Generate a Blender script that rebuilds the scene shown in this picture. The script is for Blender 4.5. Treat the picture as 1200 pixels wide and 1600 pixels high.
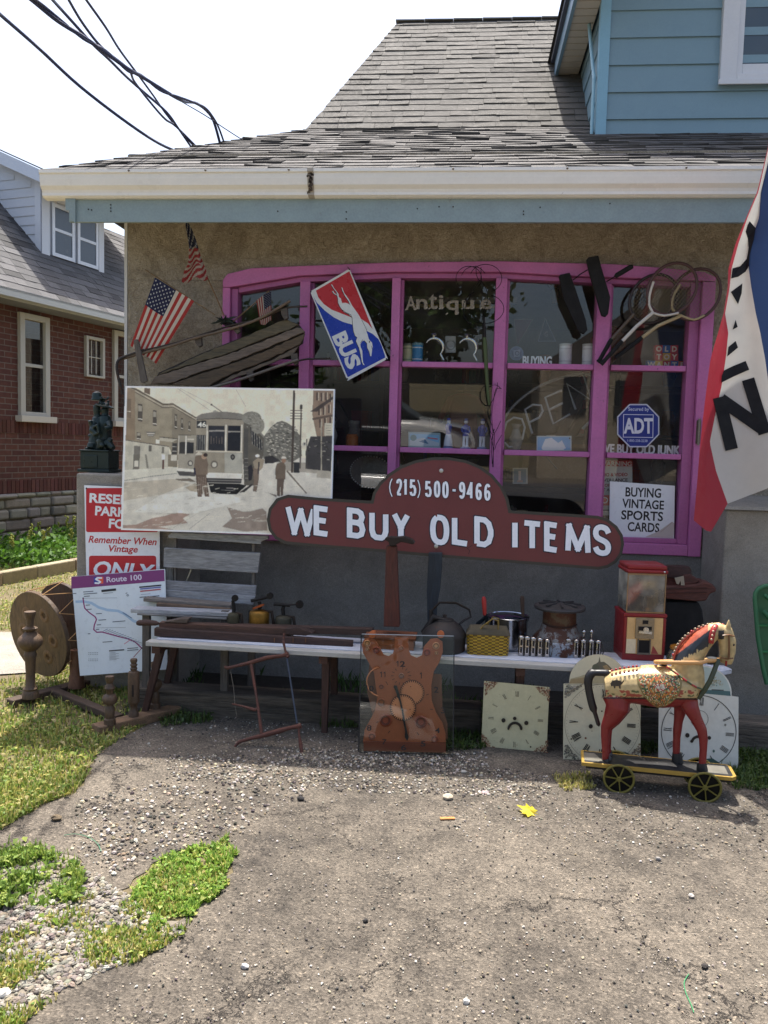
import bpy, bmesh, math, random
from mathutils import Vector, Matrix, noise
random.seed(7)
R = math.radians
for o in list(bpy.data.objects): bpy.data.objects.remove(o)
scene = bpy.context.scene
COL = scene.collection
# camera, sky, sun, exposure
F_PX = 1280.0                                   # focal length in pixels of a 1200 x 1600 frame
CAM = Vector((0.0, -5.15, 1.5))
CAMROT = (Matrix.Rotation(R(5.3), 3, 'Z') @ Matrix.Rotation(R(90 - 4.5), 3, 'X') @ Matrix.Rotation(R(1.5), 3, 'Z'))
cd = bpy.data.cameras.new('camera'); cam = bpy.data.objects.new('camera', cd); COL.objects.link(cam)
cd.sensor_fit = 'VERTICAL'; cd.sensor_height = 24.0; cd.lens = 24.0 * F_PX / 1600.0
cd.clip_start = 0.05; cd.clip_end = 600
cam.matrix_world = Matrix.Translation(CAM) @ CAMROT.to_4x4()
scene.camera = cam
SUN_DIR = Vector((0.26, -1.0, -3.04)).normalized()          # the way the light travels
elev = math.asin(-SUN_DIR.z)
azim = math.atan2(-SUN_DIR.x, -SUN_DIR.y)                   # clockwise from +Y
w = bpy.data.worlds.new("World"); scene.world = w; w.use_nodes = True
nt = w.node_tree; nt.nodes.clear()
sky = nt.nodes.new('ShaderNodeTexSky'); sky.sky_type = 'NISHITA'; sky.sun_disc = False
sky.sun_elevation = elev; sky.sun_rotation = azim; sky.air_density = 1.0; sky.dust_density = 5.0; sky.ozone_density = 0.6
bg = nt.nodes.new('ShaderNodeBackground'); bg.inputs['Strength'].default_value = 0.12
wo = nt.nodes.new('ShaderNodeOutputWorld')
nt.links.new(sky.outputs[0], bg.inputs[0]); nt.links.new(bg.outputs[0], wo.inputs[0])
sl = bpy.data.lights.new('sun', 'SUN'); sl.energy = 3.6; sl.angle = R(0.55); sl.color = (1.0, 0.95, 0.87)
so = bpy.data.objects.new('sun', sl); COL.objects.link(so)
so.rotation_euler = SUN_DIR.to_track_quat('-Z', 'Y').to_euler(); so.location = (0, 0, 12)
scene.view_settings.view_transform = 'Standard'; scene.view_settings.look = 'None'
scene.view_settings.exposure = 1.3; scene.view_settings.gamma = 1.0
scene.render.engine = 'CYCLES'
# measuring helpers (photo pixel -> place)
def ray(px, py):
 return CAMROT @ Vector(((px - 600) / F_PX, -(py - 800) / F_PX, -1.0))
def P(px, py, Y=0.0):
 d = ray(px, py); return CAM + d * ((Y - CAM.y) / d.y)
def G(px, py, z=0.0):
 d = ray(px, py); return CAM + d * ((z - CAM.z) / d.z)
def mpp(Y): return (Y - CAM.y) / F_PX            # metres per pixel at plane Y
def proj(p):
 q = CAMROT.transposed() @ (Vector(p) - CAM); return (600 + F_PX * q.x / -q.z, 800 - F_PX * q.y / -q.z)
def lin(c):
 return tuple(((x / 255) / 12.92 if x / 255 <= 0.04045 else ((x / 255 + 0.055) / 1.055) ** 2.4) for x in c[:3])
def jit(c, a=12, rnd=random):
 d = rnd.uniform(-a, a); return tuple(max(0, min(255, x + d + rnd.uniform(-a, a) * 0.25)) for x in c)
# materials (all procedural)
def nodes(m):
 m.use_nodes = True; t = m.node_tree; t.nodes.clear()
 o = t.nodes.new('ShaderNodeOutputMaterial'); return t, o
MATS = {}
def mat(name, rough=0.6, metal=0.0, var=0.25, vscale=9.0, fine=60.0, bump=0.15, bdist=0.002, stretch=(1, 1, 1), wear=0.0, wearcol=(60, 40, 28),
  wscale=14, spec=0.5, coat=0.0, tint=None, sss=0, rvar=0.15, sheen=0):
 """colour comes from the mesh's own 'Col' attribute, broken up by noise"""
 if name in MATS: return MATS[name]
 m = bpy.data.materials.new(name); t, o = nodes(m); N = t.nodes.new; L = t.links.new
 b = N('ShaderNodeBsdfPrincipled'); L(b.outputs[0], o.inputs[0])
 at = N('ShaderNodeAttribute'); at.attribute_name = 'Col'
 tc = N('ShaderNodeTexCoord'); mp = N('ShaderNodeMapping'); mp.inputs['Scale'].default_value = stretch
 L(tc.outputs['Object'], mp.inputs[0])
 n1 = N('ShaderNodeTexNoise'); n1.inputs['Scale'].default_value = vscale; n1.inputs['Detail'].default_value = 6; n1.inputs['Roughness'].default_value = 0.65
 L(mp.outputs[0], n1.inputs['Vector'])
 n2 = N('ShaderNodeTexNoise'); n2.inputs['Scale'].default_value = fine; n2.inputs['Detail'].default_value = 5; n2.inputs['Roughness'].default_value = 0.7
 L(mp.outputs[0], n2.inputs['Vector'])
 ad = N('ShaderNodeMath'); ad.operation = 'ADD'; L(n1.outputs[0], ad.inputs[0]); L(n2.outputs[0], ad.inputs[1])
 mr = N('ShaderNodeMapRange'); mr.inputs['From Min'].default_value = 0.65; mr.inputs['From Max'].default_value = 1.35
 mr.inputs['To Min'].default_value = 1 - var; mr.inputs['To Max'].default_value = 1 + var; L(ad.outputs[0], mr.inputs['Value'])
 vm = N('ShaderNodeVectorMath'); vm.operation = 'SCALE'; L(at.outputs['Color'], vm.inputs[0]); L(mr.outputs[0], vm.inputs['Scale'])
 colout = vm.outputs[0]
 if wear > 0:
  n3 = N('ShaderNodeTexNoise'); n3.inputs['Scale'].default_value = wscale; n3.inputs['Detail'].default_value = 9; n3.inputs['Roughness'].default_value = 0.75
  L(mp.outputs[0], n3.inputs['Vector'])
  r3 = N('ShaderNodeMapRange'); r3.inputs['From Min'].default_value = 0.68 - wear * 0.3; r3.inputs['From Max'].default_value = 0.74 - wear * 0.3
  L(n3.outputs[0], r3.inputs['Value'])
  mx = N('ShaderNodeMix'); mx.data_type = 'RGBA'; L(r3.outputs[0], mx.inputs['Factor']); L(colout, mx.inputs['A'])
  mx.inputs['B'].default_value = lin(wearcol) + (1,); colout = mx.outputs['Result']
 L(colout, b.inputs['Base Color'])
 b.inputs['Metallic'].default_value = metal; b.inputs['Specular IOR Level'].default_value = spec
 rr = N('ShaderNodeMapRange'); rr.inputs['From Min'].default_value = 0.3; rr.inputs['From Max'].default_value = 0.7
 rr.inputs['To Min'].default_value = max(0.02, rough - rvar); rr.inputs['To Max'].default_value = min(1, rough + rvar)
 L(n1.outputs[0], rr.inputs['Value']); L(rr.outputs[0], b.inputs['Roughness'])
 if coat: b.inputs['Coat Weight'].default_value = coat
 if sheen: b.inputs['Sheen Weight'].default_value = sheen
 if bump:
  bp = N('ShaderNodeBump'); bp.inputs['Strength'].default_value = bump; bp.inputs['Distance'].default_value = bdist
  L(ad.outputs[0], bp.inputs['Height']); L(bp.outputs[0], b.inputs['Normal'])
 if sss:   # thin cloth / leaves let light through
  tr = N('ShaderNodeBsdfTranslucent'); L(colout, tr.inputs[0])
  ms = N('ShaderNodeMixShader'); ms.inputs[0].default_value = sss
  L(b.outputs[0], ms.inputs[1]); L(tr.outputs[0], ms.inputs[2]); L(ms.outputs[0], o.inputs[0])
 MATS[name] = m; return m
def glass_mat(name, tintc=(235, 240, 240), extra=0.0, dirt=0.03, rough=0.0):
 if name in MATS: return MATS[name]
 m = bpy.data.materials.new(name); t, o = nodes(m); N = t.nodes.new; L = t.links.new
 tr = N('ShaderNodeBsdfTransparent'); tr.inputs[0].default_value = lin(tintc) + (1,)
 gl = N('ShaderNodeBsdfGlossy'); gl.inputs['Roughness'].default_value = rough
 ge = N('ShaderNodeNewGeometry'); dt = N('ShaderNodeVectorMath'); dt.operation = 'DOT_PRODUCT'; L(ge.outputs['Incoming'], dt.inputs[0]); L(ge.outputs['Normal'], dt.inputs[1])
 ab = N('ShaderNodeMath'); ab.operation = 'ABSOLUTE'; L(dt.outputs['Value'], ab.inputs[0]); om = N('ShaderNodeMath'); om.operation = 'SUBTRACT'; om.inputs[0].default_value = 1; L(ab.outputs[0], om.inputs[1])
 pw = N('ShaderNodeMath'); pw.operation = 'POWER'; L(om.outputs[0], pw.inputs[0]); pw.inputs[1].default_value = 5
 ad = N('ShaderNodeMath'); ad.operation = 'ADD'; L(pw.outputs[0], ad.inputs[0]); ad.inputs[1].default_value = .085 + extra; ad.use_clamp = True
 mx = N('ShaderNodeMixShader'); L(ad.outputs[0], mx.inputs[0]); L(tr.outputs[0], mx.inputs[1]); L(gl.outputs[0], mx.inputs[2])
 df = N('ShaderNodeBsdfDiffuse'); df.inputs[0].default_value = (0.5, 0.48, 0.42, 1)
 nz = N('ShaderNodeTexNoise'); nz.inputs['Scale'].default_value = 5; nz.inputs['Detail'].default_value = 6
 tc = N('ShaderNodeTexCoord'); L(tc.outputs['Object'], nz.inputs['Vector'])
 mr = N('ShaderNodeMapRange'); mr.inputs['From Min'].default_value = 0.4; mr.inputs['From Max'].default_value = 0.75
 mr.inputs['To Min'].default_value = dirt * 0.3; mr.inputs['To Max'].default_value = dirt * 2.2; L(nz.outputs[0], mr.inputs['Value'])
 m2 = N('ShaderNodeMixShader'); L(mr.outputs[0], m2.inputs[0]); L(mx.outputs[0], m2.inputs[1]); L(df.outputs[0], m2.inputs[2])
 L(m2.outputs[0], o.inputs[0]); MATS[name] = m; return m
# objects
WM = {}
def wm(o):
 m = Matrix.Identity(4)
 while o is not None: m = o.matrix_basis @ m; o = o.parent
 return m
def thing(name, label, cat, M=None, group=None, kind=None):
 o = bpy.data.objects.new(name, None); COL.objects.link(o); o.empty_display_size = 0.1
 if M is not None:
  o.matrix_basis = M if isinstance(M, Matrix) else Matrix.Translation(Vector(M))
 o['label'] = label; o['category'] = cat
 if group: o['group'] = group
 if kind: o['kind'] = kind
 return o
def tag(o, label, cat=None, group=None, kind=None):
 o['label'] = label
 if cat: o['category'] = cat
 if group: o['group'] = group
 if kind: o['kind'] = kind
 return o
def dup(root, M, label=None, group=None):
 r = root.copy(); COL.objects.link(r); r.matrix_basis = M
 if label: r['label'] = label
 if group: r['group'] = group
 for ch in list(root.children):
  c = ch.copy(); COL.objects.link(c); c.parent = r
  for g in ch.children:
   d = g.copy(); COL.objects.link(d); d.parent = c
 return r
def frame(org, x, z=None, y=None):
 """matrix with local x, z (or y) axes; local y points away from the viewer side"""
 x = Vector(x).normalized()
 if z is not None:
  z = Vector(z); z = (z - x * z.dot(x)).normalized(); y = z.cross(x)
 else:
  y = Vector(y); y = (y - x * y.dot(x)).normalized(); z = x.cross(y)
 m = Matrix((x, y, z)).transposed().to_4x4(); m.translation = Vector(org); return m
def Tm(*v): return Matrix.Translation(Vector(v))
def Rm(a, ax): return Matrix.Rotation(R(a), 4, ax)
class MB:
 """collects shapes (each face with its own colour) into one mesh object"""
 def __init__(s, M=None, c=(128, 128, 128)):
  s.v = []; s.f = []; s.c = []; s.M = M or Matrix.Identity(4); s.col = c; s.smf = []
 def add(s, vs, fs, c=None, M=None, cols=None):
  n = len(s.v); T = s.M @ M if M is not None else s.M
  s.v += [T @ Vector(v) for v in vs]; s.f += [tuple(i + n for i in f) for f in fs]
  cc = lin(c if c is not None else s.col)
  if cols: s.c += [lin(k) for k in cols]
  else: s.c += [cc] * len(fs)
  return s
 def box(s, x0, x1, y0, y1, z0, z1, c=None, M=None):
  vs = [(x, y, z) for z in (z0, z1) for y in (y0, y1) for x in (x0, x1)]
  return s.add(vs, [(0, 2, 3, 1), (4, 5, 7, 6), (0, 1, 5, 4), (2, 6, 7, 3), (0, 4, 6, 2), (1, 3, 7, 5)], c, M)
 def cbox(s, ctr, size, c=None, M=None):
  x, y, z = ctr; a, b, d = [k / 2 for k in size]
  return s.box(x - a, x + a, y - b, y + b, z - d, z + d, c, M)
 def bar(s, p0, p1, w, h, c=None, up=(0, 0, 1), w1=None, h1=None):
  """rectangular bar from p0 to p1; w across, h along up"""
  p0 = Vector(p0); p1 = Vector(p1); d = (p1 - p0).normalized(); up = Vector(up)
  sd = d.cross(up)
  if sd.length < 1e-4: sd = d.cross(Vector((1, 0, 0)))
  sd.normalize(); u = sd.cross(d).normalized(); w1 = w if w1 is None else w1; h1 = h if h1 is None else h1
  vs = [p + sd * (a * ww / 2) + u * (b * hh / 2) for p, ww, hh in ((p0, w, h), (p1, w1, h1)) for a, b in ((-1, -1), (1, -1), (1, 1), (-1, 1))]
  return s.add(vs, [(3, 2, 1, 0), (4, 5, 6, 7), (0, 1, 5, 4), (1, 2, 6, 5), (2, 3, 7, 6), (3, 0, 4, 7)], c)
 def tube(s, pts, r, c=None, n=8, closed=False, caps=True, flat=1.0, cols=None):
  pts = [Vector(p) for p in pts]; m = len(pts)
  rs = [r] * m if not hasattr(r, '__len__') else list(r)
  vs = []; prev = None
  for i, p in enumerate(pts):
   a = pts[i - 1] if (i > 0 or closed) else p; b = pts[(i + 1) % m] if (i < m - 1 or closed) else p
   d = (b - a)
   if d.length < 1e-9: d = Vector((0, 0, 1))
   d.normalize()
   if prev is None:
    u = d.orthogonal().normalized() if abs(d.z) > 0.95 else d.cross(Vector((0, 0, 1))).normalized()
   else:
    u = prev - d * prev.dot(d)
    u = u.normalized() if u.length > 1e-6 else d.orthogonal().normalized()
   prev = u; w_ = d.cross(u)
   for k in range(n):
    t = 2 * math.pi * k / n; vs.append(p + u * (rs[i] * math.cos(t)) + w_ * (rs[i] * flat * math.sin(t)))
  fs = []; cc = []
  for i in range(m if closed else m - 1):
   j = (i + 1) % m
   for k in range(n):
    k2 = (k + 1) % n; fs.append((i * n + k, j * n + k, j * n + k2, i * n + k2))
    if cols: cc.append(cols[i])
  if not closed and caps:
   fs.append(tuple(range(n))); fs.append(tuple((m - 1) * n + k for k in reversed(range(n))))
   if cols: cc += [cols[0], cols[-1]]
  return s.add(vs, fs, c, cols=cc or None)
 def lathe(s, prof, M=None, c=None, n=20, cols=None, caps=True, sx=1, sy=1):
  """profile [(r, z)...] turned about local z"""
  vs = [(r * sx * math.cos(2 * math.pi * k / n), r * sy * math.sin(2 * math.pi * k / n), z) for r, z in prof for k in range(n)]
  fs = []; cc = []
  for i in range(len(prof) - 1):
   for k in range(n):
    k2 = (k + 1) % n; fs.append((i * n + k, i * n + k2, (i + 1) * n + k2, (i + 1) * n + k))
    if cols: cc.append(cols[i])
  if caps:
   if prof[0][0] > 1e-5: fs.append(tuple(reversed(range(n)))); cc.append(cols[0]) if cols else None
   if prof[-1][0] > 1e-5: fs.append(tuple((len(prof) - 1) * n + k for k in range(n))); cc.append(cols[-1]) if cols else None
  return s.add(vs, fs, c, M, cols=cc if cols else None)
 def cyl(s, p0, p1, r0, r1=None, c=None, n=14):
  return s.tube([p0, p1], [r0, r0 if r1 is None else r1], c, n)
 def ball(s, ctr, r, c=None, n=12, sc=(1, 1, 1), M=None):
  k = 8; prof = [(max(1e-6, r * math.sin(math.pi * i / k)), -r * math.cos(math.pi * i / k)) for i in range(k + 1)]
  MM = Matrix.Translation(Vector(ctr)) @ Matrix.Diagonal((*sc, 1))
  return s.lathe(prof, (M @ MM) if M is not None else MM, c, n, caps=False)
 def prism(s, poly, y0, y1, c=None, M=None, side=None):
  """outline in local x,z given thickness y0..y1 (y0 is the front)"""
  n = len(poly); vs = [(x, y0, z) for x, z in poly] + [(x, y1, z) for x, z in poly]
  ar = sum(poly[i][0] * poly[(i + 1) % n][1] - poly[(i + 1) % n][0] * poly[i][1] for i in range(n))
  idx = list(range(n)) if ar > 0 else list(reversed(range(n)))
  fs = [tuple(idx), tuple(n + i for i in reversed(idx))]
  for a in range(n):
   i = idx[a]; j = idx[(a + 1) % n]; fs.append((i, n + i, n + j, j))
  cols = [c or s.col] + [side or c or s.col] * (n + 1)
  return s.add(vs, fs, None, M, cols=cols)
 def grid(s, fn, nu, nv, colf=None, c=None, wrapu=False):
  vs = [fn(i / nu, j / nv) for j in range(nv + 1) for i in range(nu + 1)]
  fs = []; cc = []
  for j in range(nv):
   for i in range(nu):
    a = j * (nu + 1) + i; fs.append((a, a + 1, a + nu + 2, a + nu + 1))
    if colf: cc.append(colf((i + .5) / nu, (j + .5) / nv))
  return s.add(vs, fs, c, cols=cc or None)
 def build(s, name, m, parent=None, smooth=None, bevel=0, solid=0, label=None, kind=None):
  inv = wm(parent).inverted() if parent is not None else Matrix.Identity(4)
  me = bpy.data.meshes.new(name)
  me.from_pydata([tuple(inv @ v) for v in s.v], [], s.f); me.update()
  ca = me.color_attributes.new('Col', 'FLOAT_COLOR', 'CORNER'); buf = []
  for p, c in zip(me.polygons, s.c): buf += [c[0], c[1], c[2], 1.0] * p.loop_total
  if len(buf) == len(ca.data) * 4: ca.data.foreach_set('color', buf)
  me.materials.append(m)
  if smooth is not None:
   me.polygons.foreach_set('use_smooth', [True] * len(me.polygons))
   me.set_sharp_from_angle(angle=R(smooth))
  o = bpy.data.objects.new(name, me); COL.objects.link(o)
  if parent is not None: o.parent = parent
  if solid:
   md = o.modifiers.new('thick', 'SOLIDIFY'); md.thickness = solid; md.offset = 0
  if bevel:
   md = o.modifiers.new('edge', 'BEVEL'); md.width = bevel; md.segments = 2; md.limit_method = 'ANGLE'; md.angle_limit = R(35)
  if label: o['label'] = label
  if kind: o['kind'] = kind
  return o
def struct(mb, name, m, label=None, **k):
 o = mb.build(name, m, **k); o['kind'] = 'structure'
 if label: o['label'] = label
 return o
# lettering
TC = {}
def glyphs(text, offset=0.0, space=1.0):
 key = (text, offset, space)
 if key in TC: return TC[key]
 cu = bpy.data.curves.new('t', 'FONT'); cu.body = text; cu.size = 1; cu.offset = offset; cu.space_character = space; cu.resolution_u = 3
 ob = bpy.data.objects.new('t', cu); COL.objects.link(ob); bpy.context.view_layer.update()
 dg = bpy.context.evaluated_depsgraph_get(); ev = ob.evaluated_get(dg); me = ev.to_mesh()
 vs = [(v.co.x, v.co.y) for v in me.vertices]; fs = [tuple(p.vertices) for p in me.polygons]
 ev.to_mesh_clear(); bpy.data.objects.remove(ob); bpy.data.curves.remove(cu)
 TC[key] = (vs, fs); return TC[key]
class Panel:
 """a flat board standing in the place; its corners were measured in the photo and put at a real depth"""
 def __init__(s, tl, tr, br, bl, Yb=None, Yt=None, thick=0.01):
  if Yb is None: a = G(*bl); b = G(*br);
  else: a = P(*bl, Yb); b = P(*br, Yb)
  if Yb is None: z0 = (a.y + b.y) / 2
  else: z0 = Yb
  c = P(*tl, Yt); d = P(*tr, Yt)
  x = ((b - a) + (d - c)); z = ((c - a) + (d - b))
  s.M = frame(a, x, z); s.w = x.length / 2; s.h = z.length / 2; s.inv = s.M.inverted(); s.t = thick
  s.n = s.M.to_3x3().col[1]
 def L(s, px, py):
  d = ray(px, py); o = s.M.translation; t = (o - CAM).dot(s.n) / d.dot(s.n)
  q = s.inv @ (CAM + d * t); return (q.x, q.z)
class Art:
 """flat painted / printed shapes laid on a panel, given in photo pixels (optionally of an enlarged crop)"""
 def __init__(s, panel, x0=0, y0=0, k=1.0, base=0.0004, step=0.00002):
  s.p = panel; s.x0 = x0; s.y0 = y0; s.k = k; s.lay = base; s.step = step; s.mb = MB(panel.M)
 def pt(s, x, y): return s.p.L(s.x0 + x / s.k, s.y0 + y / s.k)
 def raw(s, vs, fs, c):
  s.lay += s.step
  s.mb.add([(x, -s.lay, z) for x, z in vs], fs, c)
 def poly(s, pts, c):
  s.raw([s.pt(*p) for p in pts], [tuple(range(len(pts)))], c)
 def rect(s, x0, y0, x1, y1, c): s.poly([(x0, y0), (x0, y1), (x1, y1), (x1, y0)], c)
 def line(s, pts, w, c, closed=False):
  vs = []; fs = []; n = len(pts); rng = n if closed else n - 1
  for i in range(rng):
   a = Vector(pts[i]); b = Vector(pts[(i + 1) % n]); d = b - a
   if d.length < 1e-6: continue
   def ext(o_, e_):
    if o_ is None: return 0
    t_ = abs(e_.angle(o_, 0)); return w / 2 * min(.9, math.tan(min(1.5, t_ / 2)))
   pv = (Vector(pts[i]) - Vector(pts[i - 1])) if (i > 0 or closed) else None; nx = (Vector(pts[(i + 2) % n]) - b) if (i < rng - 1 or closed) else None
   q = Vector((-d.y, d.x)).normalized() * (w / 2); u_ = d.normalized()
   e0 = u_ * ext(pv if pv and pv.length > 1e-6 else None, d); e1 = u_ * ext(nx if nx and nx.length > 1e-6 else None, d)
   k = len(vs); vs += [s.pt(*(a - e0 + q)), s.pt(*(a - e0 - q)), s.pt(*(b + e1 - q)), s.pt(*(b + e1 + q))]
   fs.append((k, k + 1, k + 2, k + 3))
  s.lay += s.step; e_ = s.step * .25
  s.quads(vs, fs, c, e_)
 def quads(s, vs, fs, c, e_):
  s.mb.add([(x, -s.lay - (i // 4) * e_, z) for i, (x, z) in enumerate(vs)], fs, c); s.lay += len(vs) // 4 * e_
 def disc(s, cx, cy, rx, ry, c, n=24, a0=0, a1=360):
  pts = [(cx + rx * math.cos(R(a0 + (a1 - a0) * i / n)), cy + ry * math.sin(R(a0 + (a1 - a0) * i / n))) for i in range(n + (0 if a1 - a0 == 360 else 1))]
  s.poly(pts, c)
 def ring(s, cx, cy, rx, ry, w, c, n=36, a0=0, a1=360):
  pts = [(cx + rx * math.cos(R(a0 + (a1 - a0) * i / n)), cy + ry * math.sin(R(a0 + (a1 - a0) * i / n))) for i in range(n + (0 if a1 - a0 == 360 else 1))]
  s.line(pts, w, c, closed=(a1 - a0 == 360))
 def text(s, txt, p0, p1, h, c, bold=0.015, slant=0.0, space=1.0, up=None):
  """p0, p1: ends of the base line; h: letter height in pixels of the crop"""
  vs0, _ = glyphs(txt, 0.0, space); vs, fs = glyphs(txt, bold, space)
  if not vs: return
  xa = min(v[0] for v in vs0); xb = max(v[0] for v in vs0); ya = min(v[1] for v in vs0); yb = max(v[1] for v in vs0)
  a = Vector(p0); d = Vector(p1) - a
  u = Vector(up).normalized() if up else Vector((d.y, -d.x)).normalized()
  out = []
  for x, y in vs:
   g = (x - xa) / (xb - xa); k = (y - ya) / (yb - ya)
   q = a + d * (g + slant * k * h / d.length) + u * (k * h); out.append(s.pt(q.x, q.y))
  s.raw(out, fs, c)
 def roman(s, cx, cy, rx, ry, hour, txt, h, wd, c, lw=2.0, inward=True, th0=0.0):
  """roman numeral standing radially on a dial"""
  a = R(hour * 30 - 90 + th0); ox, oy = cx + rx * math.cos(a), cy + ry * math.sin(a)
  e = Vector((math.cos(a), math.sin(a))); t = Vector((-math.sin(a), math.cos(a)))
  W = {'I': 0.5, 'V': 1.0, 'X': 1.0}; tot = sum(W[k] for k in txt) * wd; x = -tot / 2
  def q(u, v): r = Vector((ox, oy)) + t * u + e * v; return (r.x, r.y)
  for k in txt:
   w_ = W[k] * wd; m = x + w_ / 2
   if k == 'I': s.line([q(m, -h / 2), q(m, h / 2)], lw, c)
   if k == 'V': s.line([q(m - w_ * .35, h / 2), q(m, -h / 2)], lw, c); s.line([q(m + w_ * .35, h / 2), q(m, -h / 2)], lw * .5, c)
   if k == 'X': s.line([q(m - w_ * .35, h / 2), q(m + w_ * .35, -h / 2)], lw, c); s.line([q(m + w_ * .35, h / 2), q(m - w_ * .35, -h / 2)], lw * .5, c)
   x += w_
 def done(s, name, m, parent, **k): return s.mb.build(name, m, parent, **k)
class Ras(Art):
 """same drawing calls, but laid down as one finely divided sheet with soft photographic tones"""
 def __init__(s, panel, nx, **k):
  super().__init__(panel, **k); import numpy as np; s.np = np; s.nx = nx; s.ny = int(nx * panel.h / panel.w); s.im = np.zeros((s.ny, s.nx, 3)); s.rn = np.random.RandomState(4)
  s.X, s.Y = np.meshgrid((np.arange(s.nx) + .5) / s.nx * panel.w, (np.arange(s.ny) + .5) / s.ny * panel.h)
 def raw(s, vs, fs, c):
  np = s.np; c = np.array(lin(c))
  for f in fs:
   p = [vs[i] for i in f]; xs = [q[0] for q in p]; ys = [q[1] for q in p]; W, H = s.p.w, s.p.h
   i0, i1 = max(0, int(min(xs) / W * s.nx) - 1), min(s.nx, int(max(xs) / W * s.nx) + 2); j0, j1 = max(0, int(min(ys) / H * s.ny) - 1), min(s.ny, int(max(ys) / H * s.ny) + 2)
   if i0 >= i1 or j0 >= j1: continue
   X, Y = s.X[j0:j1, i0:i1], s.Y[j0:j1, i0:i1]; m = np.zeros(X.shape, bool); k = len(p) - 1
   for i in range(len(p)):
    (xa, ya), (xb, yb) = p[i], p[k]; k = i
    if ya != yb: m ^= ((ya > Y) != (yb > Y)) & (X < (xb - xa) * (Y - ya) / (yb - ya) + xa)
   n = m.sum()
   if n: g = 1 + s.rn.uniform(-.12, .12) * ((Y - Y[m].mean()) / (H * .1 + np.ptp(Y[m]))); s.im[j0:j1, i0:i1][m] = (c * g[..., None])[m]
 def quads(s, vs, fs, c, e_): s.raw(vs, fs, c)
 def line(s, pts, w, c, closed=False): super().line(pts, max(w, .75 * s.k), c, closed)
 def done(s, name, m, parent, **k):
  np = s.np; im = s.im
  def blur(a):
   for ax in (0, 1): a = (np.roll(a, 1, ax) + 2 * a + np.roll(a, -1, ax)) / 4
   return a
  im = blur(blur(im)) * .6 + im * .4; big = s.rn.randn(s.ny // 14 + 2, s.nx // 14 + 2); big = np.kron(big, np.ones((14, 14)))[:s.ny, :s.nx]
  for _ in range(14): big = blur(big)
  g = blur(s.rn.randn(s.ny, s.nx)); im = im * (1 + .07 * big + .075 * g)[..., None]; im = np.clip((im - .02) * 1.42, 0, .92) * np.array([1.03, 1, .95])
  nx, ny = s.nx, s.ny; gx, gz = np.meshgrid(np.linspace(0, s.p.w, nx + 1), np.linspace(0, s.p.h, ny + 1)); co = np.stack([gx, np.full_like(gx, -.0012), gz], -1).reshape(-1, 3)
  b = (np.arange(ny)[:, None] * (nx + 1) + np.arange(nx)[None]).ravel(); F = np.stack([b, b + 1, b + nx + 2, b + nx + 1], 1)
  me = bpy.data.meshes.new(name); me.from_pydata(co.tolist(), [], F.tolist()); ca = me.color_attributes.new('Col', 'FLOAT_COLOR', 'CORNER')
  cc = np.ones((nx * ny, 4)); cc[:, :3] = im.reshape(-1, 3); ca.data.foreach_set('color', np.repeat(cc, 4, 0).ravel()); me.materials.append(m)
  o = bpy.data.objects.new(name, me); COL.objects.link(o); o.parent = parent; return o
def remeshed(mb, name, m, parent, voxel=0.006, colf=None, smooth_it=6):
 """join overlapping shapes into one continuous skin, then paint it by place"""
 o = mb.build('tmp', m)
 md = o.modifiers.new('r', 'REMESH'); md.mode = 'VOXEL'; md.voxel_size = voxel
 ms = o.modifiers.new('s', 'SMOOTH'); ms.iterations = smooth_it; ms.factor = 0.5
 bpy.context.view_layer.update(); dg = bpy.context.evaluated_depsgraph_get()
 me = bpy.data.meshes.new_from_object(o.evaluated_get(dg)); old = o.data; bpy.data.objects.remove(o); bpy.data.meshes.remove(old)
 for a in list(me.color_attributes): me.color_attributes.remove(a)
 ca = me.color_attributes.new('Col', 'FLOAT_COLOR', 'POINT'); buf = []
 for v in me.vertices:
  c = lin(colf(v.co, v.normal)) if colf else lin(mb.col); buf += [c[0], c[1], c[2], 1.0]
 ca.data.foreach_set('color', buf)
 if parent is not None: me.transform(wm(parent).inverted())
 me.materials.clear(); me.materials.append(m); me.polygons.foreach_set('use_smooth', [True] * len(me.polygons))
 me.name = name; r = bpy.data.objects.new(name, me); COL.objects.link(r)
 if parent is not None: r.parent = parent
 return r
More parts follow.
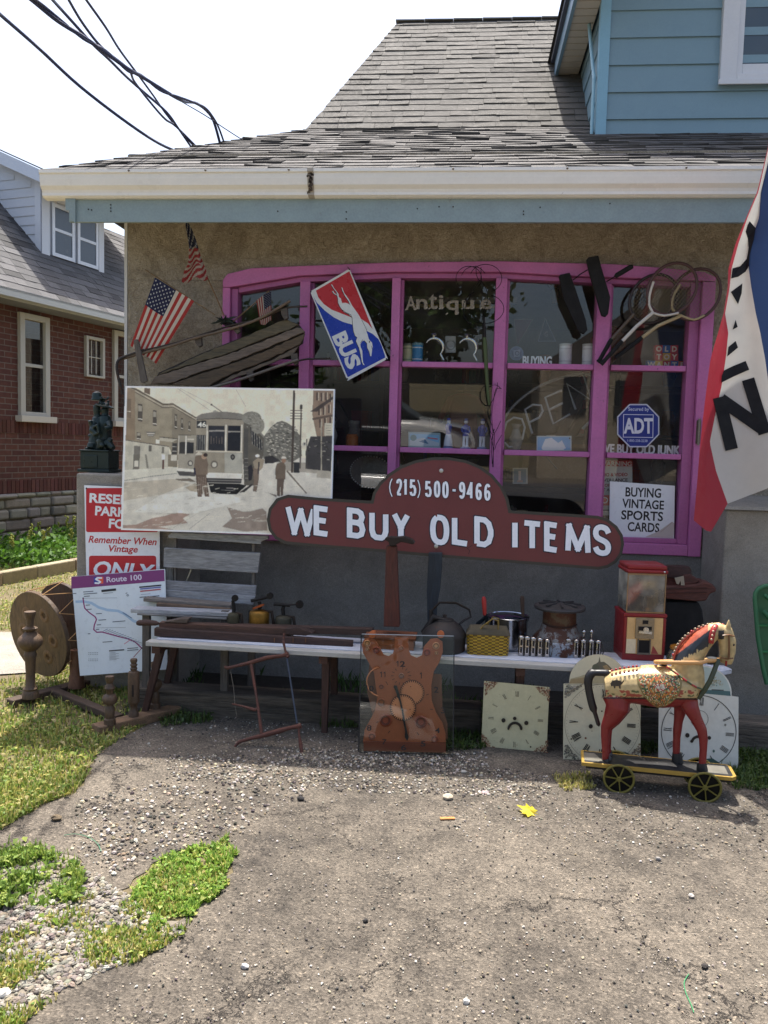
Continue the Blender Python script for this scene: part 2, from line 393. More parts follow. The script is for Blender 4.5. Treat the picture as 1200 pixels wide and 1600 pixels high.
# THE SETTING
def ground_mat():
 m = bpy.data.materials.new('soil'); t, o = nodes(m); N = t.nodes.new; L = t.links.new
 b = N('ShaderNodeBsdfPrincipled'); L(b.outputs[0], o.inputs[0]); b.inputs['Roughness'].default_value = 0.95
 g = N('ShaderNodeNewGeometry')
 n1 = N('ShaderNodeTexNoise'); n1.inputs['Scale'].default_value = 2.2; n1.inputs['Detail'].default_value = 8; L(g.outputs['Position'], n1.inputs['Vector'])
 cr = N('ShaderNodeValToRGB'); cr.color_ramp.elements[0].position = .35; cr.color_ramp.elements[1].position = .65
 cr.color_ramp.elements[0].color = lin((104, 92, 70)) + (1,); cr.color_ramp.elements[1].color = lin((112, 104, 72)) + (1,)
 L(n1.outputs[0], cr.inputs[0])
 n2 = N('ShaderNodeTexNoise'); n2.inputs['Scale'].default_value = 90; n2.inputs['Detail'].default_value = 6; L(g.outputs['Position'], n2.inputs['Vector'])
 mr = N('ShaderNodeMapRange'); mr.inputs['To Min'].default_value = .35; mr.inputs['To Max'].default_value = 1.6; L(n2.outputs[0], mr.inputs['Value'])
 vm = N('ShaderNodeVectorMath'); vm.operation = 'SCALE'; L(cr.outputs[0], vm.inputs[0]); L(mr.outputs[0], vm.inputs['Scale']); L(vm.outputs[0], b.inputs['Base Color'])
 bp = N('ShaderNodeBump'); bp.inputs['Strength'].default_value = .8; bp.inputs['Distance'].default_value = .012; L(n2.outputs[0], bp.inputs['Height']); L(bp.outputs[0], b.inputs['Normal'])
 return m
def asphalt_mat():
 m = bpy.data.materials.new('asphalt'); t, o = nodes(m); N = t.nodes.new; L = t.links.new
 b = N('ShaderNodeBsdfPrincipled'); L(b.outputs[0], o.inputs[0]); b.inputs['Roughness'].default_value = 0.9; b.inputs['Specular IOR Level'].default_value = 0.3
 g = N('ShaderNodeNewGeometry')
 def noise_(sc, det=6, ro=.6):
  n = N('ShaderNodeTexNoise'); n.inputs['Scale'].default_value = sc; n.inputs['Detail'].default_value = det; n.inputs['Roughness'].default_value = ro; L(g.outputs['Position'], n.inputs['Vector']); return n
 big = noise_(0.9, 4); mid = noise_(7, 6, .7); fine = noise_(130, 5, .75)
 vo = N('ShaderNodeTexVoronoi'); vo.inputs['Scale'].default_value = 150; L(g.outputs['Position'], vo.inputs['Vector'])
 cr = N('ShaderNodeValToRGB'); e = cr.color_ramp.elements
 e[0].position = 0.3; e[0].color = lin((55, 52, 49)) + (1,); e[1].position = 0.68; e[1].color = lin((128, 120, 109)) + (1,)
 mx = N('ShaderNodeMath'); mx.operation = 'MULTIPLY_ADD'; mx.inputs[1].default_value = .55; L(mid.outputs[0], mx.inputs[0])
 m2 = N('ShaderNodeMath'); m2.operation = 'MULTIPLY'; m2.inputs[1].default_value = .45; L(big.outputs[0], m2.inputs[0]); L(m2.outputs[0], mx.inputs[2]); L(mx.outputs[0], cr.inputs[0])
 sp = N('ShaderNodeSeparateColor'); L(vo.outputs['Color'], sp.inputs[0])
 r1 = N('ShaderNodeValToRGB'); q = r1.color_ramp.elements; q[0].position = 0; q[0].color = (.45, .45, .45, 1); q[1].position = 1; q[1].color = (2.1, 2.0, 1.85, 1)
 for pos, val in ((.10, .7), (.5, .98), (.92, 1.2), (.975, 1.55)):
  k = q.new(pos); k.color = (val, val * .98, val * .95, 1)
 L(sp.outputs[0], r1.inputs[0])
 mu = N('ShaderNodeMix'); mu.data_type = 'RGBA'; mu.blend_type = 'MULTIPLY'; mu.inputs['Factor'].default_value = 1; L(cr.outputs[0], mu.inputs['A']); L(r1.outputs[0], mu.inputs['B'])
 mr = N('ShaderNodeMapRange'); mr.inputs['From Min'].default_value = .3; mr.inputs['From Max'].default_value = .7; mr.inputs['To Min'].default_value = .62; mr.inputs['To Max'].default_value = 1.38; L(fine.outputs[0], mr.inputs['Value'])
 v2 = N('ShaderNodeVectorMath'); v2.operation = 'SCALE'; L(mu.outputs['Result'], v2.inputs[0]); L(mr.outputs[0], v2.inputs['Scale'])
 vc = N('ShaderNodeTexVoronoi'); vc.feature = 'DISTANCE_TO_EDGE'; vc.inputs['Scale'].default_value = 0.95
 dn = noise_(3.2, 8, .75); vs = N('ShaderNodeVectorMath'); vs.operation = 'SCALE'; vs.inputs['Scale'].default_value = .55; L(dn.outputs['Color'], vs.inputs[0])
 va = N('ShaderNodeVectorMath'); va.operation = 'ADD'; L(g.outputs['Position'], va.inputs[0]); L(vs.outputs[0], va.inputs[1]); L(va.outputs[0], vc.inputs['Vector'])
 gate = noise_(1.7, 2)
 th = N('ShaderNodeMapRange'); th.inputs['From Min'].default_value = .44; th.inputs['From Max'].default_value = .62; th.inputs['To Min'].default_value = 0; th.inputs['To Max'].default_value = 0.006; L(gate.outputs[0], th.inputs['Value'])
 dv = N('ShaderNodeMath'); dv.operation = 'LESS_THAN'; L(vc.outputs['Distance'], dv.inputs[0]); L(th.outputs[0], dv.inputs[1])
 mk = N('ShaderNodeMix'); mk.data_type = 'RGBA'; L(dv.outputs[0], mk.inputs['Factor']); L(v2.outputs[0], mk.inputs['A']); mk.inputs['B'].default_value = lin((48, 44, 40)) + (1,)
 L(mk.outputs['Result'], b.inputs['Base Color'])
 hs = N('ShaderNodeMath'); hs.operation = 'MULTIPLY_ADD'; L(fine.outputs[0], hs.inputs[0]); hs.inputs[1].default_value = 1.0
 L(vo.outputs['Distance'], hs.inputs[2]); h2 = N('ShaderNodeMath'); h2.operation = 'SUBTRACT'; L(hs.outputs[0], h2.inputs[0]); L(dv.outputs[0], h2.inputs[1])
 h3 = N('ShaderNodeMath'); h3.operation = 'MULTIPLY_ADD'; L(mid.outputs[0], h3.inputs[0]); h3.inputs[1].default_value = 2.0; L(h2.outputs[0], h3.inputs[2])
 bp = N('ShaderNodeBump'); bp.inputs['Strength'].default_value = .9; bp.inputs['Distance'].default_value = .005; L(h3.outputs[0], bp.inputs['Height']); L(bp.outputs[0], b.inputs['Normal'])
 return m
def brick_mat():
 m = bpy.data.materials.new('red_brick'); t, o = nodes(m); N = t.nodes.new; L = t.links.new
 b = N('ShaderNodeBsdfPrincipled'); L(b.outputs[0], o.inputs[0]); b.inputs['Roughness'].default_value = 0.9
 tc = N('ShaderNodeTexCoord'); se = N('ShaderNodeSeparateXYZ'); co = N('ShaderNodeCombineXYZ')
 L(tc.outputs['Object'], se.inputs[0]); L(se.outputs[0], co.inputs[0]); L(se.outputs[2], co.inputs[1])
 br = N('ShaderNodeTexBrick'); L(co.outputs[0], br.inputs['Vector'])
 br.inputs['Color1'].default_value = lin((98, 60, 50)) + (1,); br.inputs['Color2'].default_value = lin((80, 46, 43)) + (1,); br.inputs['Mortar'].default_value = lin((112, 100, 92)) + (1,)
 br.inputs['Scale'].default_value = 1; br.inputs['Brick Width'].default_value = .215; br.inputs['Row Height'].default_value = .0745; br.inputs['Mortar Size'].default_value = .0065; br.inputs['Mortar Smooth'].default_value = .1; br.inputs['Bias'].default_value = -.2
 nz = N('ShaderNodeTexNoise'); nz.inputs['Scale'].default_value = 14; nz.inputs['Detail'].default_value = 6; L(tc.outputs['Object'], nz.inputs['Vector'])
 mr = N('ShaderNodeMapRange'); mr.inputs['To Min'].default_value = .6; mr.inputs['To Max'].default_value = 1.4; L(nz.outputs[0], mr.inputs['Value'])
 vm = N('ShaderNodeVectorMath'); vm.operation = 'SCALE'; L(br.outputs[0], vm.inputs[0]); L(mr.outputs[0], vm.inputs['Scale']); L(vm.outputs[0], b.inputs['Base Color'])
 bp = N('ShaderNodeBump'); bp.invert = True; bp.inputs['Strength'].default_value = .7; bp.inputs['Distance'].default_value = .008; L(br.outputs['Fac'], bp.inputs['Height']); L(bp.outputs[0], b.inputs['Normal'])
 return m
def stucco_mat(name, tones, s1=5.0, s2=30, bstr=1.0, bd=.03):
 m = bpy.data.materials.new(name); t, o = nodes(m); N = t.nodes.new; L = t.links.new
 b = N('ShaderNodeBsdfPrincipled'); L(b.outputs[0], o.inputs[0]); b.inputs['Roughness'].default_value = 0.93; b.inputs['Specular IOR Level'].default_value = .25
 g = N('ShaderNodeNewGeometry')
 def nz(sc, det=6, dist=0, ro=.6):
  n = N('ShaderNodeTexNoise'); n.inputs['Scale'].default_value = sc; n.inputs['Detail'].default_value = det; n.inputs['Distortion'].default_value = dist; n.inputs['Roughness'].default_value = ro; L(g.outputs['Position'], n.inputs['Vector']); return n
 a = nz(s1, 8, 1.2, .7); c = nz(s2, 7, 2.0, .7); d = nz(s2 * 5, 4)
 cr = N('ShaderNodeValToRGB'); cr.color_ramp.elements[0].position = .3; cr.color_ramp.elements[1].position = .7
 cr.color_ramp.elements[0].color = lin(tones[0]) + (1,); cr.color_ramp.elements[1].color = lin(tones[-1]) + (1,)
 if len(tones) > 2:
  k = cr.color_ramp.elements.new(.5); k.color = lin(tones[1]) + (1,)
 ma = N('ShaderNodeMath'); ma.operation = 'MULTIPLY_ADD'; ma.inputs[1].default_value = .5; L(a.outputs[0], ma.inputs[0]); mb_ = N('ShaderNodeMath'); mb_.operation = 'MULTIPLY'; mb_.inputs[1].default_value = .5
 L(c.outputs[0], mb_.inputs[0]); L(mb_.outputs[0], ma.inputs[2]); L(ma.outputs[0], cr.inputs[0])
 mr = N('ShaderNodeMapRange'); mr.inputs['From Min'].default_value = .3; mr.inputs['From Max'].default_value = .7; mr.inputs['To Min'].default_value = .78; mr.inputs['To Max'].default_value = 1.22; L(d.outputs[0], mr.inputs['Value'])
 vm = N('ShaderNodeVectorMath'); vm.operation = 'SCALE'; L(cr.outputs[0], vm.inputs[0]); L(mr.outputs[0], vm.inputs['Scale']); L(vm.outputs[0], b.inputs['Base Color'])
 h = N('ShaderNodeMath'); h.operation = 'MULTIPLY_ADD'; L(d.outputs[0], h.inputs[0]); h.inputs[1].default_value = .35; L(c.outputs[0], h.inputs[2])
 bp = N('ShaderNodeBump'); bp.inputs['Strength'].default_value = bstr; bp.inputs['Distance'].default_value = bd; L(h.outputs[0], bp.inputs['Height']); L(bp.outputs[0], b.inputs['Normal'])
 return m
M_ASPH = asphalt_mat(); M_SOIL = ground_mat(); M_BRICK = brick_mat()
M_STUC = stucco_mat('tan_stucco', [(122, 112, 96), (178, 166, 146), (220, 212, 194)])
M_CEM = stucco_mat('grey_cement', [(112, 111, 108), (142, 140, 136), (172, 169, 164)], 2.5, 60, 1.0, .010)
M_PIER = stucco_mat('pier_cement', [(122, 118, 110), (150, 145, 136), (172, 166, 156)], 3, 50, .8, .008)
M_SHING = mat('shingle', .92, 0, .3, 30, 260, .6, .004)
M_PAINT = mat('paint', .45, 0, .07, 6, 90, .12, .001)
M_OLDPAINT = mat('old_paint', .6, 0, .16, 9, 80, .35, .002, wear=.12, wearcol=(120, 108, 98))
M_WOOD = mat('old_wood', .78, 0, .6, 7, 34, .8, .004, stretch=(.5, 4, 4))
M_WOODZ = mat('old_wood_upright', .78, 0, .55, 7, 34, .8, .004, stretch=(4, 4, .5))
M_TIMBER = mat('timber', .9, 0, .7, 4, 16, 1.0, .012, stretch=(.4, 4, 4), wear=.2, wearcol=(44, 38, 32), wscale=4)
M_METAL = mat('rough_metal', .5, .85, .3, 18, 120, .3, .002)
M_IRON = mat('iron', .62, .55, .35, 20, 140, .5, .002, wear=.25, wearcol=(92, 52, 30))
M_CHROME = mat('chrome', .16, 1.0, .12, 14, 80, .05, .001, rvar=.1)
M_VINYL = mat('vinyl', .5, 0, .05, 3, 60, .05, .001)
M_STONE = mat('stone', .9, 0, .3, 16, 120, .7, .004)
M_CLOTH = mat('cloth', .85, 0, .08, 12, 500, .25, .0008, sss=.22)
M_PRINT = mat('print', .35, 0, .05, 30, 300, .03, .0005)
M_ENAMEL = mat('enamel', .28, 0, .05, 10, 120, .05, .0008)
M_DUST = mat('interior', .8, 0, .25, 4, 60, .3, .002)
M_GLASS = glass_mat('window_glass', (236, 238, 236), .0, .028)
M_ACRYL = glass_mat('acrylic', (240, 242, 240), -.065, .0)
M_FRAME = mat('frame_paint', .55, 0, .16, 8, 70, .5, .003, wear=.2, wearcol=(112, 84, 100), wscale=32)
def inpoly(x, y, p):
 c = False; j = len(p) - 1
 for i in range(len(p)):
  if (p[i][1] > y) != (p[j][1] > y) and x < (p[j][0] - p[i][0]) * (y - p[i][1]) / (p[j][1] - p[i][1]) + p[i][0]: c = not c
  j = i
 return c
g = MB(); g.grid(lambda u, v: (-120 + 240 * u, -120 + 240 * v, 0), 8, 8, c=(120, 110, 80))
struct(g, 'ground', M_SOIL, 'bare soil and dry lawn ground around the shop')
edge_px = [(-60, 1650), (20, 1590), (60, 1560), (120, 1528), (200, 1492), (250, 1462), (300, 1425), (340, 1400), (362, 1365), (352, 1325), (300, 1322), (240, 1352), (190, 1392), (135, 1372), (118, 1338), (60, 1330), (0, 1322),
           (-80, 1316), (-70, 1285), (0, 1300), (60, 1262), (118, 1240), (138, 1215), (150, 1180), (190, 1155), (240, 1128), (300, 1108), (420, 1100), (620, 1100), (820, 1110), (1000, 1125)]
pl = [(G(*p).x, G(*p).y) for p in edge_px]
rough = []
for i in range(len(pl) - 1):
 a, b = Vector(pl[i]), Vector(pl[i + 1]); n = max(1, int((b - a).length / .03))
 for k in range(n):
  q = a.lerp(b, k / n); rough.append((q.x + random.uniform(-.012, .012), q.y + random.uniform(-.012, .012)))
rough.append(pl[-1])
ASP = rough + [(1.5, -1.0), (9, -1.0), (9, -30), (-3.0, -30)]
g = MB(); g.prism([(x, y) for x, y in ASP], 0, .012, (120, 112, 104), M=Matrix(((1, 0, 0, 0), (0, 0, 1, 0), (0, 1, 0, 0), (0, 0, 0, 1))))
for i, v in enumerate(g.v): g.v[i] = Vector((v.x, v.y, v.z - .008))
struct(g, 'driveway', M_ASPH, 'worn cracked grey asphalt driveway in front of the shop')
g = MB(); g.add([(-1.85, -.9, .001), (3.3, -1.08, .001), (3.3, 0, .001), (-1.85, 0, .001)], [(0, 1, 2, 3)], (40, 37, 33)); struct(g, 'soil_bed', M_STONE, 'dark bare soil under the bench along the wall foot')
pp = [G(*p) for p in [(-300, 985), (62, 990), (75, 1012), (60, 1052), (-300, 1075)]]
g = MB(); g.add([(p.x, p.y, .01) for p in pp], [(0, 1, 2, 3, 4)], (176, 168, 150)); struct(g, 'path', M_PIER, 'pale concrete path crossing the lawn at the left')
# shingles
def shingles(mb, org, u, v, U0, U1, V1, test, clip=None, expo=.135, tab=.30, base=(126, 122, 118), curl=.006, rnd=None, dark=.2, vr=.14):
 rnd = rnd or random.Random(3); org = Vector(org); u = Vector(u).normalized(); v = Vector(v).normalized(); n = u.cross(v).normalized()
 if n.z < 0: n = -n
 rows = int(V1 / expo) + 1
 for r in range(rows):
  x = U0 - rnd.random() * tab; v0 = r * expo + rnd.uniform(-.006, .006)
  while x < U1:
   wd = tab * rnd.uniform(.55, 1.1); g_ = rnd.uniform(.001, .004)
   if test(x + wd / 2, v0 + expo * .5):
    lift = .006 + rnd.random() ** 2 * curl * 2; lift2 = .006 + rnd.random() ** 2 * curl * 2
    dv = rnd.uniform(-.008, .008)
    if clip: xa0, xa1 = max(x + g_, clip(v0 + dv)), max(x + g_, clip(v0 + expo * 1.12))
    else: xa0 = xa1 = x + g_
    if xa0 > x + wd - .01: x += wd; continue
    v1 = min(v0 + expo * 1.12, V1)
    A = org + u * xa0 + v * (v0 + dv) + n * lift; B = org + u * (x + wd) + v * (v0 + dv) + n * lift2
    Cc = org + u * max(x + wd, xa1 + .002) + v * v1 + n * .002; D = org + u * xa1 + v * v1 + n * .002
    A0 = A - n * (lift + .002); B0 = B - n * (lift2 + .002)
    k = rnd.uniform(1 - vr, 1 + vr * .6)
    if rnd.random() < dark: k *= .74
    c = tuple(min(255, q * k) for q in base)
    mb.add([A, B, Cc, D, A0, B0], [(0, 1, 2, 3), (4, 5, 1, 0), (4, 0, 3), (1, 5, 2)], c)
   x += wd
# THE SHOP
shop = thing('shop_building', 'tan stucco antique shop with a magenta framed show window and blue clapboard dormer', 'shop', (0, 0, 0))
XL, XR = -2.16, 3.4
top_out = [(-1.53, 2.525), (-1.50, 2.562), (-1.35, 2.598), (-1.04, 2.613), (-.46, 2.638), (.19, 2.649), (.88, 2.634), (1.18, 2.613), (1.40, 2.592), (1.47, 2.56)]
mb = MB(c=(120, 110, 95))
mb.prism([(XL, 2.525)] + top_out + [(1.47, 2.56), (XR, 2.56), (XR, 3.3), (XL, 3.3)], 0, .22)
mb.box(XL, -1.53, .002, .22, .885, 2.523); mb.box(1.47, XR, .002, .22, .885, 2.558)
mb.box(XL, XL + .2, .222, 8, 0, 3.3); mb.box(XR - .2, XR, .222, 8, 0, 3.3); mb.box(XL, XR, 7.8, 8, 0, 3.3)
mb.build('wall', M_STUC, shop)
mb = MB(); mb.box(XL - .001, XR, -.012, .22, 0, .883); mb.build('lower_wall', M_CEM, shop)
mb = MB(c=(200, 200, 196)); mb.box(XL - .022, XL - .003, -.0, .12, .2, 2.9); mb.build('corner_trim', M_PAINT, shop)
mb = MB(); mb.prism([(0, 0), (.46, 0), (.46, 1.25), (.44, 1.285), (.40, 1.30), (0, 1.30)], 0, .62, M=frame((-2.285, -.46, 0), (0, 1, 0), (0, 0, 1)) @ Matrix.Translation((0, -.62, 0)))
mb.build('left_pier', M_PIER, shop, label='grey cement pier at the left corner', bevel=.012)
mb = MB(); mb.box(1.478, 3.4, -.44, -.013, 0, 1.205); mb.build('right_pier', M_PIER, shop, bevel=.012)
mb = MB(); mb.prism([(0, 1.207), (.47, 1.207), (.47, 1.27), (.02, 1.225)], 0, 1.94, M=frame((1.465, -.46, 0), (0, 1, 0), (0, 0, 1)) @ Matrix.Translation((0, -1.94, 0))); mb.build('pier_ledge', M_PIER, shop)
PK = (190, 110, 164); PKD = (170, 96, 146)
hdr_in = [(-1.485, 2.478), (-1.04, 2.553), (-.46, 2.58), (.20, 2.584), (.57, 2.565), (1.38, 2.540)]
wf = MB(c=PK)
wf.prism([(x, z - .002) for x, z in top_out[::-1]] + [(-1.53, 2.478)] + hdr_in + [(1.47, 2.535)], -.03, .10)
wf.box(-1.53, -1.483, -.03, .10, .885, 2.476); wf.box(1.395, 1.47, -.03, .10, .885, 2.533)
wf.box(-1.481, 1.393, -.028, .10, .887, .955)
wframe = wf.build('window_frame', M_FRAME, shop, bevel=.004)
def hdrz(x):
 for a, b in zip(hdr_in[:-1], hdr_in[1:]):
  if a[0] <= x <= b[0]: return a[1] + (b[1] - a[1]) * (x - a[0]) / (b[0] - a[0])
 return 2.48
wi = MB(c=PKD)
wi.box(-1.481, -1.44, .0, .098, .957, 2.476); wi.box(1.335, 1.393, .0, .098, .957, 2.535)
wi.prism([(-1.438, 2.45), (-1.04, 2.52), (-.46, 2.548), (.20, 2.552), (.57, 2.535), (1.333, 2.508)] + [(1.333, 2.538), (.57, 2.563), (.20, 2.582), (-.46, 2.578), (-1.04, 2.551), (-1.438, 2.484)], .004, .096)
wi.box(-1.438, 1.333, .002, .097, .957, .985)
wi.build('window_stop', M_FRAME, wframe, bevel=.003)
MULL = [(-1.04, -.975), (-.463, -.410), (.175, .243), (.785, .868)]
for a, b in MULL:
 mm = MB(c=PK); mm.prism([(a, .987), (b, .987), (b, hdrz(b) - .034), (a, hdrz(a) - .034)], -.012, .094); mm.prism([(b - .001, .987), (b + .018, .987), (b + .018, hdrz(b) - .036), (b - .001, hdrz(b) - .036)], .03, .093, c=PKD)
 mm.build('mullion', M_FRAME, wframe, bevel=.003)
xs = [-1.438, -1.04, -.955, -.463, -.39, .175, .262, .785, .888, 1.333]
cells = [(xs[i], xs[i + 1]) for i in range(0, 10, 2)]
for a, b in cells:
 for z in (2.006, 1.473):
  rr = MB(c=PK); rr.box(a + .001, b - .001, .004, .090, z, z + .033); rr.build('glazing_bar', M_FRAME, wframe, bevel=.003)
TL = [.01, .012, .004, .0, .02, .006, -.004, .047, .012, .008, .03, .002, .012, .028, .0]
for a, b in cells:
 for z0, z1 in ((.986, 1.472), (1.507, 2.005), (2.040, None)):
  zz0, zz1 = (z1, z1) if z1 else (hdrz(a) - .034, hdrz(b) - .034)
  gg = MB(); gg.add([(a, .062, z0), (b, .062, z0), (b, .062, zz1), (a, .062, zz0)], [(0, 1, 2, 3)]); gg.v = [Vector((v_.x, v_.y - (v_.z - (z0 + (z1 or 2.5)) / 2) * TL[len(MULL) and (cells.index((a, b)) * 3 + (z0 > 1.2) + (z0 > 1.9))], v_.z)) for v_ in gg.v]; gg.build('window_pane', M_GLASS, wframe)
mb = MB(c=(118, 104, 90))
mb.box(-1.95, 3.15, 3.3, 3.4, .02, 2.8); mb.box(XL + .201, XL + .23, .23, 3.3, .02, 2.8); mb.box(3.1, 3.15, .23, 3.3, .02, 2.8)
mb.box(-1.92, 3.09, .225, 3.29, 2.72, 2.76, (160, 150, 136)); mb.box(-1.92, 3.09, .225, 3.29, .015, .04, (110, 88, 66))
mb.box(-1.92, 3.09, .222, .28, .05, .9, (60, 54, 48))
mb.build('interior_room', M_DUST, shop)
mb = MB(c=(84, 66, 50)); mb.box(-1.44, 1.40, .10, .62, .955, .985); mb.build('display_deck', M_DUST, shop)
mb = MB(c=(150, 150, 145)); mb.box(-1.44, 1.40, .10, .24, 1.490, 1.503); mb.box(-1.44, 1.40, .10, .24, 2.024, 2.036); mb.build('display_shelf', M_DUST, shop)
mb = MB(c=(70, 56, 44))
for z in (.75, 1.2, 1.65, 2.1): mb.box(-1.9, 2.6, 2.7, 3.25, z, z + .03)
for x in (-1.9, -.8, .3, 1.4, 2.55): mb.box(x, x + .04, 2.7, 3.25, .04, 2.4)
mb.build('back_shelf', M_DUST, shop)
mb = MB(c=(190, 192, 190)); mb.box(-2.33, 3.4, -.385, -.001, 2.905, 2.92); mb.build('soffit', M_PAINT, shop)
mb = MB(c=(138, 156, 160)); mb.box(-2.345, 3.4, -.41, -.386, 2.775, 2.905); mb.prism([(-2.36, 2.905), (-2.36, 2.84), (-2.335, 2.835), (-2.335, 2.79), (-2.30, 2.765), (-2.30, 2.905)], -.425, -.411)
fas = mb.build('fascia_board', M_OLDPAINT, shop)
mb = MB(c=(40, 36, 34))
for px, py in [(138, 327), (143, 328), (173, 320), (173, 325), (173, 330), (434, 330), (541, 331), (541, 342), (652, 326), (686, 323), (708, 323), (818, 330), (818, 335), (844, 324), (953, 318)]:
 p = P(px, py, -.412); mb = MB(); mb.cyl((p.x, -.4135, p.z), (p.x, -.409, p.z), .004, c=(46, 40, 36), n=8); mb.build('nail', M_IRON, fas)
prof = [(-.475, 3.052), (-.487, 3.050), (-.487, 3.032), (-.478, 3.028), (-.476, 3.0), (-.470, 2.965), (-.452, 2.945), (-.447, 2.93), (-.447, 2.915), (-.430, 2.905), (-.385, 2.902), (-.385, 2.93)]
mb = MB(c=(238, 236, 230)); XG0, XG1 = -2.49, 3.4; n = len(prof)
def gut(x0, x1, c=None, off=0.0):
 vs = [(x, y - off, z) for x in (x0, x1) for y, z in prof]; mb.add(vs, [(i, i + 1, n + i + 1, n + i) for i in range(n - 1)], c)
gut(XG0, -.905); gut(-.905, 3.4)
gut(-.915, -.880, (168, 160, 148), .003)
vs = [(XG0 - .0005, y, z) for y, z in prof] + [(XG0 - .0005, -.385, 3.05)]; mb.add(vs, [tuple(range(len(vs)))], (205, 200, 190))
mb.add([(XG0, y, z) for y, z in prof] + [(XG0 + .03, -.33, 3.045), (XG0 + .03, -.33, 2.9)], [(n - 1, n, n + 1)])
mb.add([(XG0, -.47, 2.99), (XG1, -.47, 2.99), (XG1, -.385, 2.99), (XG0, -.385, 2.99)], [(0, 1, 2, 3)], (120, 110, 100))
gt = mb.build('gutter', mat('gutter_paint', .35, 0, .05, 4, 60, .05, .001, wear=.03, wearcol=(120, 110, 96), wscale=5), shop)
mb = MB(c=(120, 112, 104))
for x in (-1.95, -1.5, -1.02, -.1, .52, 1.15): mb = MB(c=(120, 112, 104)); mb.ball((x, -.489, 3.041), .006, n=8); mb.build('screw', M_IRON, gt)
mb = MB(c=(70, 62, 54))                              # sealant and grime over the joint in the gutter
rg = random.Random(5)
for k in range(34):
 z = 2.925 + k * .0036; y = -.4785 if z > 2.965 else -.4785 + (2.965 - z) * .8
 x = -.90 + rg.gauss(0, .010); mb.cbox((x, y - .001, z), (rg.uniform(.004, .02), .003, rg.uniform(.004, .012)), jit((86, 76, 66), 20, rg))
mb.build('sealant', M_STONE, gt)
s = .5; V = Vector((0, 1, s)).normalized(); o0 = Vector((0, -.47, 3.048)); Ytop = 1.3
def pz(y): return 3.048 + s * (y + .47)
xl = lambda y: -2.47 + (y + .47) * (1.2 / 1.77)         # the hip
mb = MB(c=(50, 47, 45)); mb.add([(xl(-.47), -.47, pz(-.47) - .004), (3.4, -.47, pz(-.47) - .004), (3.4, Ytop, pz(Ytop) - .004), (xl(Ytop), Ytop, pz(Ytop) - .004)], [(0, 1, 2, 3)])
mb.add([(-2.47, -.47, 3.03), (3.4, -.47, 3.03), (3.4, -.0, 3.03), (-2.47, 0, 3.03)], [(0, 1, 2, 3)])
mb.add([(xl(-.47), -.47, pz(-.47) - .004), (xl(Ytop), Ytop, pz(Ytop) - .004), (-2.5, 6, 3.04), (-2.5, -.47, 3.03)], [(0, 1, 2, 3)], (60, 58, 56))
cs = (1 + s * s) ** .5
shingles(mb, o0, (1, 0, 0), V, -2.5, 3.4, 1.77 * cs, lambda x, v: x + .3 > xl(-.47 + v / cs), lambda v: xl(-.47 + v / cs) - .012, .108, .26, (90, 88, 87), curl=.006, rnd=random.Random(11), dark=.32)
mb.build('porch_roof', M_SHING, shop)
x0m, z0m = xl(Ytop) , pz(Ytop)
V2 = Vector((0, 1, 1)).normalized(); rt = (-.72, 2.85, z0m + 1.55)
LN = 1.55 * 2 ** .5
mb = MB(c=(60, 57, 55)); mb.add([(x0m, Ytop, z0m), (3.6, Ytop, z0m), (3.6, 2.85, z0m + 1.55), (-.72, 2.85, z0m + 1.55)], [(0, 1, 2, 3)])
mb.add([(x0m, Ytop, z0m), (-.72, 2.85, z0m + 1.55), (-.72, 4.5, z0m + 1.55), (-1.27, 6, z0m)], [(0, 1, 2, 3)])
mb.add([(-.72, 2.85, z0m + 1.55), (3.6, 2.85, z0m + 1.55), (3.6, 6, z0m), (-1.27, 6, z0m)], [(0, 1, 2, 3)])
hipx = lambda v: x0m + (-.72 - x0m) * (v / LN)
shingles(mb, (0, Ytop, z0m), (1, 0, 0), V2, x0m - .1, 3.5, LN, lambda x, v: x + .3 > hipx(v) and v < LN, lambda v: hipx(v) - .01, .100, .25, (88, 86, 83), curl=.004, rnd=random.Random(12), dark=.07, vr=.07)
for k in range(16):
 x = -.75 + k * .27; mb.prism([(0, 0), (.268, 0), (.268, .008), (0, .012)], -.035, .06, (120, 118, 114), M=Tm(x, 2.85, z0m + 1.55))
mb.build('main_roof', M_SHING, shop)
mb = MB(c=(120, 110, 95)); mb.box(-1.2, 3.3, 2.3, 5.5, 3.3, 4.0); mb.build('upper_wall', M_STUC, shop)
dz0 = 3.70; DX, DY = .875, .86
BL = (126, 154, 166)
mb = MB(c=BL)
for k in range(9):
 z = 3.63 + k * .181
 mb.add([(DX + .03, DY - .014, z), (3.4, DY - .014, z), (3.4, DY, z + .19), (DX + .03, DY, z + .19), (DX + .03, DY + .004, z), (3.4, DY + .004, z)], [(0, 1, 2, 3), (4, 5, 1, 0)])
 mb.add([(DX - .010, DY + .03, z), (DX - .010, 4, z), (DX, 4, z + .19), (DX, DY + .03, z + .19), (DX + .004, DY, z), (DX + .004, 4, z)], [(1, 0, 3, 2), (4, 5, 1, 0)])
dorm = mb.build('dormer', M_PAINT, shop)
mb = MB(c=(134, 178, 198)); mb.box(DX - .018, DX + .045, DY - .024, DY - .016, 3.66, 5.4); mb.box(DX - .024, DX - .018, DY - .024, DY + .05, 3.66, 5.4)
mb.tube([(DX - .045, DY + .02, 3.70), (DX - .045, DY + .02, 4.1), (DX - .06, DY + .3, 4.6)], .012, (150, 190, 205)); mb.build('corner_board', M_PAINT, dorm)
mb = MB(c=(190, 205, 205))
mb.add([(DX, DY - .03, 3.675), (3.4, DY - .03, 3.685), (3.4, DY - .12, 3.655), (DX, DY - .12, 3.645)], [(0, 1, 2, 3)]); mb.build('flashing', M_VINYL, dorm)
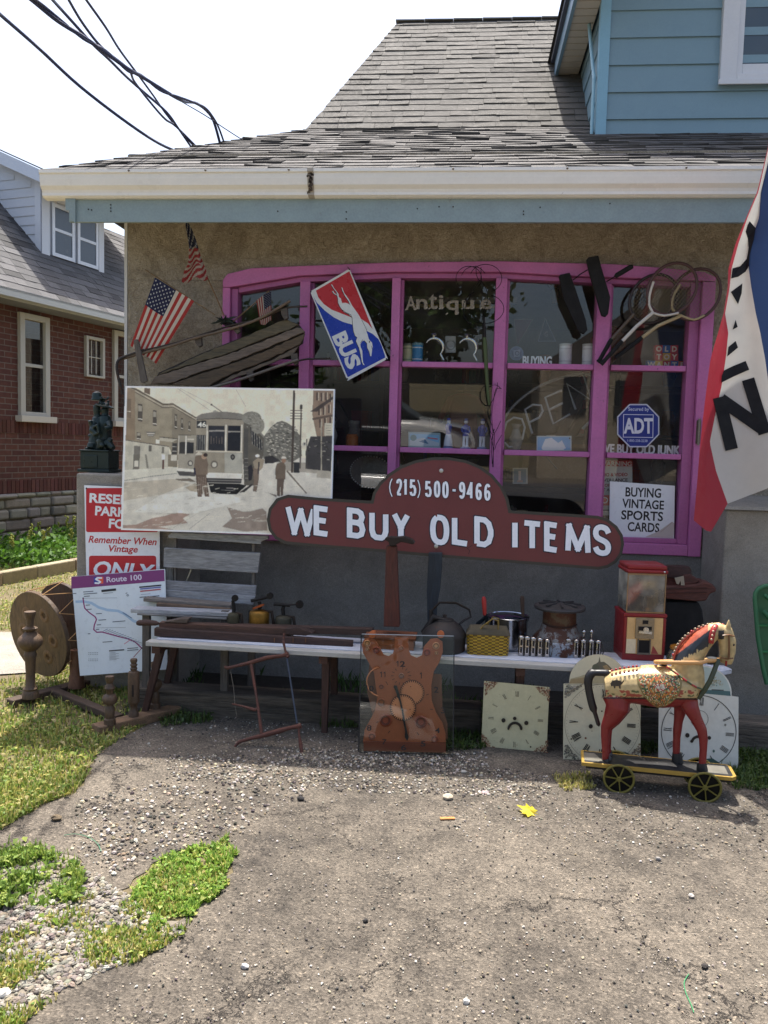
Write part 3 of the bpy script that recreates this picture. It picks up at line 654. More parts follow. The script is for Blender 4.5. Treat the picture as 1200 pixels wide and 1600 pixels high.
wx0, wx1, wz0, wz1 = 1.66, 2.5, 4.03, 5.3
mb = MB(c=(216, 218, 222)); mb.box(wx0, wx0 + .11, DY - .05, DY + .02, wz0, wz1); mb.box(wx1 - .11, wx1, DY - .05, DY + .02, wz0, wz1); mb.box(wx0 + .11, wx1 - .11, DY - .05, DY + .02, wz0, wz0 + .06)
mb.box(wx0 + .112, wx0 + .15, DY - .03, DY + .02, wz0 + .062, wz1); mb.box(wx0 + .15, wx1 - .15, DY - .03, DY + .02, wz0 + .062, wz0 + .13); mb.box(wx0 - .01, wx1 + .01, DY - .06, DY - .051, wz0 - .015, wz0 + .02)
wd = mb.build('dormer_window', M_VINYL, dorm, bevel=.004)
mb = MB(); mb.add([(wx0 + .15, DY - .01, wz0 + .13), (wx1 - .11, DY - .01, wz0 + .13), (wx1 - .11, DY - .01, wz1), (wx0 + .15, DY - .01, wz1)], [(0, 1, 2, 3)]); mb.build('dormer_pane', glass_mat('dark_glass', (150, 155, 155), .03, .02), wd)
mb = MB(c=(66, 60, 54)); mb.box(wx0 + .15, wx1, DY + .05, DY + .06, wz0, wz1)
for k in range(5): mb.box(wx0 + .17 + k * .03, wx0 + .185 + k * .03, DY + .03, DY + .04, wz0, wz1, (120, 112, 100))
mb.build('curtain', M_CLOTH, wd)
sx0, sx1, sz, sy0, sy1 = .66, DX - .026, 4.60, .45, 2.0
mb = MB(c=(190, 182, 168)); k = 0; y = sy0
while y < sy1: mb.box(sx0 + .026, sx1, y, y + .088, sz, sz + .01); mb.box(sx0 + .026, sx1, y + .088, y + .1, sz + .004, sz + .012, (120, 112, 100)); y += .1
mb.build('dormer_soffit', M_VINYL, dorm)
mb = MB(c=(110, 140, 160)); mb.box(sx0, sx0 + .024, sy0, sy1 + .02, sz - .012, sz + .15); mb.box(sx0, sx1, sy1 + .002, sy1 + .02, sz - .012, sz + .15); mb.box(sx0 - .03, sx0 - .001, sy0, sy1 + .02, sz + .12, sz + .17, (60, 66, 80))
mb.build('dormer_fascia', M_PAINT, dorm)
mb = MB(c=(70, 68, 66)); mb.add([(sx0 - .05, .4, sz + .17), (sx0 - .05, 3.6, sz + .17), (2.2, 3.6, sz + .9), (2.2, .4, sz + .9)], [(0, 1, 2, 3)]); mb.build('dormer_roof', M_SHING, dorm)
# THE NEIGHBOUR'S HOUSE
a = R(14.1); U = Vector((math.sin(a), math.cos(a), 0)); HO = Vector((-5.91, 4.88, 0))
HM = frame(HO, U, (0, 0, 1))                          # local x runs along the wall, local -y faces the shop
house = thing('brick_house', 'red brick neighbouring house with white framed windows, stone base and white clapboard dormer', 'house', HM)
mb = MB(HM, c=(120, 60, 50))
mb.box(-2.5, 6, 0, .25, .77, 3.3); mb.box(-2.5, 6, 5.0, 5.2, .77, 3.3); mb.box(-2.5, -2.25, .25, 5, .77, 3.3); mb.box(5.8, 6, .25, 5, .77, 3.3)
mb.build('wall', M_BRICK, house)
rr = random.Random(2)
for z0 in (1.56, .77):
 mb = MB(HM, c=(100, 48, 42)); x = -2.4               # soldier courses
 while x < 4.6:
  mb.box(x, x + .062, -.012, .02, z0 + .004, z0 + .17, jit((92, 54, 48), 12, rr))
  x += .072
 mb.build('brick_band', M_STONE, house)
mb = MB(HM, c=(150, 145, 130))                         # rubble foundation
z = -.05
while z < .76:
 hh = rr.uniform(.12, .2); x = -2.5
 while x < 5.9:
  wd_ = rr.uniform(.2, .5)
  mb.box(x + .012, x + wd_ - .012, -.05 - rr.uniform(0, .05), .2, z + .01, min(.768, z + hh - .01), jit((142, 138, 126), 16, rr)); x += wd_
 z += hh
mb.box(-2.5, 6, -.03, .2, -.05, .769, (110, 104, 94)); mb.build('stone_base', M_STONE, house, bevel=.025)
def hwin(x0, x1, z0, z1, sill=True, grid=False, dbl=True, depth=.05, yy=0):
 f = MB(HM @ Tm(0, yy, 0), c=(186, 184, 174)); t = .085 if (x1 - x0) > .45 else .05
 f.box(x0, x0 + t, -depth, .06, z0, z1); f.box(x1 - t, x1, -depth, .06, z0, z1); f.box(x0 + t, x1 - t, -depth, .06, z1 - t * .9, z1); f.box(x0 + t, x1 - t, -depth, .06, z0, z0 + t * .6)
 zm = (z0 + z1) / 2
 if dbl: f.box(x0 + t, x1 - t, -.012, .05, zm - .022, zm + .022)
 if grid:
  for k in (1, 2): f.box(x0 + t + (x1 - x0 - 2 * t) * k / 3 - .008, x0 + t + (x1 - x0 - 2 * t) * k / 3 + .008, -.012, .04, z0 + t, z1 - t)
  f.box(x0 + t, x1 - t, -.013, .041, zm - .008, zm + .008)
 if sill: f.box(x0 - .05, x1 + .06, -.11, .02, z0 - .085, z0 - .002, (205, 200, 188))
 w_ = f.build('window', M_VINYL, house, bevel=.004)
 g_ = MB(HM @ Tm(0, yy, 0)); g_.add([(x0 + t, .0, z0 + t * .5), (x1 - t, .0, z0 + t * .5), (x1 - t, .0, z1 - t), (x0 + t, .0, z1 - t)], [(0, 1, 2, 3)]); g_.build('pane', glass_mat('house_glass', (170, 178, 180), .06, .03), w_)
 b_ = MB(HM @ Tm(0, yy, 0), c=(58, 62, 66)); b_.add([(x0 + t, .055, z0), (x1 - t, .055, z0), (x1 - t, .055, z1), (x0 + t, .055, z1)], [(0, 1, 2, 3)]); b_.box(x0 + t, x1 - t, .02, .03, zm, z1 - t, (128, 128, 122)); b_.build('blind', M_DUST, w_)
hwin(.33, .87, 1.80, 3.14); hwin(1.61, 2.02, 2.42, 3.01, False, True, False); hwin(2.24, 2.95, 1.80, 3.18)
ez, ey = 3.22, -.34
mb = MB(HM, c=(196, 198, 192)); mb.box(-2.8, 6.2, ey - .02, ey, ez - .02, ez + .09); mb.prism([(-2.8, ez + .07), (6.2, ez + .07), (6.2, ez + .1), (-2.8, ez + .1)], ey - .10, ey - .02); mb.box(-2.8, 6.2, ey - .1, ey - .09, ez, ez + .1); mb.build('gutter', M_VINYL, house)
mb = MB(HM, c=(130, 134, 140)); mb.box(-2.8, 6.2, ey, 0, ez - .02, ez - .01); mb.build('soffit', M_VINYL, house)
Rv = Vector((0, 1, 1)).normalized(); HM3 = HM.to_3x3()
mb = MB(c=(90, 86, 82)); RL = 1.9 * 2 ** .5
T = lambda x, y, z: HM @ Vector((x, y, z))
ro = T(0, ey - .06, ez + .1)
ru = HM3 @ Vector((1, 0, 0)); rv = HM3 @ Rv
mb.add([ro + ru * -2.8, ro + ru * 6.2, ro + ru * 3.6 + rv * RL, ro + ru * -1 + rv * RL], [(0, 1, 2, 3)])
mb.add([ro + ru * -2.8, ro + ru * -1 + rv * RL, ro + ru * -2.8 + HM3 @ Vector((0, 6, 0))], [(0, 1, 2)]); mb.add([ro + ru * 6.2, ro + ru * 3.6 + rv * RL, ro + ru * 6.2 + HM3 @ Vector((0, 6, 0))], [(0, 1, 2)])
shingles(mb, ro, ru, rv, -2.8, 4.5, RL, lambda x, v: (x < 6.2 - v * .62) and (x > -2.8 + v * .4), None, .14, .3, (92, 91, 92), rnd=random.Random(4), dark=.15, curl=.003)
mb.build('roof', M_SHING, house)
dx, dy, dzb, dzt = 1.22, .40, 3.98, 5.12
mb = MB(HM, c=(206, 210, 216))
for k in range(9):
 z = 3.86 + k * .13
 mb.add([(dx - .012, dy + .02, z), (dx - .012, 3.5, z), (dx, 3.5, z + .135), (dx, dy + .02, z + .135), (dx + .004, dy, z), (dx + .004, 3.5, z)], [(1, 0, 3, 2), (4, 5, 1, 0)])
for k in range(12):
 z = 5.03 + k * .13; y0 = max(dy + .02, (z + .30 - 5.12) / .44 + .1)
 mb.add([(dx - .012, y0, z), (dx - .012, 3.5, z), (dx, 3.5, z + .135), (dx, y0, z + .135)], [(1, 0, 3, 2)])
mb.box(dx + .01, 2.5, dy, dy + .1, dzb - .1, dzt); mb.add([(dx - .002, dy + .01, 3.9), (dx - .002, 3.5, 3.9), (dx - .002, 3.5, 6.45), (dx - .002, dy + .01, 5.1)], [(0, 1, 2, 3)])
dm = mb.build('dormer', M_VINYL, house)
mb = MB(HM, c=(214, 218, 224)); mb.box(dx - .02, dx + .14, dy - .02, dy - .001, 3.93, dzt); mb.box(dx - .02, dx - .013, dy - .02, dy + .1, 3.93, dzt); mb.box(dx + .141, 2.54, dy - .02, dy - .001, 4.9, dzt); mb.box(dx + .141, 2.54, dy - .04, dy - .001, 3.93, 4.03); mb.box(2.42, 2.54, dy - .02, dy - .001, 4.031, 4.899); mb.build('dormer_trim', M_VINYL, dm)
for x0 in (1.40, 1.93):
 f = MB(HM, c=(222, 226, 232)); x1 = x0 + .46
 f.box(x0, x0 + .05, dy - .035, dy - .0205, 4.12, 4.86); f.box(x1 - .05, x1, dy - .035, dy - .0205, 4.12, 4.86); f.box(x0 + .051, x1 - .051, dy - .035, dy - .0205, 4.81, 4.86); f.box(x0 + .051, x1 - .051, dy - .035, dy - .0205, 4.12, 4.17); f.box(x0 + .051, x1 - .051, dy - .033, dy - .0205, 4.48, 4.52)
 f.box(x0 + .051, x1 - .051, dy - .024, dy - .0205, 4.171, 4.81, (84, 92, 102)); f.build('dormer_window', mat('shiny', .15, 0, .1, 5, 50, 0, .001), dm)
def DR(n): return 5.15 + (-.12 - n) * -.44 * -1 if False else 5.12 + (n - .1) * .44
mb = MB(HM, c=(205, 212, 222)); mb.prism([(.02, DR(.02)), (3.6, DR(3.6)), (3.6, DR(3.6) - .17), (.02, DR(.02) - .17)], 0, .03, M=frame((dx - .16, 0, 0), (0, 1, 0), (0, 0, 1))); mb.box(dx - .16, 2.75, .0, .02, DR(.02) - .15, DR(.02)); mb.add([(dx - .16, .02, DR(.02) - .12), (2.75, .02, DR(.02) - .12), (2.75, .4, DR(.4) - .12), (dx - .16, .4, DR(.4) - .12)], [(0, 1, 2, 3)]); mb.build('dormer_fascia', M_VINYL, dm)
mb = MB(HM, c=(96, 92, 90)); mb.prism([(-.04, DR(-.04) + .012), (3.6, DR(3.6) + .012), (3.6, DR(3.6) + .03), (-.04, DR(-.04) + .03)], -2.95, .02, M=frame((dx - .17, 0, 0), (0, 1, 0), (0, 0, 1)));
dr = mb.build('dormer_roof', M_SHING, dm)
# overhead cables
def spl(pts, n=6):
 out = []; m = len(pts); pts = [Vector(p) for p in pts]
 for i in range(m - 1):
  p0 = pts[max(i - 1, 0)]; p1 = pts[i]; p2 = pts[i + 1]; p3 = pts[min(i + 2, m - 1)]
  for k in range(n):
   t = k / n; out.append(.5 * ((2 * p1) + (p2 - p0) * t + (2 * p0 - 5 * p1 + 4 * p2 - p3) * t * t + (3 * p1 - p0 - 3 * p2 + p3) * t ** 3))
 out.append(pts[-1]); return out
cabs = [
 ('single dark cable sagging apart from the bundle, leftmost at the roof edge', [(-30, 15), (0, 45), (120, 150), (250, 270), (400, 385), (500, 450), (575, 482)], .0075),
 ('thick dark twisted cable that curls over in a hook above the porch roof', [(60, -30), (100, 0), (180, 65), (260, 115), (330, 165), (400, 215), (440, 238), (500, 275), (550, 305), (580, 318), (612, 322), (645, 345), (668, 380), (690, 458)], .0085),
 ('dark cable lying against the thick twisted one and hooking over inside it', [(70, -20), (112, 0), (180, 55), (262, 122), (330, 158), (400, 222), (440, 234), (500, 282), (555, 302), (600, 318), (640, 336), (665, 365), (684, 400), (704, 457)], .006),
 ('dark cable second from the left in the bundle, running straight down to the shingles', [(140, -30), (165, 0), (210, 50), (290, 138), (340, 185), (390, 235), (440, 280), (520, 350), (560, 405), (606, 472)], .0065),
 ('dark wavy cable running down the middle of the bundle to the porch roof', [(200, -30), (215, 0), (260, 75), (320, 150), (400, 215), (420, 255), (470, 320), (516, 372), (550, 395), (625, 470)], .006),
 ('thin dark cable crossing the bundle from its top right', [(255, -25), (270, 0), (330, 85), (370, 150), (410, 205), (440, 245), (480, 300), (530, 370), (618, 470)], .0055),
 ('thin grey guy wire stretched down to a small bracket on the porch roof', [(568, 318), (640, 360), (700, 400), (762, 440)], .003)]
for i, (lb, pts, r) in enumerate(cabs):
 n = len(pts); q = []
 for k, (x, y) in enumerate(pts):
  t = k / (n - 1); Y = -1.6 + 2.4 * t if i < 6 else .55 + .35 * t
  if i in (1, 2): Y = -1.6 + 2.6 * t
  q.append(P(x / 2, y / 2, Y))
 mb = MB(c=(46, 52, 84)); q2 = spl(q, 5)  # black cables, with blue flare from the sky put into their colour
 if i < 6:
  d0 = (q2[0] - q2[1]).normalized(); ext = [q2[0] + Vector((d0.x, d0.y, d0.z * .8)) * 3.5 * (3 - k) / 3 + Vector((0, 0, .2 * (3 - k))) for k in range(3)]; q2 = ext + q2
 mb.tube(q2, r * 1.2, n=6); tag(mb.build('cable', mat('cable', .5, 0, .05, 5, 50, 0), smooth=60), lb, 'cable', 'cables running down to the porch roof')
p = P(382, 220, .92); mb = MB(c=(60, 58, 56)); mb.box(p.x - .03, p.x + .02, p.y, p.y + .05, pz(.92) - .01, p.z + .01); mb.cyl((p.x - .03, p.y, p.z), (p.x, p.y, p.z + .02), .012, n=8)
tag(mb.build('cable_bracket', M_IRON), 'small dark metal bracket on the porch roof holding the grey guy wire', 'bracket')
# FLAT SIGNS AND PRINTS
def board(name, label, cat, tl, tr, br, bl, Yb, Yt, thick, c, edge=None, m=None, bev=.0, outline=None, group=None):
 p = Panel(tl, tr, br, bl, Yb, Yt)
 o = thing(name, label, cat, p.M, group)
 mb = MB(p.M)
 pts = [p.L(*q) for q in (outline or (bl, br, tr, tl))]
 mb.prism(pts, 0, thick, c, side=edge or c)
 mb.build('board', m or M_PRINT, o, bevel=bev)
 return p, o
# hand painted trade sign
OUT = [(450, 773), (500, 778), (550, 781), (580, 782.5), (583, 770), (592, 755), (606, 741), (626, 728), (650, 719), (676, 714.5), (702, 714.5), (728, 719), (750, 728), (770, 742), (785, 760), (794, 779), (798, 797.5),
       (840, 800), (890, 803), (934, 806), (950, 811), (964, 822), (973, 836), (975, 850), (972, 866), (963, 879), (950, 887), (935, 890), (860, 884), (760, 876.5), (680, 870), (590, 862), (500, 855), (446, 850), (430, 842), (420, 828), (417, 812), (420, 795), (432, 779)]
p, sign = board('shop_sign', 'long brown red board with rounded ends reading WE BUY OLD ITEMS', 'sign', (417, 716), (975, 745), (975, 890), (417, 855), -.66, -.60, .022, (104, 46, 42), (84, 44, 38), mat('sign_paint', .45, 0, .12, 8, 70, .2, .0015), .0, OUT[::-1])
cx, cy = 690, 800
def inset(pts, d):
 n = len(pts); out = []
 for i in range(n):
  a, b, c = Vector(pts[i - 1]), Vector(pts[i]), Vector(pts[(i + 1) % n])
  e1 = (b - a).normalized(); e2 = (c - b).normalized(); n1 = Vector((-e1.y, e1.x)); n2 = Vector((-e2.y, e2.x)); m_ = (n1 + n2)
  m_ = m_ / max(.35, m_.length_squared) * 2; m_ = m_ * .5 * 2 if False else m_
  out.append(tuple(b + m_ * d * .5 * 2 * .5 * 2 / 2 * 1.0))
 return out
A = Art(p)
A.line(inset(OUT, 4.4), 4.6, (56, 50, 38), closed=True)
A.done('border', mat('sign_paint'), sign)
A = Art(p, base=.0012)
OO = [(.3, 1), (.7, 1), (.92, .86), (1, .62), (1, .38), (.92, .14), (.7, 0), (.3, 0), (.08, .14), (0, .38), (0, .62), (.08, .86), (.3, 1)]
SX = [(.05, .15), (.2, .03), (.5, 0), (.82, .1), (1, .36), (1, .7), (.85, .93), (.5, 1), (.15, .93), (0, .72), (.12, .5), (.5, .43), (.88, .53), (1, .68)]
STK = {'W': [[(0, 1), (.25, 0), (.5, .9), (.75, 0), (1, 1)]], 'E': [[(1, 1), (0, 1), (0, 0), (1, 0)], [(0, .52), (.85, .52)]], 'B': [[(.6, .53), (.85, .6), (.95, .77), (.85, .93), (.6, 1), (0, 1), (0, 0), (.6, 0), (.9, .08), (1, .27), (.9, .46), (.6, .53), (0, .53)]],
       'U': [[(0, 1), (0, .28), (.1, .08), (.3, 0), (.7, 0), (.9, .08), (1, .28), (1, 1)]], 'Y': [[(0, 1), (.5, .48), (1, 1)], [(.5, .48), (.5, 0)]], 'O': [OO], '0': [OO], 'L': [[(0, 1), (0, 0), (1, 0)]], 'D': [[(0, 0), (0, 1), (.55, 1), (.85, .87), (1, .6), (1, .4), (.85, .13), (.55, 0), (0, 0)]],
       'I': [[(.5, 1), (.5, 0)]], 'T': [[(0, 1), (1, 1)], [(.5, 1), (.5, 0)]], 'M': [[(0, 0), (.06, 1), (.5, .12), (.94, 1), (1, 0)]], 'S': [[(1, .8), (.86, .95), (.62, 1), (.36, 1), (.1, .92), (0, .76), (.08, .6), (.3, .53), (.7, .47), (.93, .38), (1, .22), (.88, .06), (.62, 0), (.36, 0), (.12, .06), (0, .2)]],
       '2': [[(0, .76), (.1, .94), (.35, 1), (.7, 1), (.93, .9), (1, .72), (.85, .5), (0, 0), (1, 0)]], '1': [[(.1, .82), (.6, 1), (.6, 0)]], '5': [[(.95, 1), (.1, 1), (.05, .55), (.4, .62), (.76, .6), (1, .42), (1, .2), (.8, .03), (.4, 0), (.1, .05), (0, .2)]],
       '9': [SX], '6': [[(1 - x, 1 - y) for x, y in SX]], '4': [[(.75, 0), (.75, 1), (0, .3), (1, .3)]], '(': [[(1, 1.05), (.3, .8), (0, .5), (.3, .2), (1, -.05)]], ')': [[(0, 1.05), (.7, .8), (1, .5), (.7, .2), (0, -.05)]]}
def cha(q):
 if len(q) < 9: return q
 o_ = [q[0]]
 for a_, b_ in zip(q[:-1], q[1:]): o_ += [(a_[0] * .75 + b_[0] * .25, a_[1] * .75 + b_[1] * .25), (a_[0] * .25 + b_[0] * .75, a_[1] * .25 + b_[1] * .75)]
 return o_ + [q[-1]]
def stk(ch, xa, ya, xb, yb, h, w_, ow):
 def t(u, v): return (xa + w_ / 2 + (xb - xa - w_) * u, ya + (yb - ya) * u - w_ / 2 - (h - w_) * v)
 P_ = [cha(q) if ch in 'OS0269' else q for q in STK[ch]]
 for L_ in P_: A.line([t(*q) for q in L_], w_ + 2 * ow, (28, 28, 44))
 for L_ in P_: A.line([t(*q) for q in L_], w_, (234, 237, 242))
for ch, xa, ya, xb, yb, h in [('W', 446, 835, 494, 839, 47), ('E', 490, 836.5, 516, 839, 47), ('B', 542, 840, 571, 842.5, 47), ('U', 577, 843, 607, 845.5, 46), ('Y', 612, 845, 641, 847, 46),
                              ('O', 672, 850, 702, 853, 47), ('L', 706, 851, 734, 854, 46), ('D', 741, 853.5, 771, 856.5, 47), ('I', 798, 859, 811, 860, 47), ('T', 815, 859.5, 848, 862, 47), ('E', 850, 861.5, 874, 864, 47), ('M', 883, 864.5, 923, 868, 47), ('S', 926, 867, 955, 870, 49)]:
 stk(ch, xa, ya, xb, yb, h, 8.6 if ch != 'W' else 8, 1.7)
for ch, xa, ya, xb, yb, h in [('(', 608, 775, 613.5, 775.5, 27), ('2', 619, 774, 628.5, 774.5, 26), ('1', 630, 774.5, 637, 775, 26), ('5', 640, 775, 650.5, 775.5, 26), (')', 652, 777.5, 657, 778, 27), ('5', 664, 776.5, 674.5, 777, 25),
                              ('0', 678, 777, 688, 777.6, 26), ('0', 691, 778, 701, 778.6, 26), ('9', 717, 779.5, 727, 780, 27), ('4', 729, 780, 740, 780.6, 27), ('6', 743, 781.5, 753, 782, 27), ('6', 756.5, 782.5, 766.5, 783, 27)]:
 stk(ch, xa, ya, xb, yb, h, 1.6 if ch in '()' else 3.8, .9)
A.line([(706, 766), (713, 766.4)], 5.4, (28, 28, 44)); A.line([(707, 766), (712, 766.4)], 3.6, (222, 226, 232))
A.done('lettering', mat('sign_letters', .5, 0, .08, 12, 90, .1, .001, wear=.12, wearcol=(150, 130, 128), wscale=40), sign)
for px, py in ((689.5, 735.5), (681.5, 853.5)):
 mb = MB(p.M); x, z = p.L(px, py); mb.lathe([(.012, 0), (.011, .004), (.004, .006), (0, .006)], Tm(x, -.001, z) @ Rm(90, 'X'), (190, 186, 176), 12); mb.build('screw', M_METAL, sign)
A = Art(p, base=.001); A.line([(732, 866), (734, 860), (730, 857), (738, 852)], .8, (60, 20, 20)); A.done('crack', mat('sign_paint'), sign)
# sepia street photograph
W1 = (220, 228, 236)
p, pr = board('street_photo_print', 'large sepia photograph board of an old trolley car in a street, thin pale edge', 'photo print', (197, 603), (523.5, 608), (517.5, 838), (189, 828), -.62, -.56, .012, W1, (190, 200, 210))
S_ = Ras(p, 560)
def sp(v, w=1.0): return (v, v * .975 * w, v * .90 * w)
M_ = (214, 208, 188)
S_.poly([(199, 605.5), (521.5, 610), (516, 835.5), (191.5, 826)], M_)
S_.poly([(193.5, 742), (300, 735), (420, 712), (519.5, 718), (516, 835.5), (191.5, 826)], (200, 196, 184))
rs = random.Random(3)
S_.x0, S_.y0, S_.k = 190, 600, 7.06
S_.poly([(62, 40), (150, 40), (460, 215), (570, 212), (820, 370), (830, 780), (560, 780), (520, 690), (40, 640)], (150, 141, 122))
S_.poly([(560, 270), (820, 395), (826, 780), (550, 780)], (134, 126, 110))
S_.poly([(62, 40), (150, 70), (150, 620), (40, 620)], (140, 124, 104))
S_.poly([(250, 40), (315, 50), (315, 120), (250, 95)], (112, 98, 84))
S_.line([(100, 38), (160, 60), (460, 225), (570, 222), (825, 375)], 12, (84, 76, 68)); S_.line([(150, 75), (455, 245), (570, 242), (822, 390)], 7, (190, 184, 166)); S_.line([(150, 90), (455, 262), (570, 258), (818, 400)], 8, (96, 88, 78))
for x, y, w_, h_ in ((180, 215, 52, 195), (345, 285, 42, 175), (585, 330, 28, 165), (655, 375, 24, 130), (738, 410, 22, 110), (168, 530, 44, 85)):
 S_.poly([(x, y), (x + w_, y + w_ * .2), (x + w_, y + h_ + w_ * .1), (x, y + h_)], (88, 82, 74)); S_.poly([(x + 6, y + h_ * .1), (x + w_ - 6, y + h_ * .15), (x + w_ - 6, y + h_ * .45), (x + 6, y + h_ * .45)], (158, 152, 138)); S_.line([(x, y + h_ * .86), (x + w_, y + h_ * .9)], 8, (222, 218, 204))
S_.poly([(62, 160), (108, 165), (105, 380), (55, 370)], (118, 104, 88)); S_.line([(58, 300), (100, 305)], 6, (210, 206, 190))
S_.poly([(272, 525), (380, 525), (355, 580), (290, 575)], (120, 116, 106)); S_.line([(280, 545), (365, 548)], 8, (210, 206, 196)); S_.line([(290, 565), (350, 568)], 5, (210, 206, 196))
S_.poly([(38, 620), (420, 680), (525, 690), (530, 850), (20, 850)], (188, 184, 168)); S_.line([(38, 618), (525, 690)], 9, (96, 90, 82))
S_.poly([(140, 680), (208, 688), (200, 850), (130, 850)], (120, 116, 108)); S_.poly([(300, 675), (335, 680), (330, 745), (300, 742)], (110, 106, 98)); S_.poly([(445, 690), (472, 694), (468, 765), (442, 762)], (120, 116, 106))
S_.poly([(420, 590), (620, 610), (560, 640), (420, 625)], (180, 174, 158)); S_.line([(420, 585), (620, 605)], 10, (84, 80, 72)); S_.poly([(380, 612), (420, 618), (420, 660), (376, 655)], (214, 210, 196))
S_.poly([(560, 650), (615, 655), (612, 790), (555, 785)], (70, 68, 66))
for y in (690, 740): S_.line([(560, y), (612, y + 4)], 7, (170, 166, 156))
S_.poly([(632, 560), (830, 560), (830, 850), (625, 850)], (150, 144, 130)); S_.poly([(640, 640), (705, 640), (700, 770), (635, 770)], (66, 64, 62)); S_.poly([(722, 640), (800, 645), (795, 765), (716, 765)], (52, 52, 54)); S_.line([(714, 570), (708, 780)], 12, (212, 208, 196)); S_.line([(632, 570), (625, 780)], 8, (206, 202, 190)); S_.line([(632, 563), (826, 563)], 7, (92, 88, 80)); S_.line([(625, 785), (800, 780)], 9, (200, 196, 182)); S_.line([(726, 610), (800, 612)], 14, (190, 186, 172))
S_.line([(620, 50), (990, 300)], 2, (170, 168, 156)); S_.line([(640, 45), (1060, 260)], 1.6, (176, 172, 160))
S_.x0, S_.y0, S_.k = 190, 710, 5.217
S_.poly([(0, 0), (380, 0), (378, 105), (0, 130)], (186, 182, 166)); S_.poly([(98, 0), (150, 0), (145, 125), (92, 130)], (112, 108, 98)); S_.rect(104, 52, 138, 100, (200, 196, 182)); S_.poly([(190, 0), (205, 0), (222, 115), (205, 115)], (130, 126, 116))
S_.poly([(380, 0), (460, 0), (455, 105), (378, 100)], (132, 124, 108)); S_.poly([(404, 5), (452, 5), (450, 52), (402, 50)], (196, 192, 178))
S_.poly([(0, 128), (450, 104), (470, 150), (0, 215)], (206, 203, 188)); S_.line([(0, 215), (120, 200), (250, 178), (450, 155)], 4, (110, 106, 98)); S_.line([(0, 305), (200, 262), (420, 220)], 2.5, (150, 146, 136)); S_.line([(0, 380), (260, 330), (520, 240)], 3, (176, 166, 150))
S_.poly([(0, 230), (420, 200), (560, 240), (320, 330), (0, 380)], (182, 174, 158))
S_.poly([(460, 0), (600, 0), (600, 130), (460, 118)], (158, 152, 138)); S_.disc(560, 72, 22, 24, (96, 92, 86)); S_.disc(562, 72, 13, 15, (190, 186, 174)); S_.poly([(450, 110), (600, 122), (600, 142), (450, 134)], (214, 210, 198)); S_.poly([(450, 134), (600, 146), (600, 180), (470, 172)], (84, 82, 80)); S_.poly([(430, 200), (560, 195), (610, 225), (470, 215)], (118, 110, 98))
S_.poly([(335, 10), (348, 10), (345, 120), (330, 120)], (90, 62, 56)); S_.poly([(326, 0), (356, 0), (354, 42), (328, 42)], (226, 224, 216))
F = (150, 142, 126)
S_.x0, S_.y0, S_.k = 100, 590, 2.609
S_.poly([(722, 160), (760, 175), (818, 240), (815, 310), (780, 440), (735, 440)], (96, 92, 84));
S_.poly([(760, 200), (810, 262), (812, 300), (765, 268)], (54, 54, 56))
for k in range(5): S_.line([(766 + k * 10, 205 + k * 12), (768 + k * 10, 272 + k * 7)], 2, (150, 146, 136))
S_.line([(752, 168), (816, 244)], 6, (136, 132, 122))
S_.poly([(540, 160), (560, 148), (610, 140), (660, 139), (720, 146), (745, 158), (760, 178), (640, 168), (540, 172)], (128, 124, 116))
S_.poly([(538, 172), (640, 167), (733, 174), (728, 410), (538, 396)], F)
S_.line([(540, 171), (640, 166), (745, 173)], 3, (84, 80, 74))
S_.poly([(541, 176), (580, 175), (580, 206), (541, 206)], (60, 60, 60)); S_.text('46', (547, 202), (579, 201), 20, (222, 220, 208), bold=.02)
S_.poly([(542, 234), (578, 234), (576, 296), (540, 296)], (58, 58, 60))
for k in range(4): S_.line([(546 + k * 9, 236), (545 + k * 9, 296)], 1.6, (150, 148, 140))
S_.poly([(590, 196), (655, 196), (655, 298), (588, 296)], (54, 54, 58)); S_.poly([(668, 196), (721, 197), (719, 300), (666, 299)], (44, 44, 48)); S_.rect(590, 214, 655, 220, (150, 146, 138)); S_.rect(668, 218, 720, 223, (150, 146, 138))
for x in (584, 661, 725): S_.line([(x, 192), (x - 2, 302)], 6, (206, 202, 188))
for k in range(5): S_.line([(600 + k * 11, 240 + (k % 2) * 6), (600 + k * 11, 270)], 2.4, (110, 100, 92))
S_.line([(538, 300), (728, 304)], 5, (198, 192, 176)); S_.poly([(655, 308), (727, 308), (727, 388), (655, 388)], (168, 166, 154))
S_.disc(688, 324, 9.5, 12, (52, 50, 50)); S_.disc(688, 324, 5, 6, (112, 108, 102)); S_.disc(613, 354, 15, 16, (112, 106, 96)); S_.disc(613, 355, 9, 10, (206, 202, 188))
S_.poly([(578, 388), (728, 390), (724, 412), (582, 408)], (216, 212, 200)); S_.poly([(582, 409), (726, 412), (722, 432), (584, 428)], (70, 68, 68)); S_.line([(586, 418), (722, 421)], 2, (168, 164, 156)); S_.poly([(588, 430), (712, 432), (744, 440), (704, 476), (600, 474)], (38, 37, 40)); S_.line([(662, 450), (700, 452)], 3, (150, 146, 140)); S_.line([(640, 458), (698, 461)], 2.4, (120, 118, 114))
S_.poly([(733, 206), (752, 212), (748, 430), (734, 420)], (84, 82, 78));
for k in range(6): S_.line([(736, 330 + k * 16), (750, 330 + k * 16)], 2, (140, 136, 128))
S_.line([(600, 110), (644, 140)], 2.6, (70, 66, 62)); S_.disc(601, 110, 4, 4, (70, 66, 62)); S_.poly([(604, 138), (616, 134), (628, 138)], (80, 76, 70))
S_.disc(765, 165, 40, 27, (132, 130, 120)); S_.disc(790, 195, 28, 34, (140, 137, 126))
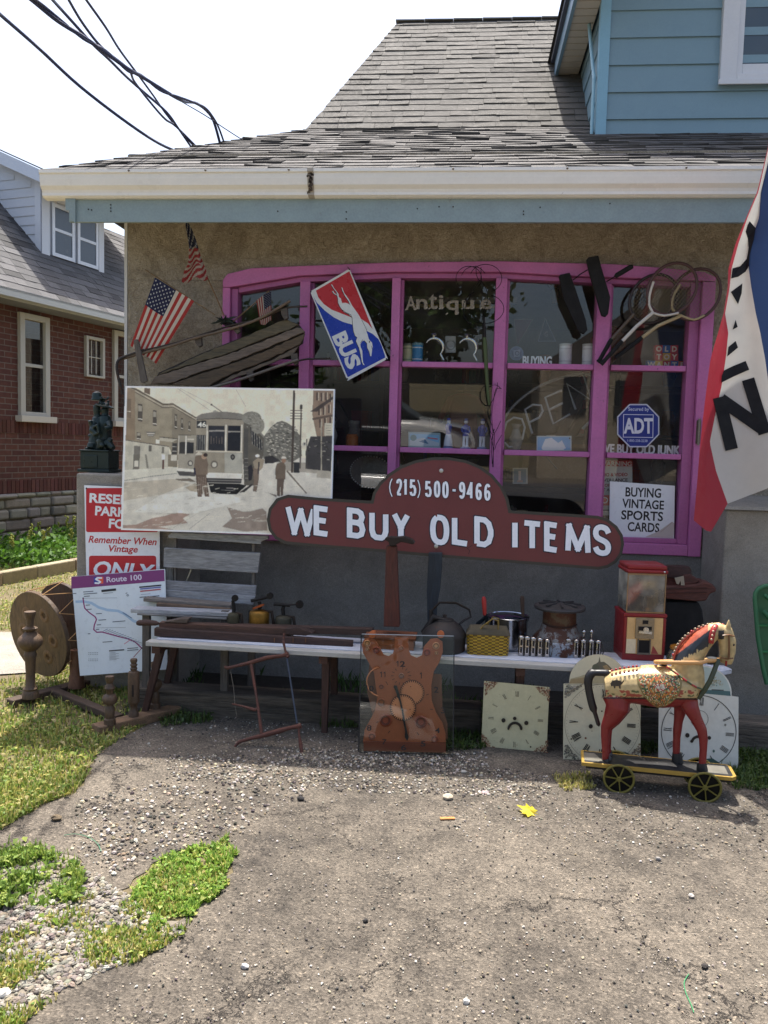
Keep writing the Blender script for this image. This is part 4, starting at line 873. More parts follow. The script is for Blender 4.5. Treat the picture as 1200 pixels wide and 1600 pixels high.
S_.poly([(815, 240), (840, 205), (868, 182), (888, 176), (910, 184), (934, 200), (965, 240), (970, 320), (930, 345), (860, 345), (812, 330)], (112, 110, 102))
for k in range(260):
 a_ = rs.uniform(0, 6.28); rr_ = rs.random() ** .6; x = 888 + math.cos(a_) * 72 * rr_; y = 262 + math.sin(a_) * 78 * rr_
 v = rs.choice((64, 84, 150, 176, 190, 130)); S_.line([(x, y), (x + rs.uniform(5, 13), y + rs.uniform(-1, 5))], rs.uniform(2, 4), sp(v))
for k in range(90):
 a_ = rs.uniform(0, 6.28); rr_ = rs.random() ** .6; x = 772 + math.cos(a_) * 42 * rr_; y = 178 + math.sin(a_) * 34 * rr_
 S_.line([(x, y), (x + 5, y + 3)], 2.6, sp(rs.choice((96, 150, 160, 118))))
S_.poly([(818, 322), (850, 318), (880, 338), (850, 350), (818, 350)], (60, 58, 58)); S_.poly([(900, 342), (1088, 352), (1086, 395), (905, 380)], (160, 154, 142))
S_.poly([(1017, 52), (1103, 54), (1094, 240), (1030, 240), (1012, 150)], (138, 120, 104)); S_.poly([(1005, 240), (1096, 238), (1088, 382), (985, 372), (985, 300)], (70, 68, 68))
for x, y in ((1028, 60), (1046, 62), (1064, 60), (1082, 66), (1036, 120), (1054, 118), (1076, 110), (1040, 170), (1060, 165), (1082, 160)): S_.rect(x, y, x + 8, y + 34, (88, 76, 70)); S_.line([(x + 10, y), (x + 10, y + 34)], 3, (190, 180, 160))
S_.poly([(1004, 138), (1060, 100), (1100, 74), (1102, 84), (1030, 140)], (78, 70, 66)); S_.poly([(1012, 165), (1096, 150), (1096, 158), (1014, 174)], (96, 84, 76)); S_.rect(1062, 186, 1095, 237, (186, 182, 164))
for k in range(4): S_.line([(1068, 196 + k * 10), (1088, 196 + k * 10)], 2, (130, 122, 110))
S_.line([(1050, 180), (1050, 474)], 6, (166, 160, 144)); S_.line([(1052, 200), (1052, 474)], 2, (90, 84, 78))
for k in range(26): x = rs.uniform(990, 1086); y = rs.uniform(246, 340); S_.line([(x, y), (x + rs.uniform(4, 14), y + rs.uniform(-2, 4))], rs.uniform(1.5, 3.5), sp(rs.choice((40, 120, 150, 54))))
S_.disc(981, 270, 8, 8, (180, 176, 164)); S_.disc(981, 270, 3.4, 3.4, (60, 58, 58)); S_.rect(1030, 382, 1088, 420, (168, 162, 148)); S_.poly([(1020, 428), (1086, 430), (1082, 446), (1040, 442)], (150, 146, 136))
S_.line([(938, 52), (930, 388)], 9, (78, 70, 64)); S_.line([(967, 110), (963, 372)], 6, (90, 84, 78)); S_.line([(967, 112), (967, 128)], 10, (70, 66, 62))
for k in range(4): S_.line([(922, 134 + k * 11), (972, 135 + k * 11)], 2.6, (84, 78, 72))
S_.line([(990, 250), (990, 372)], 4, (80, 76, 74)); S_.rect(936, 346, 960, 388, (54, 54, 56)); S_.line([(700, 46), (742, 120)], 1.2, (172, 168, 156))
S_.line([(908, 380), (990, 472)], 7, (112, 104, 94)); S_.poly([(930, 400), (1090, 412), (1088, 476), (990, 470)], (200, 196, 184))
S_.x0, S_.y0, S_.k = 190, 710, 5.217
for px_, py_, w_, h_ in ((20, 575, 230, 60), (180, 540, 200, 60), (380, 500, 150, 60)): pass
S_.poly([(0, 578), (120, 572), (250, 520), (360, 500), (440, 470), (560, 490), (500, 520), (540, 560), (300, 590), (420, 612), (0, 600)], (158, 136, 124))
S_.poly([(860, 430), (1000, 470), (1150, 440), (1180, 470), (1190, 620), (1000, 630), (820, 590), (900, 520)], (142, 130, 120)); S_.line([(550, 610), (720, 480)], 4, (150, 144, 134)); S_.line([(420, 600), (620, 480), (900, 400)], 3, (176, 172, 160))
S_.poly([(600, 235), (520, 270), (610, 330), (620, 260)], (170, 158, 138)); S_.poly([(320, 330), (560, 300), (900, 330), (1000, 380), (600, 480), (100, 470)], (212, 210, 200))
def man(head, body, legs, c1, c2, hat):
 S_.poly(body, c1); S_.poly(legs, c2); S_.disc(*head, (176, 150, 128)); S_.poly(hat, (204, 198, 182))
man((672, 18, 22, 22), [(600, 20), (640, 0), (690, 8), (706, 80), (700, 165), (600, 170), (590, 100)], [(604, 165), (690, 165), (700, 240), (715, 345), (680, 345), (660, 260), (655, 345), (620, 345), (612, 250)], (122, 108, 94), (104, 90, 80), [(600, 5), (625, -22), (660, -12), (655, 6)])
for k in range(5): S_.line([(625 + k * 14, 185), (630 + k * 16, 330)], 3, (150, 136, 122))
S_.line([(594, 110), (600, 165)], 14, (48, 48, 66)); S_.disc(685, 5, 18, 16, (66, 56, 54))
S_.poly([(1070, 60), (1110, 30), (1165, 40), (1150, 110), (1120, 140), (1085, 120)], (150, 138, 120)); S_.poly([(1068, 110), (1120, 120), (1118, 210), (1100, 305), (1070, 300), (1080, 220)], (118, 104, 92)); S_.disc(1108, 12, 18, 13, (214, 208, 196)); S_.poly([(1030, 100), (1060, 80), (1075, 130), (1060, 210), (1035, 215)], (52, 50, 54)); S_.line([(1120, 60), (1114, 160)], 12, (70, 64, 64))
S_.poly([(960, 310), (1060, 240), (1070, 250), (1000, 310)], (60, 58, 58))
S_.x0, S_.y0, S_.k = 100, 590, 2.609
S_.poly([(868, 350), (896, 342), (904, 360), (902, 415), (862, 414), (862, 370)], (110, 98, 86)); S_.poly([(868, 412), (898, 412), (892, 482), (884, 482), (882, 440), (880, 484), (868, 482)], (96, 84, 76)); S_.disc(896, 338, 9, 10, (150, 120, 100)); S_.poly([(886, 330), (890, 321), (904, 322), (908, 331)], (206, 202, 190)); S_.poly([(832, 470), (866, 478), (866, 488)], (120, 112, 104))
for k in range(160):                                   # grain of the old print
 x = rs.uniform(240, 1085); y = rs.uniform(440, 610); S_.line([(x, y), (x + rs.uniform(6, 40), y - rs.uniform(-1, 5))], rs.uniform(1, 2.5), sp(rs.choice((206, 196, 188, 210, 178))))
S_.x0 = S_.y0 = 0; S_.k = 1
S_.line([(197.5, 604), (523, 608.7), (517, 837), (190, 827.4)], 3.2, W1, closed=True)
S_.done('picture', mat('sepia_print', .4, 0, .04, 60, 300, .02, .0005), pr)
# reserved parking sign
p, o = board('parking_sign', 'red and white reserved parking sign leaning on the left pier', 'sign', (131.5, 758), (249, 763), (250, 985), (137, 985), -.56, -.485, .004, (232, 234, 238))
A = Art(p, 100, 590, 2.609)
RD = (186, 32, 42); WH = (234, 236, 238)
def rrect(x0, y0, x1, y1, r, c):
 pts = []
 for cx_, cy_, a0 in ((x1 - r, y0 + r, -90), (x1 - r, y1 - r, 0), (x0 + r, y1 - r, 90), (x0 + r, y0 + r, 180)):
  for k in range(5): a_ = R(a0 + 90 * k / 4); pts.append((cx_ + r * math.cos(a_), cy_ + r * math.sin(a_)))
 A.poly(pts, c)
rrect(90, 450, 384, 630, 8, RD)
A.text('RESERVED', (105, 508), (376, 524), 36, WH, bold=.035); A.text('PARKING', (128, 560), (340, 573), 36, WH, bold=.035); A.text('FOR', (184, 612), (280, 618), 36, WH, bold=.035)
A.text('Remember When', (100, 672), (374, 683), 27, RD, bold=.022, slant=.22); A.text('Vintage', (176, 717), (296, 721), 34, RD, bold=.022, slant=.2)
rrect(102, 726, 376, 860, 10, RD)
A.text('ONLY', (116, 806), (352, 822), 58, WH, bold=.03, slant=.2)
A.disc(92, 452, 4, 4, (60, 40, 36), 10)
A.done('print', M_VINYL, o)
# transit map
p, o = board('route_map', 'white transit map board headed Route 100 with a purple band, standing in the weeds', 'map', (111.5, 901), (257.8, 889), (262, 1046), (125, 1056), -.70, -.62, .005, (214, 222, 228))
A = Art(p, 110, 885, 7.5)
PU = (122, 52, 112)
A.poly([(10, 122), (1100, 38), (1105, 172), (12, 262)], PU)
A.rect(274, 124, 386, 206, (40, 56, 150)); A.poly([(330, 124), (386, 122), (386, 200), (352, 204), (330, 165)], (226, 90, 50)); A.line([(372, 136), (318, 134), (300, 150), (330, 168), (350, 182), (330, 198), (284, 194)], 20, (228, 230, 236))
A.text('Route 100', (428, 186), (836, 156), 62, (214, 206, 222), bold=.02)
A.line([(60, 415), (150, 410), (250, 430), (330, 480), (430, 510), (560, 522), (640, 560), (740, 640), (900, 680)], 30, (164, 190, 214))
K = (60, 70, 80)
A.line([(148, 372), (158, 440), (168, 490), (220, 540), (290, 590), (306, 620), (280, 690), (274, 740), (310, 772), (370, 768), (450, 790), (560, 820), (680, 850), (760, 886), (836, 958)], 14, (142, 40, 110))
A.line([(836, 958), (740, 1065)], 8, (150, 70, 90)); A.line([(836, 958), (930, 945)], 7, (70, 120, 190)); A.line([(630, 910), (700, 862)], 8, (206, 120, 140)); A.disc(150, 372, 9, 9, (70, 20, 60)); A.disc(836, 958, 9, 9, (60, 20, 50))
for k in range(16):
 t = k / 15; x = 380 + 450 * t; y = 770 + 165 * t ** 1.2; A.line([(x, y - 10), (x + 60 + 10 * t, y - 38 + 20 * t)], 5, (110, 120, 130) if k % 3 else (60, 80, 130))
for x0_, y0_, w_ in ((150, 300, 120), (155, 325, 160), (160, 352, 70), (180, 455, 50), (190, 505, 60), (300, 556, 70), (330, 630, 90), (310, 686, 50), (300, 740, 40), (495, 650, 150), (378, 888, 115), (668, 962, 125), (668, 985, 130), (205, 790, 30), (20, 320, 50)):
 A.line([(x0_, y0_), (x0_ + w_, y0_ - w_ * .08)], 9, (92, 100, 108))
A.line([(160, 374), (550, 368)], 3, (110, 116, 124)); A.line([(300, 720), (650, 714)], 3, (110, 116, 124)); A.line([(365, 288), (536, 270)], 26, (34, 36, 44)); A.line([(385, 318), (500, 306)], 6, (140, 146, 154))
A.line([(808, 244), (1066, 220)], 16, (30, 34, 48)); A.line([(818, 265), (1060, 243)], 14, (90, 100, 170)); A.line([(818, 292), (1060, 268)], 14, (176, 80, 90)); A.line([(812, 362), (1044, 344)], 9, (30, 34, 48)); A.line([(826, 330), (940, 320)], 5, (140, 150, 170))
A.line([(455, 990), (632, 976)], 14, (60, 64, 70))
for k in range(7): A.line([(458, 1012 + k * 14), (530 + (k * 37) % 70, 1006 + k * 14)], 5, (150, 156, 162))
for r_ in range(2):
 for k in range(12): A.line([(212 + (k % 6) * 20, 1010 + r_ * 75 + (k // 6) * 20), (224 + (k % 6) * 20, 1009 + r_ * 75 + (k // 6) * 20)], 7, (140, 146, 152))
A.line([(615, 540), (720, 604)], 8, (90, 110, 140)); A.line([(648, 318), (668, 308)], 6, K); A.ring(672, 338, 10, 9, 5, K, 12)
A.done('print', M_VINYL, o)
# enamel bus sign
p, o = board('bus_sign', 'red, white and blue metal BUS sign with a running dog, hung askew across the window', 'sign', (484.5, 455.5), (546, 420), (606, 560.5), (543, 595), -.09, -.09, .004, (214, 216, 214), (120, 120, 118), M_ENAMEL)
A = Art(p, 480, 415, 8.646)
A.poly([(118, 338), (570, 76), (884, 860), (820, 780), (720, 715), (600, 700), (470, 650), (330, 595), (225, 520), (150, 430)], (182, 30, 38))
A.poly([(80, 410), (130, 500), (240, 610), (360, 700), (480, 760), (620, 800), (700, 860), (800, 880), (880, 920), (960, 990), (1005, 1075), (1058, 1240), (548, 1508)], (12, 52, 160))
DOG = [(322, 254), (338, 256), (360, 300), (395, 345), (425, 385), (428, 425), (455, 445), (470, 505), (520, 502), (566, 520), (584, 540), (560, 480), (510, 410), (478, 345), (462, 292), (476, 300), (500, 370), (560, 450), (610, 545), (650, 600), (690, 655), (722, 712), (745, 770), (790, 860), (812, 920), (830, 985), (846, 1012), (876, 1040), (884, 1090), (876, 1150), (866, 1225), (852, 1222), (838, 1160), (812, 1110), (808, 1050), (770, 1010), (745, 1022), (718, 1060), (722, 1100), (745, 1150), (748, 1230), (756, 1310), (776, 1345), (756, 1340), (738, 1300), (722, 1200), (700, 1110), (668, 1040), (660, 1020), (676, 970), (650, 950), (628, 890), (616, 800), (610, 700), (560, 655), (500, 625), (468, 590), (440, 550), (418, 500), (416, 450), (404, 405), (360, 380), (338, 345), (350, 340), (366, 370), (405, 395), (395, 360), (350, 300)]
A.poly([(x - 7, y + 5) for x, y in DOG], (16, 18, 34)); A.poly(DOG, (216, 218, 216))
A.line([(470, 595), (520, 630), (590, 665), (608, 715)], 6, (16, 18, 34)); A.line([(735, 730), (790, 840), (806, 880)], 5, (16, 18, 34)); A.line([(720, 1045), (752, 1000)], 6, (16, 18, 34)); A.disc(842, 1030, 8, 12, (30, 30, 40)); A.line([(868, 1085), (880, 1140)], 5, (30, 30, 40))
for ch, p0, p1, h in (('B', (348, 966), (400, 1096), 180), ('U', (420, 1100), (480, 1240), 195), ('S', (500, 1270), (560, 1400), 180)):
 A.text(ch, p0, p1, h, (216, 218, 216), bold=.045, up=(.91, -.42))
for x, y in ((50, 354), (568, 50), (1070, 1260), (542, 1532)): A.disc(x, y, 11, 11, (24, 22, 22), 12)
A.done('print', M_ENAMEL, o)
x, z = p.L(546, 420); mb = MB(p.M, c=(40, 38, 36)); mb.tube([(x, -.006, z - .008), (x - .004, -.01, z + .012), (x - .006, .05, z + .02)], .002); mb.build('hook', M_IRON, o)
# white card in the lowest pane
p, o = board('sports_cards_sign', 'white card with black letters BUYING VINTAGE SPORTS CARDS in the lowest right pane', 'sign', (953, 752), (1054.5, 759), (1053, 842.5), (952, 838), .045, .040, .006, (232, 234, 238))
A = Art(p, 840, 620, 3.333)
for t, a_, b_, h in (('BUYING', (458, 518), (641, 526), 47), ('VINTAGE', (441, 576), (656, 587), 45), ('SPORTS', (436, 637), (651, 647), 46), ('CARDS', (469, 698), (632, 706), 46)):
 A.text(t, a_, b_, h, (26, 28, 34), bold=.022)
A.poly([(630, 700), (700, 650), (712, 660), (706, 738), (560, 730)], (196, 186, 178)); A.line([(640, 705), (670, 680), (700, 655)], 2, (166, 140, 126))
A.done('lettering', M_VINYL, o)
# security sticker (octagon) behind the glass
cxp, cyp, rx, ry = 524, 150, 112, 116
oc = [(840 + (cxp + rx * 1.02 * math.cos(R(22.5 + 45 * k)) / .96) / 3.333, 620 + (cyp + ry * math.sin(R(22.5 + 45 * k)) / .95) / 3.333) for k in range(8)]
p, o = board('security_sticker', 'blue octagonal ADT security sticker on the right hand window pane', 'sticker', (964, 630), (1030, 631), (1030, 697), (964, 696), .055, .055, .002, (196, 200, 214), outline=oc)
A = Art(p, 840, 620, 3.333)
A.poly([(cxp + (x_ * .94), cyp + y_ * .94) for x_, y_ in [(rx * 1.02 * math.cos(R(22.5 + 45 * k)) / .96, ry * math.sin(R(22.5 + 45 * k)) / .95) for k in range(8)]], (30, 48, 130))
A.text('Secured by', (472, 78), (580, 79), 24, (200, 206, 226), bold=.01); A.line([(448, 92), (602, 94), (600, 212), (446, 210)], 3.5, (206, 210, 226), closed=True)
A.text('ADT', (452, 188), (598, 188), 74, (214, 216, 228), bold=.035); A.text('1-800-238-2238', (468, 234), (572, 236), 13, (190, 196, 220), bold=.01)
A.done('print', M_VINYL, o)
# surveillance notice
p, o = board('surveillance_sign', 'partly hidden audio and video surveillance notice beside the brown upright', 'sign', (936, 719), (988, 720), (988, 806), (936, 805), .09, .09, .003, (176, 182, 178))
A = Art(p, 840, 620, 3.333)
A.rect(322, 332, 494, 362, (160, 40, 44)); A.text('WARNING', (322, 358), (490, 360), 22, (176, 182, 178), bold=.03)
A.text('AUDIO & VIDEO', (300, 415), (468, 413), 17, (150, 40, 44), bold=.03); A.text('SURVEILLANCE', (300, 442), (468, 441), 16, (40, 42, 50), bold=.03); A.text('IN OPERATION', (322, 468), (468, 469), 15, (150, 40, 44), bold=.03); A.text('AT ALL TIMES', (322, 492), (468, 492), 15, (40, 42, 50), bold=.03)
A.rect(318, 512, 376, 566, (206, 90, 70)); A.ring(348, 538, 16, 14, 6, (240, 236, 230)); A.line([(326, 590), (480, 592)], 6, (70, 74, 80))
A.done('print', M_VINYL, o)
# THINGS IN THE SHOW WINDOW (behind the glass)
YI = .16
def yw(px, py, Y=YI): return P(px, py, Y)
SH1, SH2, SH0 = 2.037, 1.504, .986           # heights of the three shelves
def letters(txt, x0, x1, y, h, Y, z, label, grp, c=(246, 246, 244), cat='letters'):
 a = yw(x0, y, Y); b = yw(x1, y, Y); M = frame((a.x, Y, z), (1, 0, 0), (0, 0, 1)); w_ = (b - a).x; hh = h * mpp(Y)
 o = thing('word_letters', label, cat, M)
 vs0, _ = glyphs(txt, 0); vs, fs = glyphs(txt, .03); xa = min(v[0] for v in vs0); xb = max(v[0] for v in vs0); yb = max(v[1] for v in vs0)
 mb = MB(M, c=c); n = len(vs); q = [((x - xa) / (xb - xa) * w_, yy / yb * hh) for x, yy in vs]
 mb.add([(x, 0, zz) for x, zz in q] + [(x, .012, zz) for x, zz in q], fs + [tuple(n + i for i in f[::-1]) for f in fs])
 mb.build('lettering', M_ENAMEL, o); mb = MB(M, c=(120, 120, 116)); mb.box(-.005, w_ + .005, .004, .02, 0, .006); mb.build('rail', M_ENAMEL, o)
letters('BUYING', 817, 862, 565, 13, .078, SH1, 'white standing letters spelling BUYING on the upper glass shelf', None)
letters('WE BUY OLD JUNK', 938, 1062, 706, 13, .078, SH2, 'white standing letters spelling WE BUY OLD JUNK on the middle shelf', None)
p = Panel((630, 450), (800, 450), (800, 495), (630, 495), .058, .058)
o = thing('window_lettering', 'faded cream old style lettering reading Antiques on the upper middle panes', 'lettering', p.M)
A = Art(p, 600, 400, 4.0)
for ch, xa, xb, yb, h in (('A', 138, 198, 336, 84), ('n', 204, 268, 330, 58), ('t', 284, 330, 330, 86), ('i', 348, 368, 330, 82), ('q', 392, 462, 364, 84), ('u', 490, 560, 330, 52), ('e', 606, 668, 330, 56), ('s', 740, 786, 334, 70)):
 A.text(ch, (xa, yb), (xb, yb), h, (140, 132, 116), bold=.02)
 A.line([(xa - 6, yb + 2), (xa + 8, yb - 8)], 6, (168, 160, 142)); A.line([(xb - 6, yb - 2), (xb + 6, yb - 12)], 5, (168, 160, 142))
A.done('lettering', mat('faded', .7, 0, .5, 40, 120, 0), o)
def tin(name, label, cat, px, base, r, h, Y, z, c, band, lid=(200, 200, 196), grp=None):
 q = yw(px, base, Y); M = Tm(q.x, Y, z); o = thing(name, label, cat, M, grp); s_ = mpp(Y); R_ = r * s_; H = h * s_
 mb = MB(M); mb.lathe([(R_ * .98, 0), (R_, .003), (R_, H * .2), (R_, H * .25), (R_, H * .75), (R_, H * .8), (R_, H * .93)], c=c, cols=[c, c, band, c, band, c, c], n=18); mb.build('body', M_ENAMEL, o, smooth=40)
 mb = MB(M, c=lid); mb.lathe([(R_ * 1.04, H * .9), (R_ * 1.04, H), (R_ * .9, H * 1.01), (0, H * 1.01)], n=18); mb.build('lid', M_ENAMEL, o, smooth=40)
 return o
tin('tin', 'cream and gold tin at the left end of the upper shelf', 'tin', 637, 559, 8, 31, .17, SH1, (226, 216, 170), (150, 160, 130), (150, 150, 130))
tin('tin', 'blue and white patterned tin next to the cream and gold tin', 'tin', 652, 560, 8.5, 32, .15, SH1, (70, 150, 200), (226, 232, 232), (120, 160, 170))
tin('pill_jar', 'white labelled jar just right of the word BUYING', 'jar', 883, 564, 9.5, 34, .15, SH1, (240, 242, 244), (214, 216, 220))
tin('pill_jar', 'white labelled jar touching the right side of its pane', 'jar', 919, 566, 9.5, 34, .15, SH1, (240, 242, 244), (214, 216, 220))
tin('milk_bottle', 'tall pale milk bottle in the dark lower left pane', 'bottle', 553, 693, 9, 44, .35, SH2 - .02, (92, 90, 84), (84, 82, 76), (110, 108, 100))
for px, py, sc_, lb in ((692, 560, 1.0, 'clear glass crescent ornament on a foot, left one of the pair'), (744, 562, 1.0, 'clear glass crescent ornament on a foot, partly behind the green handle')):
 q = yw(px, py, .15); M = Tm(q.x, .15, SH1); s_ = mpp(.15) * sc_; o = thing('glass_ornament', lb, 'ornament', M, 'glass crescent ornaments')
 mb = MB(M, c=(235, 240, 242)); pts = [Vector(((math.cos(R(a)) * 14 - 14) * s_, 0, (26 + math.sin(R(a)) * 14) * s_)) for a in range(150, -60, -15)]
 mb.tube(pts, [s_ * (1.0 + 2.4 * math.sin(math.pi * i / (len(pts) - 1))) for i in range(len(pts))], n=8)
 mb.tube([pts[-1], (2 * s_, 0, 6 * s_), (2 * s_, 0, 1 * s_)], [2 * s_, 1.6 * s_, 2.4 * s_], n=8)
 mb.build('crescent', M_CHROME, o, smooth=60); mb = MB(M, c=(180, 190, 194)); mb.lathe([(11 * s_, 0), (10 * s_, 2 * s_), (3 * s_, 4.5 * s_), (2 * s_, 7 * s_)], Tm(2 * s_, 0, 0), n=16); mb.build('foot', M_CHROME, o, smooth=50)
 mb = MB(M, c=(196, 204, 206)); mb.lathe([(3 * s_, 40 * s_), (3 * s_, 42 * s_), (5 * s_, 46 * s_), (6 * s_, 47 * s_)], Tm(-15 * s_, 0, 0), n=12); mb.build('cup', M_CHROME, o, smooth=50)
def card(name, label, cat, x0, y0, x1, y1, Y, c, fn=None, thick=.004, dz=0):
 p, o = board(name, label, cat, (x0, y0), (x1, y0 + dz), (x1, y1 + dz), (x0, y1), Y, Y, thick, c)
 if fn: A = Art(p); fn(A); A.done('print', M_VINYL, o)
 return o
def rings(A): A.ring(704, 539, 7, 7, 2.4, (110, 112, 108)); A.line([(698, 532), (710, 532)], 2, (150, 150, 146))
card('framed_card', 'small white card with a ring drawing between the two glass ornaments', 'card', 696, 525, 712, 551, .17, (160, 162, 160), rings)
def badge(A): A.disc(807, 552, 9.6, 9.6, (88, 96, 128)); A.disc(807, 552, 7, 7, (60, 66, 104)); A.poly([(802, 547), (813, 546), (812, 557), (803, 558)], (130, 134, 160)); A.ring(808, 552, 3, 3, 1.2, (40, 44, 80))
oc = [(807 + 11 * math.cos(R(k * 15)), 552 + 11 * math.sin(R(k * 15))) for k in range(24)]
p, o = board('round_badge', 'round blue and grey badge left of the word BUYING', 'badge', (796, 541), (818, 541), (818, 563), (796, 563), .14, .14, .01, (110, 118, 150), outline=oc); A = Art(p); badge(A); A.done('print', M_VINYL, o)
for i, (px, lb) in enumerate(((700, 'blue and white porcelain figurine in a long gown, beside the blue postcard box'), (727, 'blue and white porcelain figurine standing in the middle of the three'), (753, 'blue and white porcelain figurine nearest the central upright'))):
 q = yw(px, 699, .15); s_ = mpp(.15); M = Tm(q.x, .15, SH2) @ Matrix.Scale(s_, 4); o = thing('figurine', lb, 'figurine', M, 'porcelain figurines'); B = (30, 44, 150); Wt = (238, 242, 250)
 mb = MB(M); mb.lathe([(8, 0), (8, 2), (6, 3.5), (3, 4)], c=(120, 140, 190), n=14); mb.build('base', M_ENAMEL, o, smooth=40)
 if i == 0: mb = MB(M); mb.lathe([(7, 4), (6.4, 12), (4.4, 22), (4, 26), (5.5, 32), (5, 37), (2, 39.5)], c=B, cols=[Wt, Wt, B, B, B, (90, 130, 180)], n=14); mb.build('gown', M_ENAMEL, o, smooth=60)
 else:
  mb = MB(M)
  for s2 in (-1, 1): mb.tube([(s2 * 2.4, 0, 4), (s2 * 2.6, .4, 12), (s2 * 2.2, 0, 22)], [2.3, 1.9, 2.6], Wt, 8)
  mb.build('legs', M_ENAMEL, o, smooth=60); mb = MB(M); mb.lathe([(5, 20), (4.6, 26), (4, 30), (5.2, 35), (2, 38)], c=B, n=12)
  for s2 in (-1, 1): mb.tube([(s2 * 4.6, 0, 35), (s2 * 6.4, -1, 29), (s2 * 4, -3, 25)], [1.8, 1.6, 1.3], B, 8)
  mb.build('coat', M_ENAMEL, o, smooth=60)
 mb = MB(M); mb.ball((0, 0, 42), 3.4, Wt, 10); mb.build('head', M_ENAMEL, o, smooth=80); mb = MB(M); mb.lathe([(4.4, 43.4), (3, 44), (2.6, 47), (0, 47.6)], c=(60, 70, 130) if i else B, n=12); mb.build('hat', M_ENAMEL, o, smooth=50)
def pc(A):
 A.poly([(640, 677), (686, 680), (686, 697), (640, 696)], (140, 200, 236)); A.poly([(640, 688), (660, 684), (686, 692), (686, 697), (640, 696)], (196, 212, 222)); A.disc(646, 684, 5, 5, (60, 130, 140), 12); A.line([(668, 684), (684, 686)], 2, (190, 90, 110)); A.poly([(654, 690), (664, 686), (670, 694)], (70, 120, 160))
card('postcard_box', 'pale blue picture box lying at the left of the porcelain figurines', 'box', 638, 674.5, 688, 699, .13, (150, 180, 190), pc, .05, 2)
def cloudp(A): A.rect(840, 683, 891, 703, (120, 180, 230)); A.poly([(846, 700), (852, 686), (862, 684), (872, 692), (878, 688), (884, 700), (880, 703), (848, 703)], (246, 248, 250)); A.disc(890, 685, 1.2, 1.2, (30, 30, 30), 8)
card('cloud_picture', 'small picture of white clouds on blue at the foot of the OPEN sign', 'picture', 838.5, 681, 893, 704.5, .12, (190, 206, 214), cloudp)
def sm(A): A.rect(803, 733, 822, 754, (120, 140, 150)); A.line([(812, 736), (812, 753)], 4, (206, 190, 180)); A.line([(808, 752), (817, 752)], 3, (180, 150, 140))
card('small_framed_picture', 'tiny framed picture of a standing figure in the pane under the cloud picture', 'picture', 801, 731, 824.5, 756, .2, (176, 178, 172), sm)
bc = {'r': (206, 62, 50), 'y': (226, 180, 60), 'b': (70, 110, 170), 'o': (214, 112, 56)}
for row, (txt, cs_, xs0, base) in enumerate((('WANTED', 'byrbob', 1012, 569), ('TOY', 'ryro', 1024, 557), ('OLD', 'rbr', 1024, 545))):
 for k, ch in enumerate(txt):
  q = yw(xs0 + k * 12.1 + 5.5, base, .16); e = 11.6 * mpp(.16); z = SH1 + row * e * 1.01; M = Tm(q.x, .16, z) @ Rm(random.uniform(-5, 5), 'Z')
  o = thing('toy_block', 'wooden toy block with the letter %s in the %s row of the stack' % (ch, ('bottom', 'middle', 'top')[row]) + (' (%s)' % ('first', 'second')[0] if False else ''), 'toy block', M, 'lettered toy blocks in the upper right pane')
  mb = MB(M, c=bc[cs_[k]]); mb.box(-e / 2, e / 2, 0, e, 0, e * .98); mb.build('block', M_PAINT, o, bevel=.002)
  vs0, _ = glyphs(ch, 0); vs, fs = glyphs(ch, .04); xa = min(v[0] for v in vs0); xb = max(v[0] for v in vs0); yb = max(v[1] for v in vs0)
  mb = MB(M, c=(240, 226, 200)); mb.add([((x - (xa + xb) / 2) / (yb) * e * .62, -.0015, e * .18 + y_ / yb * e * .62) for x, y_ in vs], fs); mb.build('letter', M_PAINT, o)
o = thing('neon_open_sign', 'unlit grey tube sign reading OPEN inside an oval, tilted behind the centre panes', 'neon sign', (.45, .2, 1.75))
def np_(x, y): return P(600 + x / 4, 400 + y / 4, .2)
ov = [np_(x, y) for x, y in [(720, 1195), (716, 1120), (735, 1050), (790, 960), (860, 890), (960, 820), (1080, 770), (1200, 740), (1300, 745), (1370, 780), (1385, 850), (1360, 930), (1310, 1010), (1240, 1080)]]
mb = MB(c=(130, 134, 136)); mb.tube(spl(ov, 4), .009); mb.build('oval_tube', mat('neon_glass', .25, 0, .05, 5, 50, 0), o, smooth=60)
for nm, ls in (('O', [[(745, 1100), (765, 1040), (810, 1010), (860, 1020), (878, 1070), (865, 1140), (825, 1190), (780, 1195), (745, 1160), (745, 1100)]]), ('P', [[(925, 1110), (900, 1030), (880, 960), (930, 930), (980, 935), (990, 970), (970, 1010), (910, 1040)]]),
               ('E', [[(1110, 840), (1005, 885), (1055, 1050), (1160, 990)], [(1035, 960), (1115, 920)]]), ('N', [[(1195, 960), (1140, 800), (1290, 900), (1245, 745)]])):
 mb = MB(c=(166, 170, 172))
 for l in ls: mb.tube([np_(*q) + Vector((0, -.02, 0)) for q in l], .0075)
 mb.build('letter_tube', mat('neon_glass'), o, smooth=60)
mb = MB(c=(40, 42, 44)); mb.tube([np_(960, 1180) + Vector((0, -.01, 0)), np_(1020, 1260), np_(1080, 1330)], .003); mb.build('wire', mat('cable'), o)
def pennant(pts, c, txt, c2, label, Y=.75):
 xs_ = [q[0] for q in pts]; ys_ = [q[1] for q in pts]
 p, o = board('pennant', label, 'pennant', (min(xs_), min(ys_)), (max(xs_), min(ys_)), (max(xs_), max(ys_)), (min(xs_), max(ys_)), Y, Y, .003, c, outline=pts, m=M_CLOTH)
 A = Art(p); A.line(pts, 1.4, c2, closed=True)
 if txt: A.text(txt, (sum(xs_) / 3 - 2.5, sum(ys_) / 3 + 5), (sum(xs_) / 3 + 2.5, sum(ys_) / 3 + 5), 8, c2, bold=.03)
 A.done('trim', M_CLOTH, o)
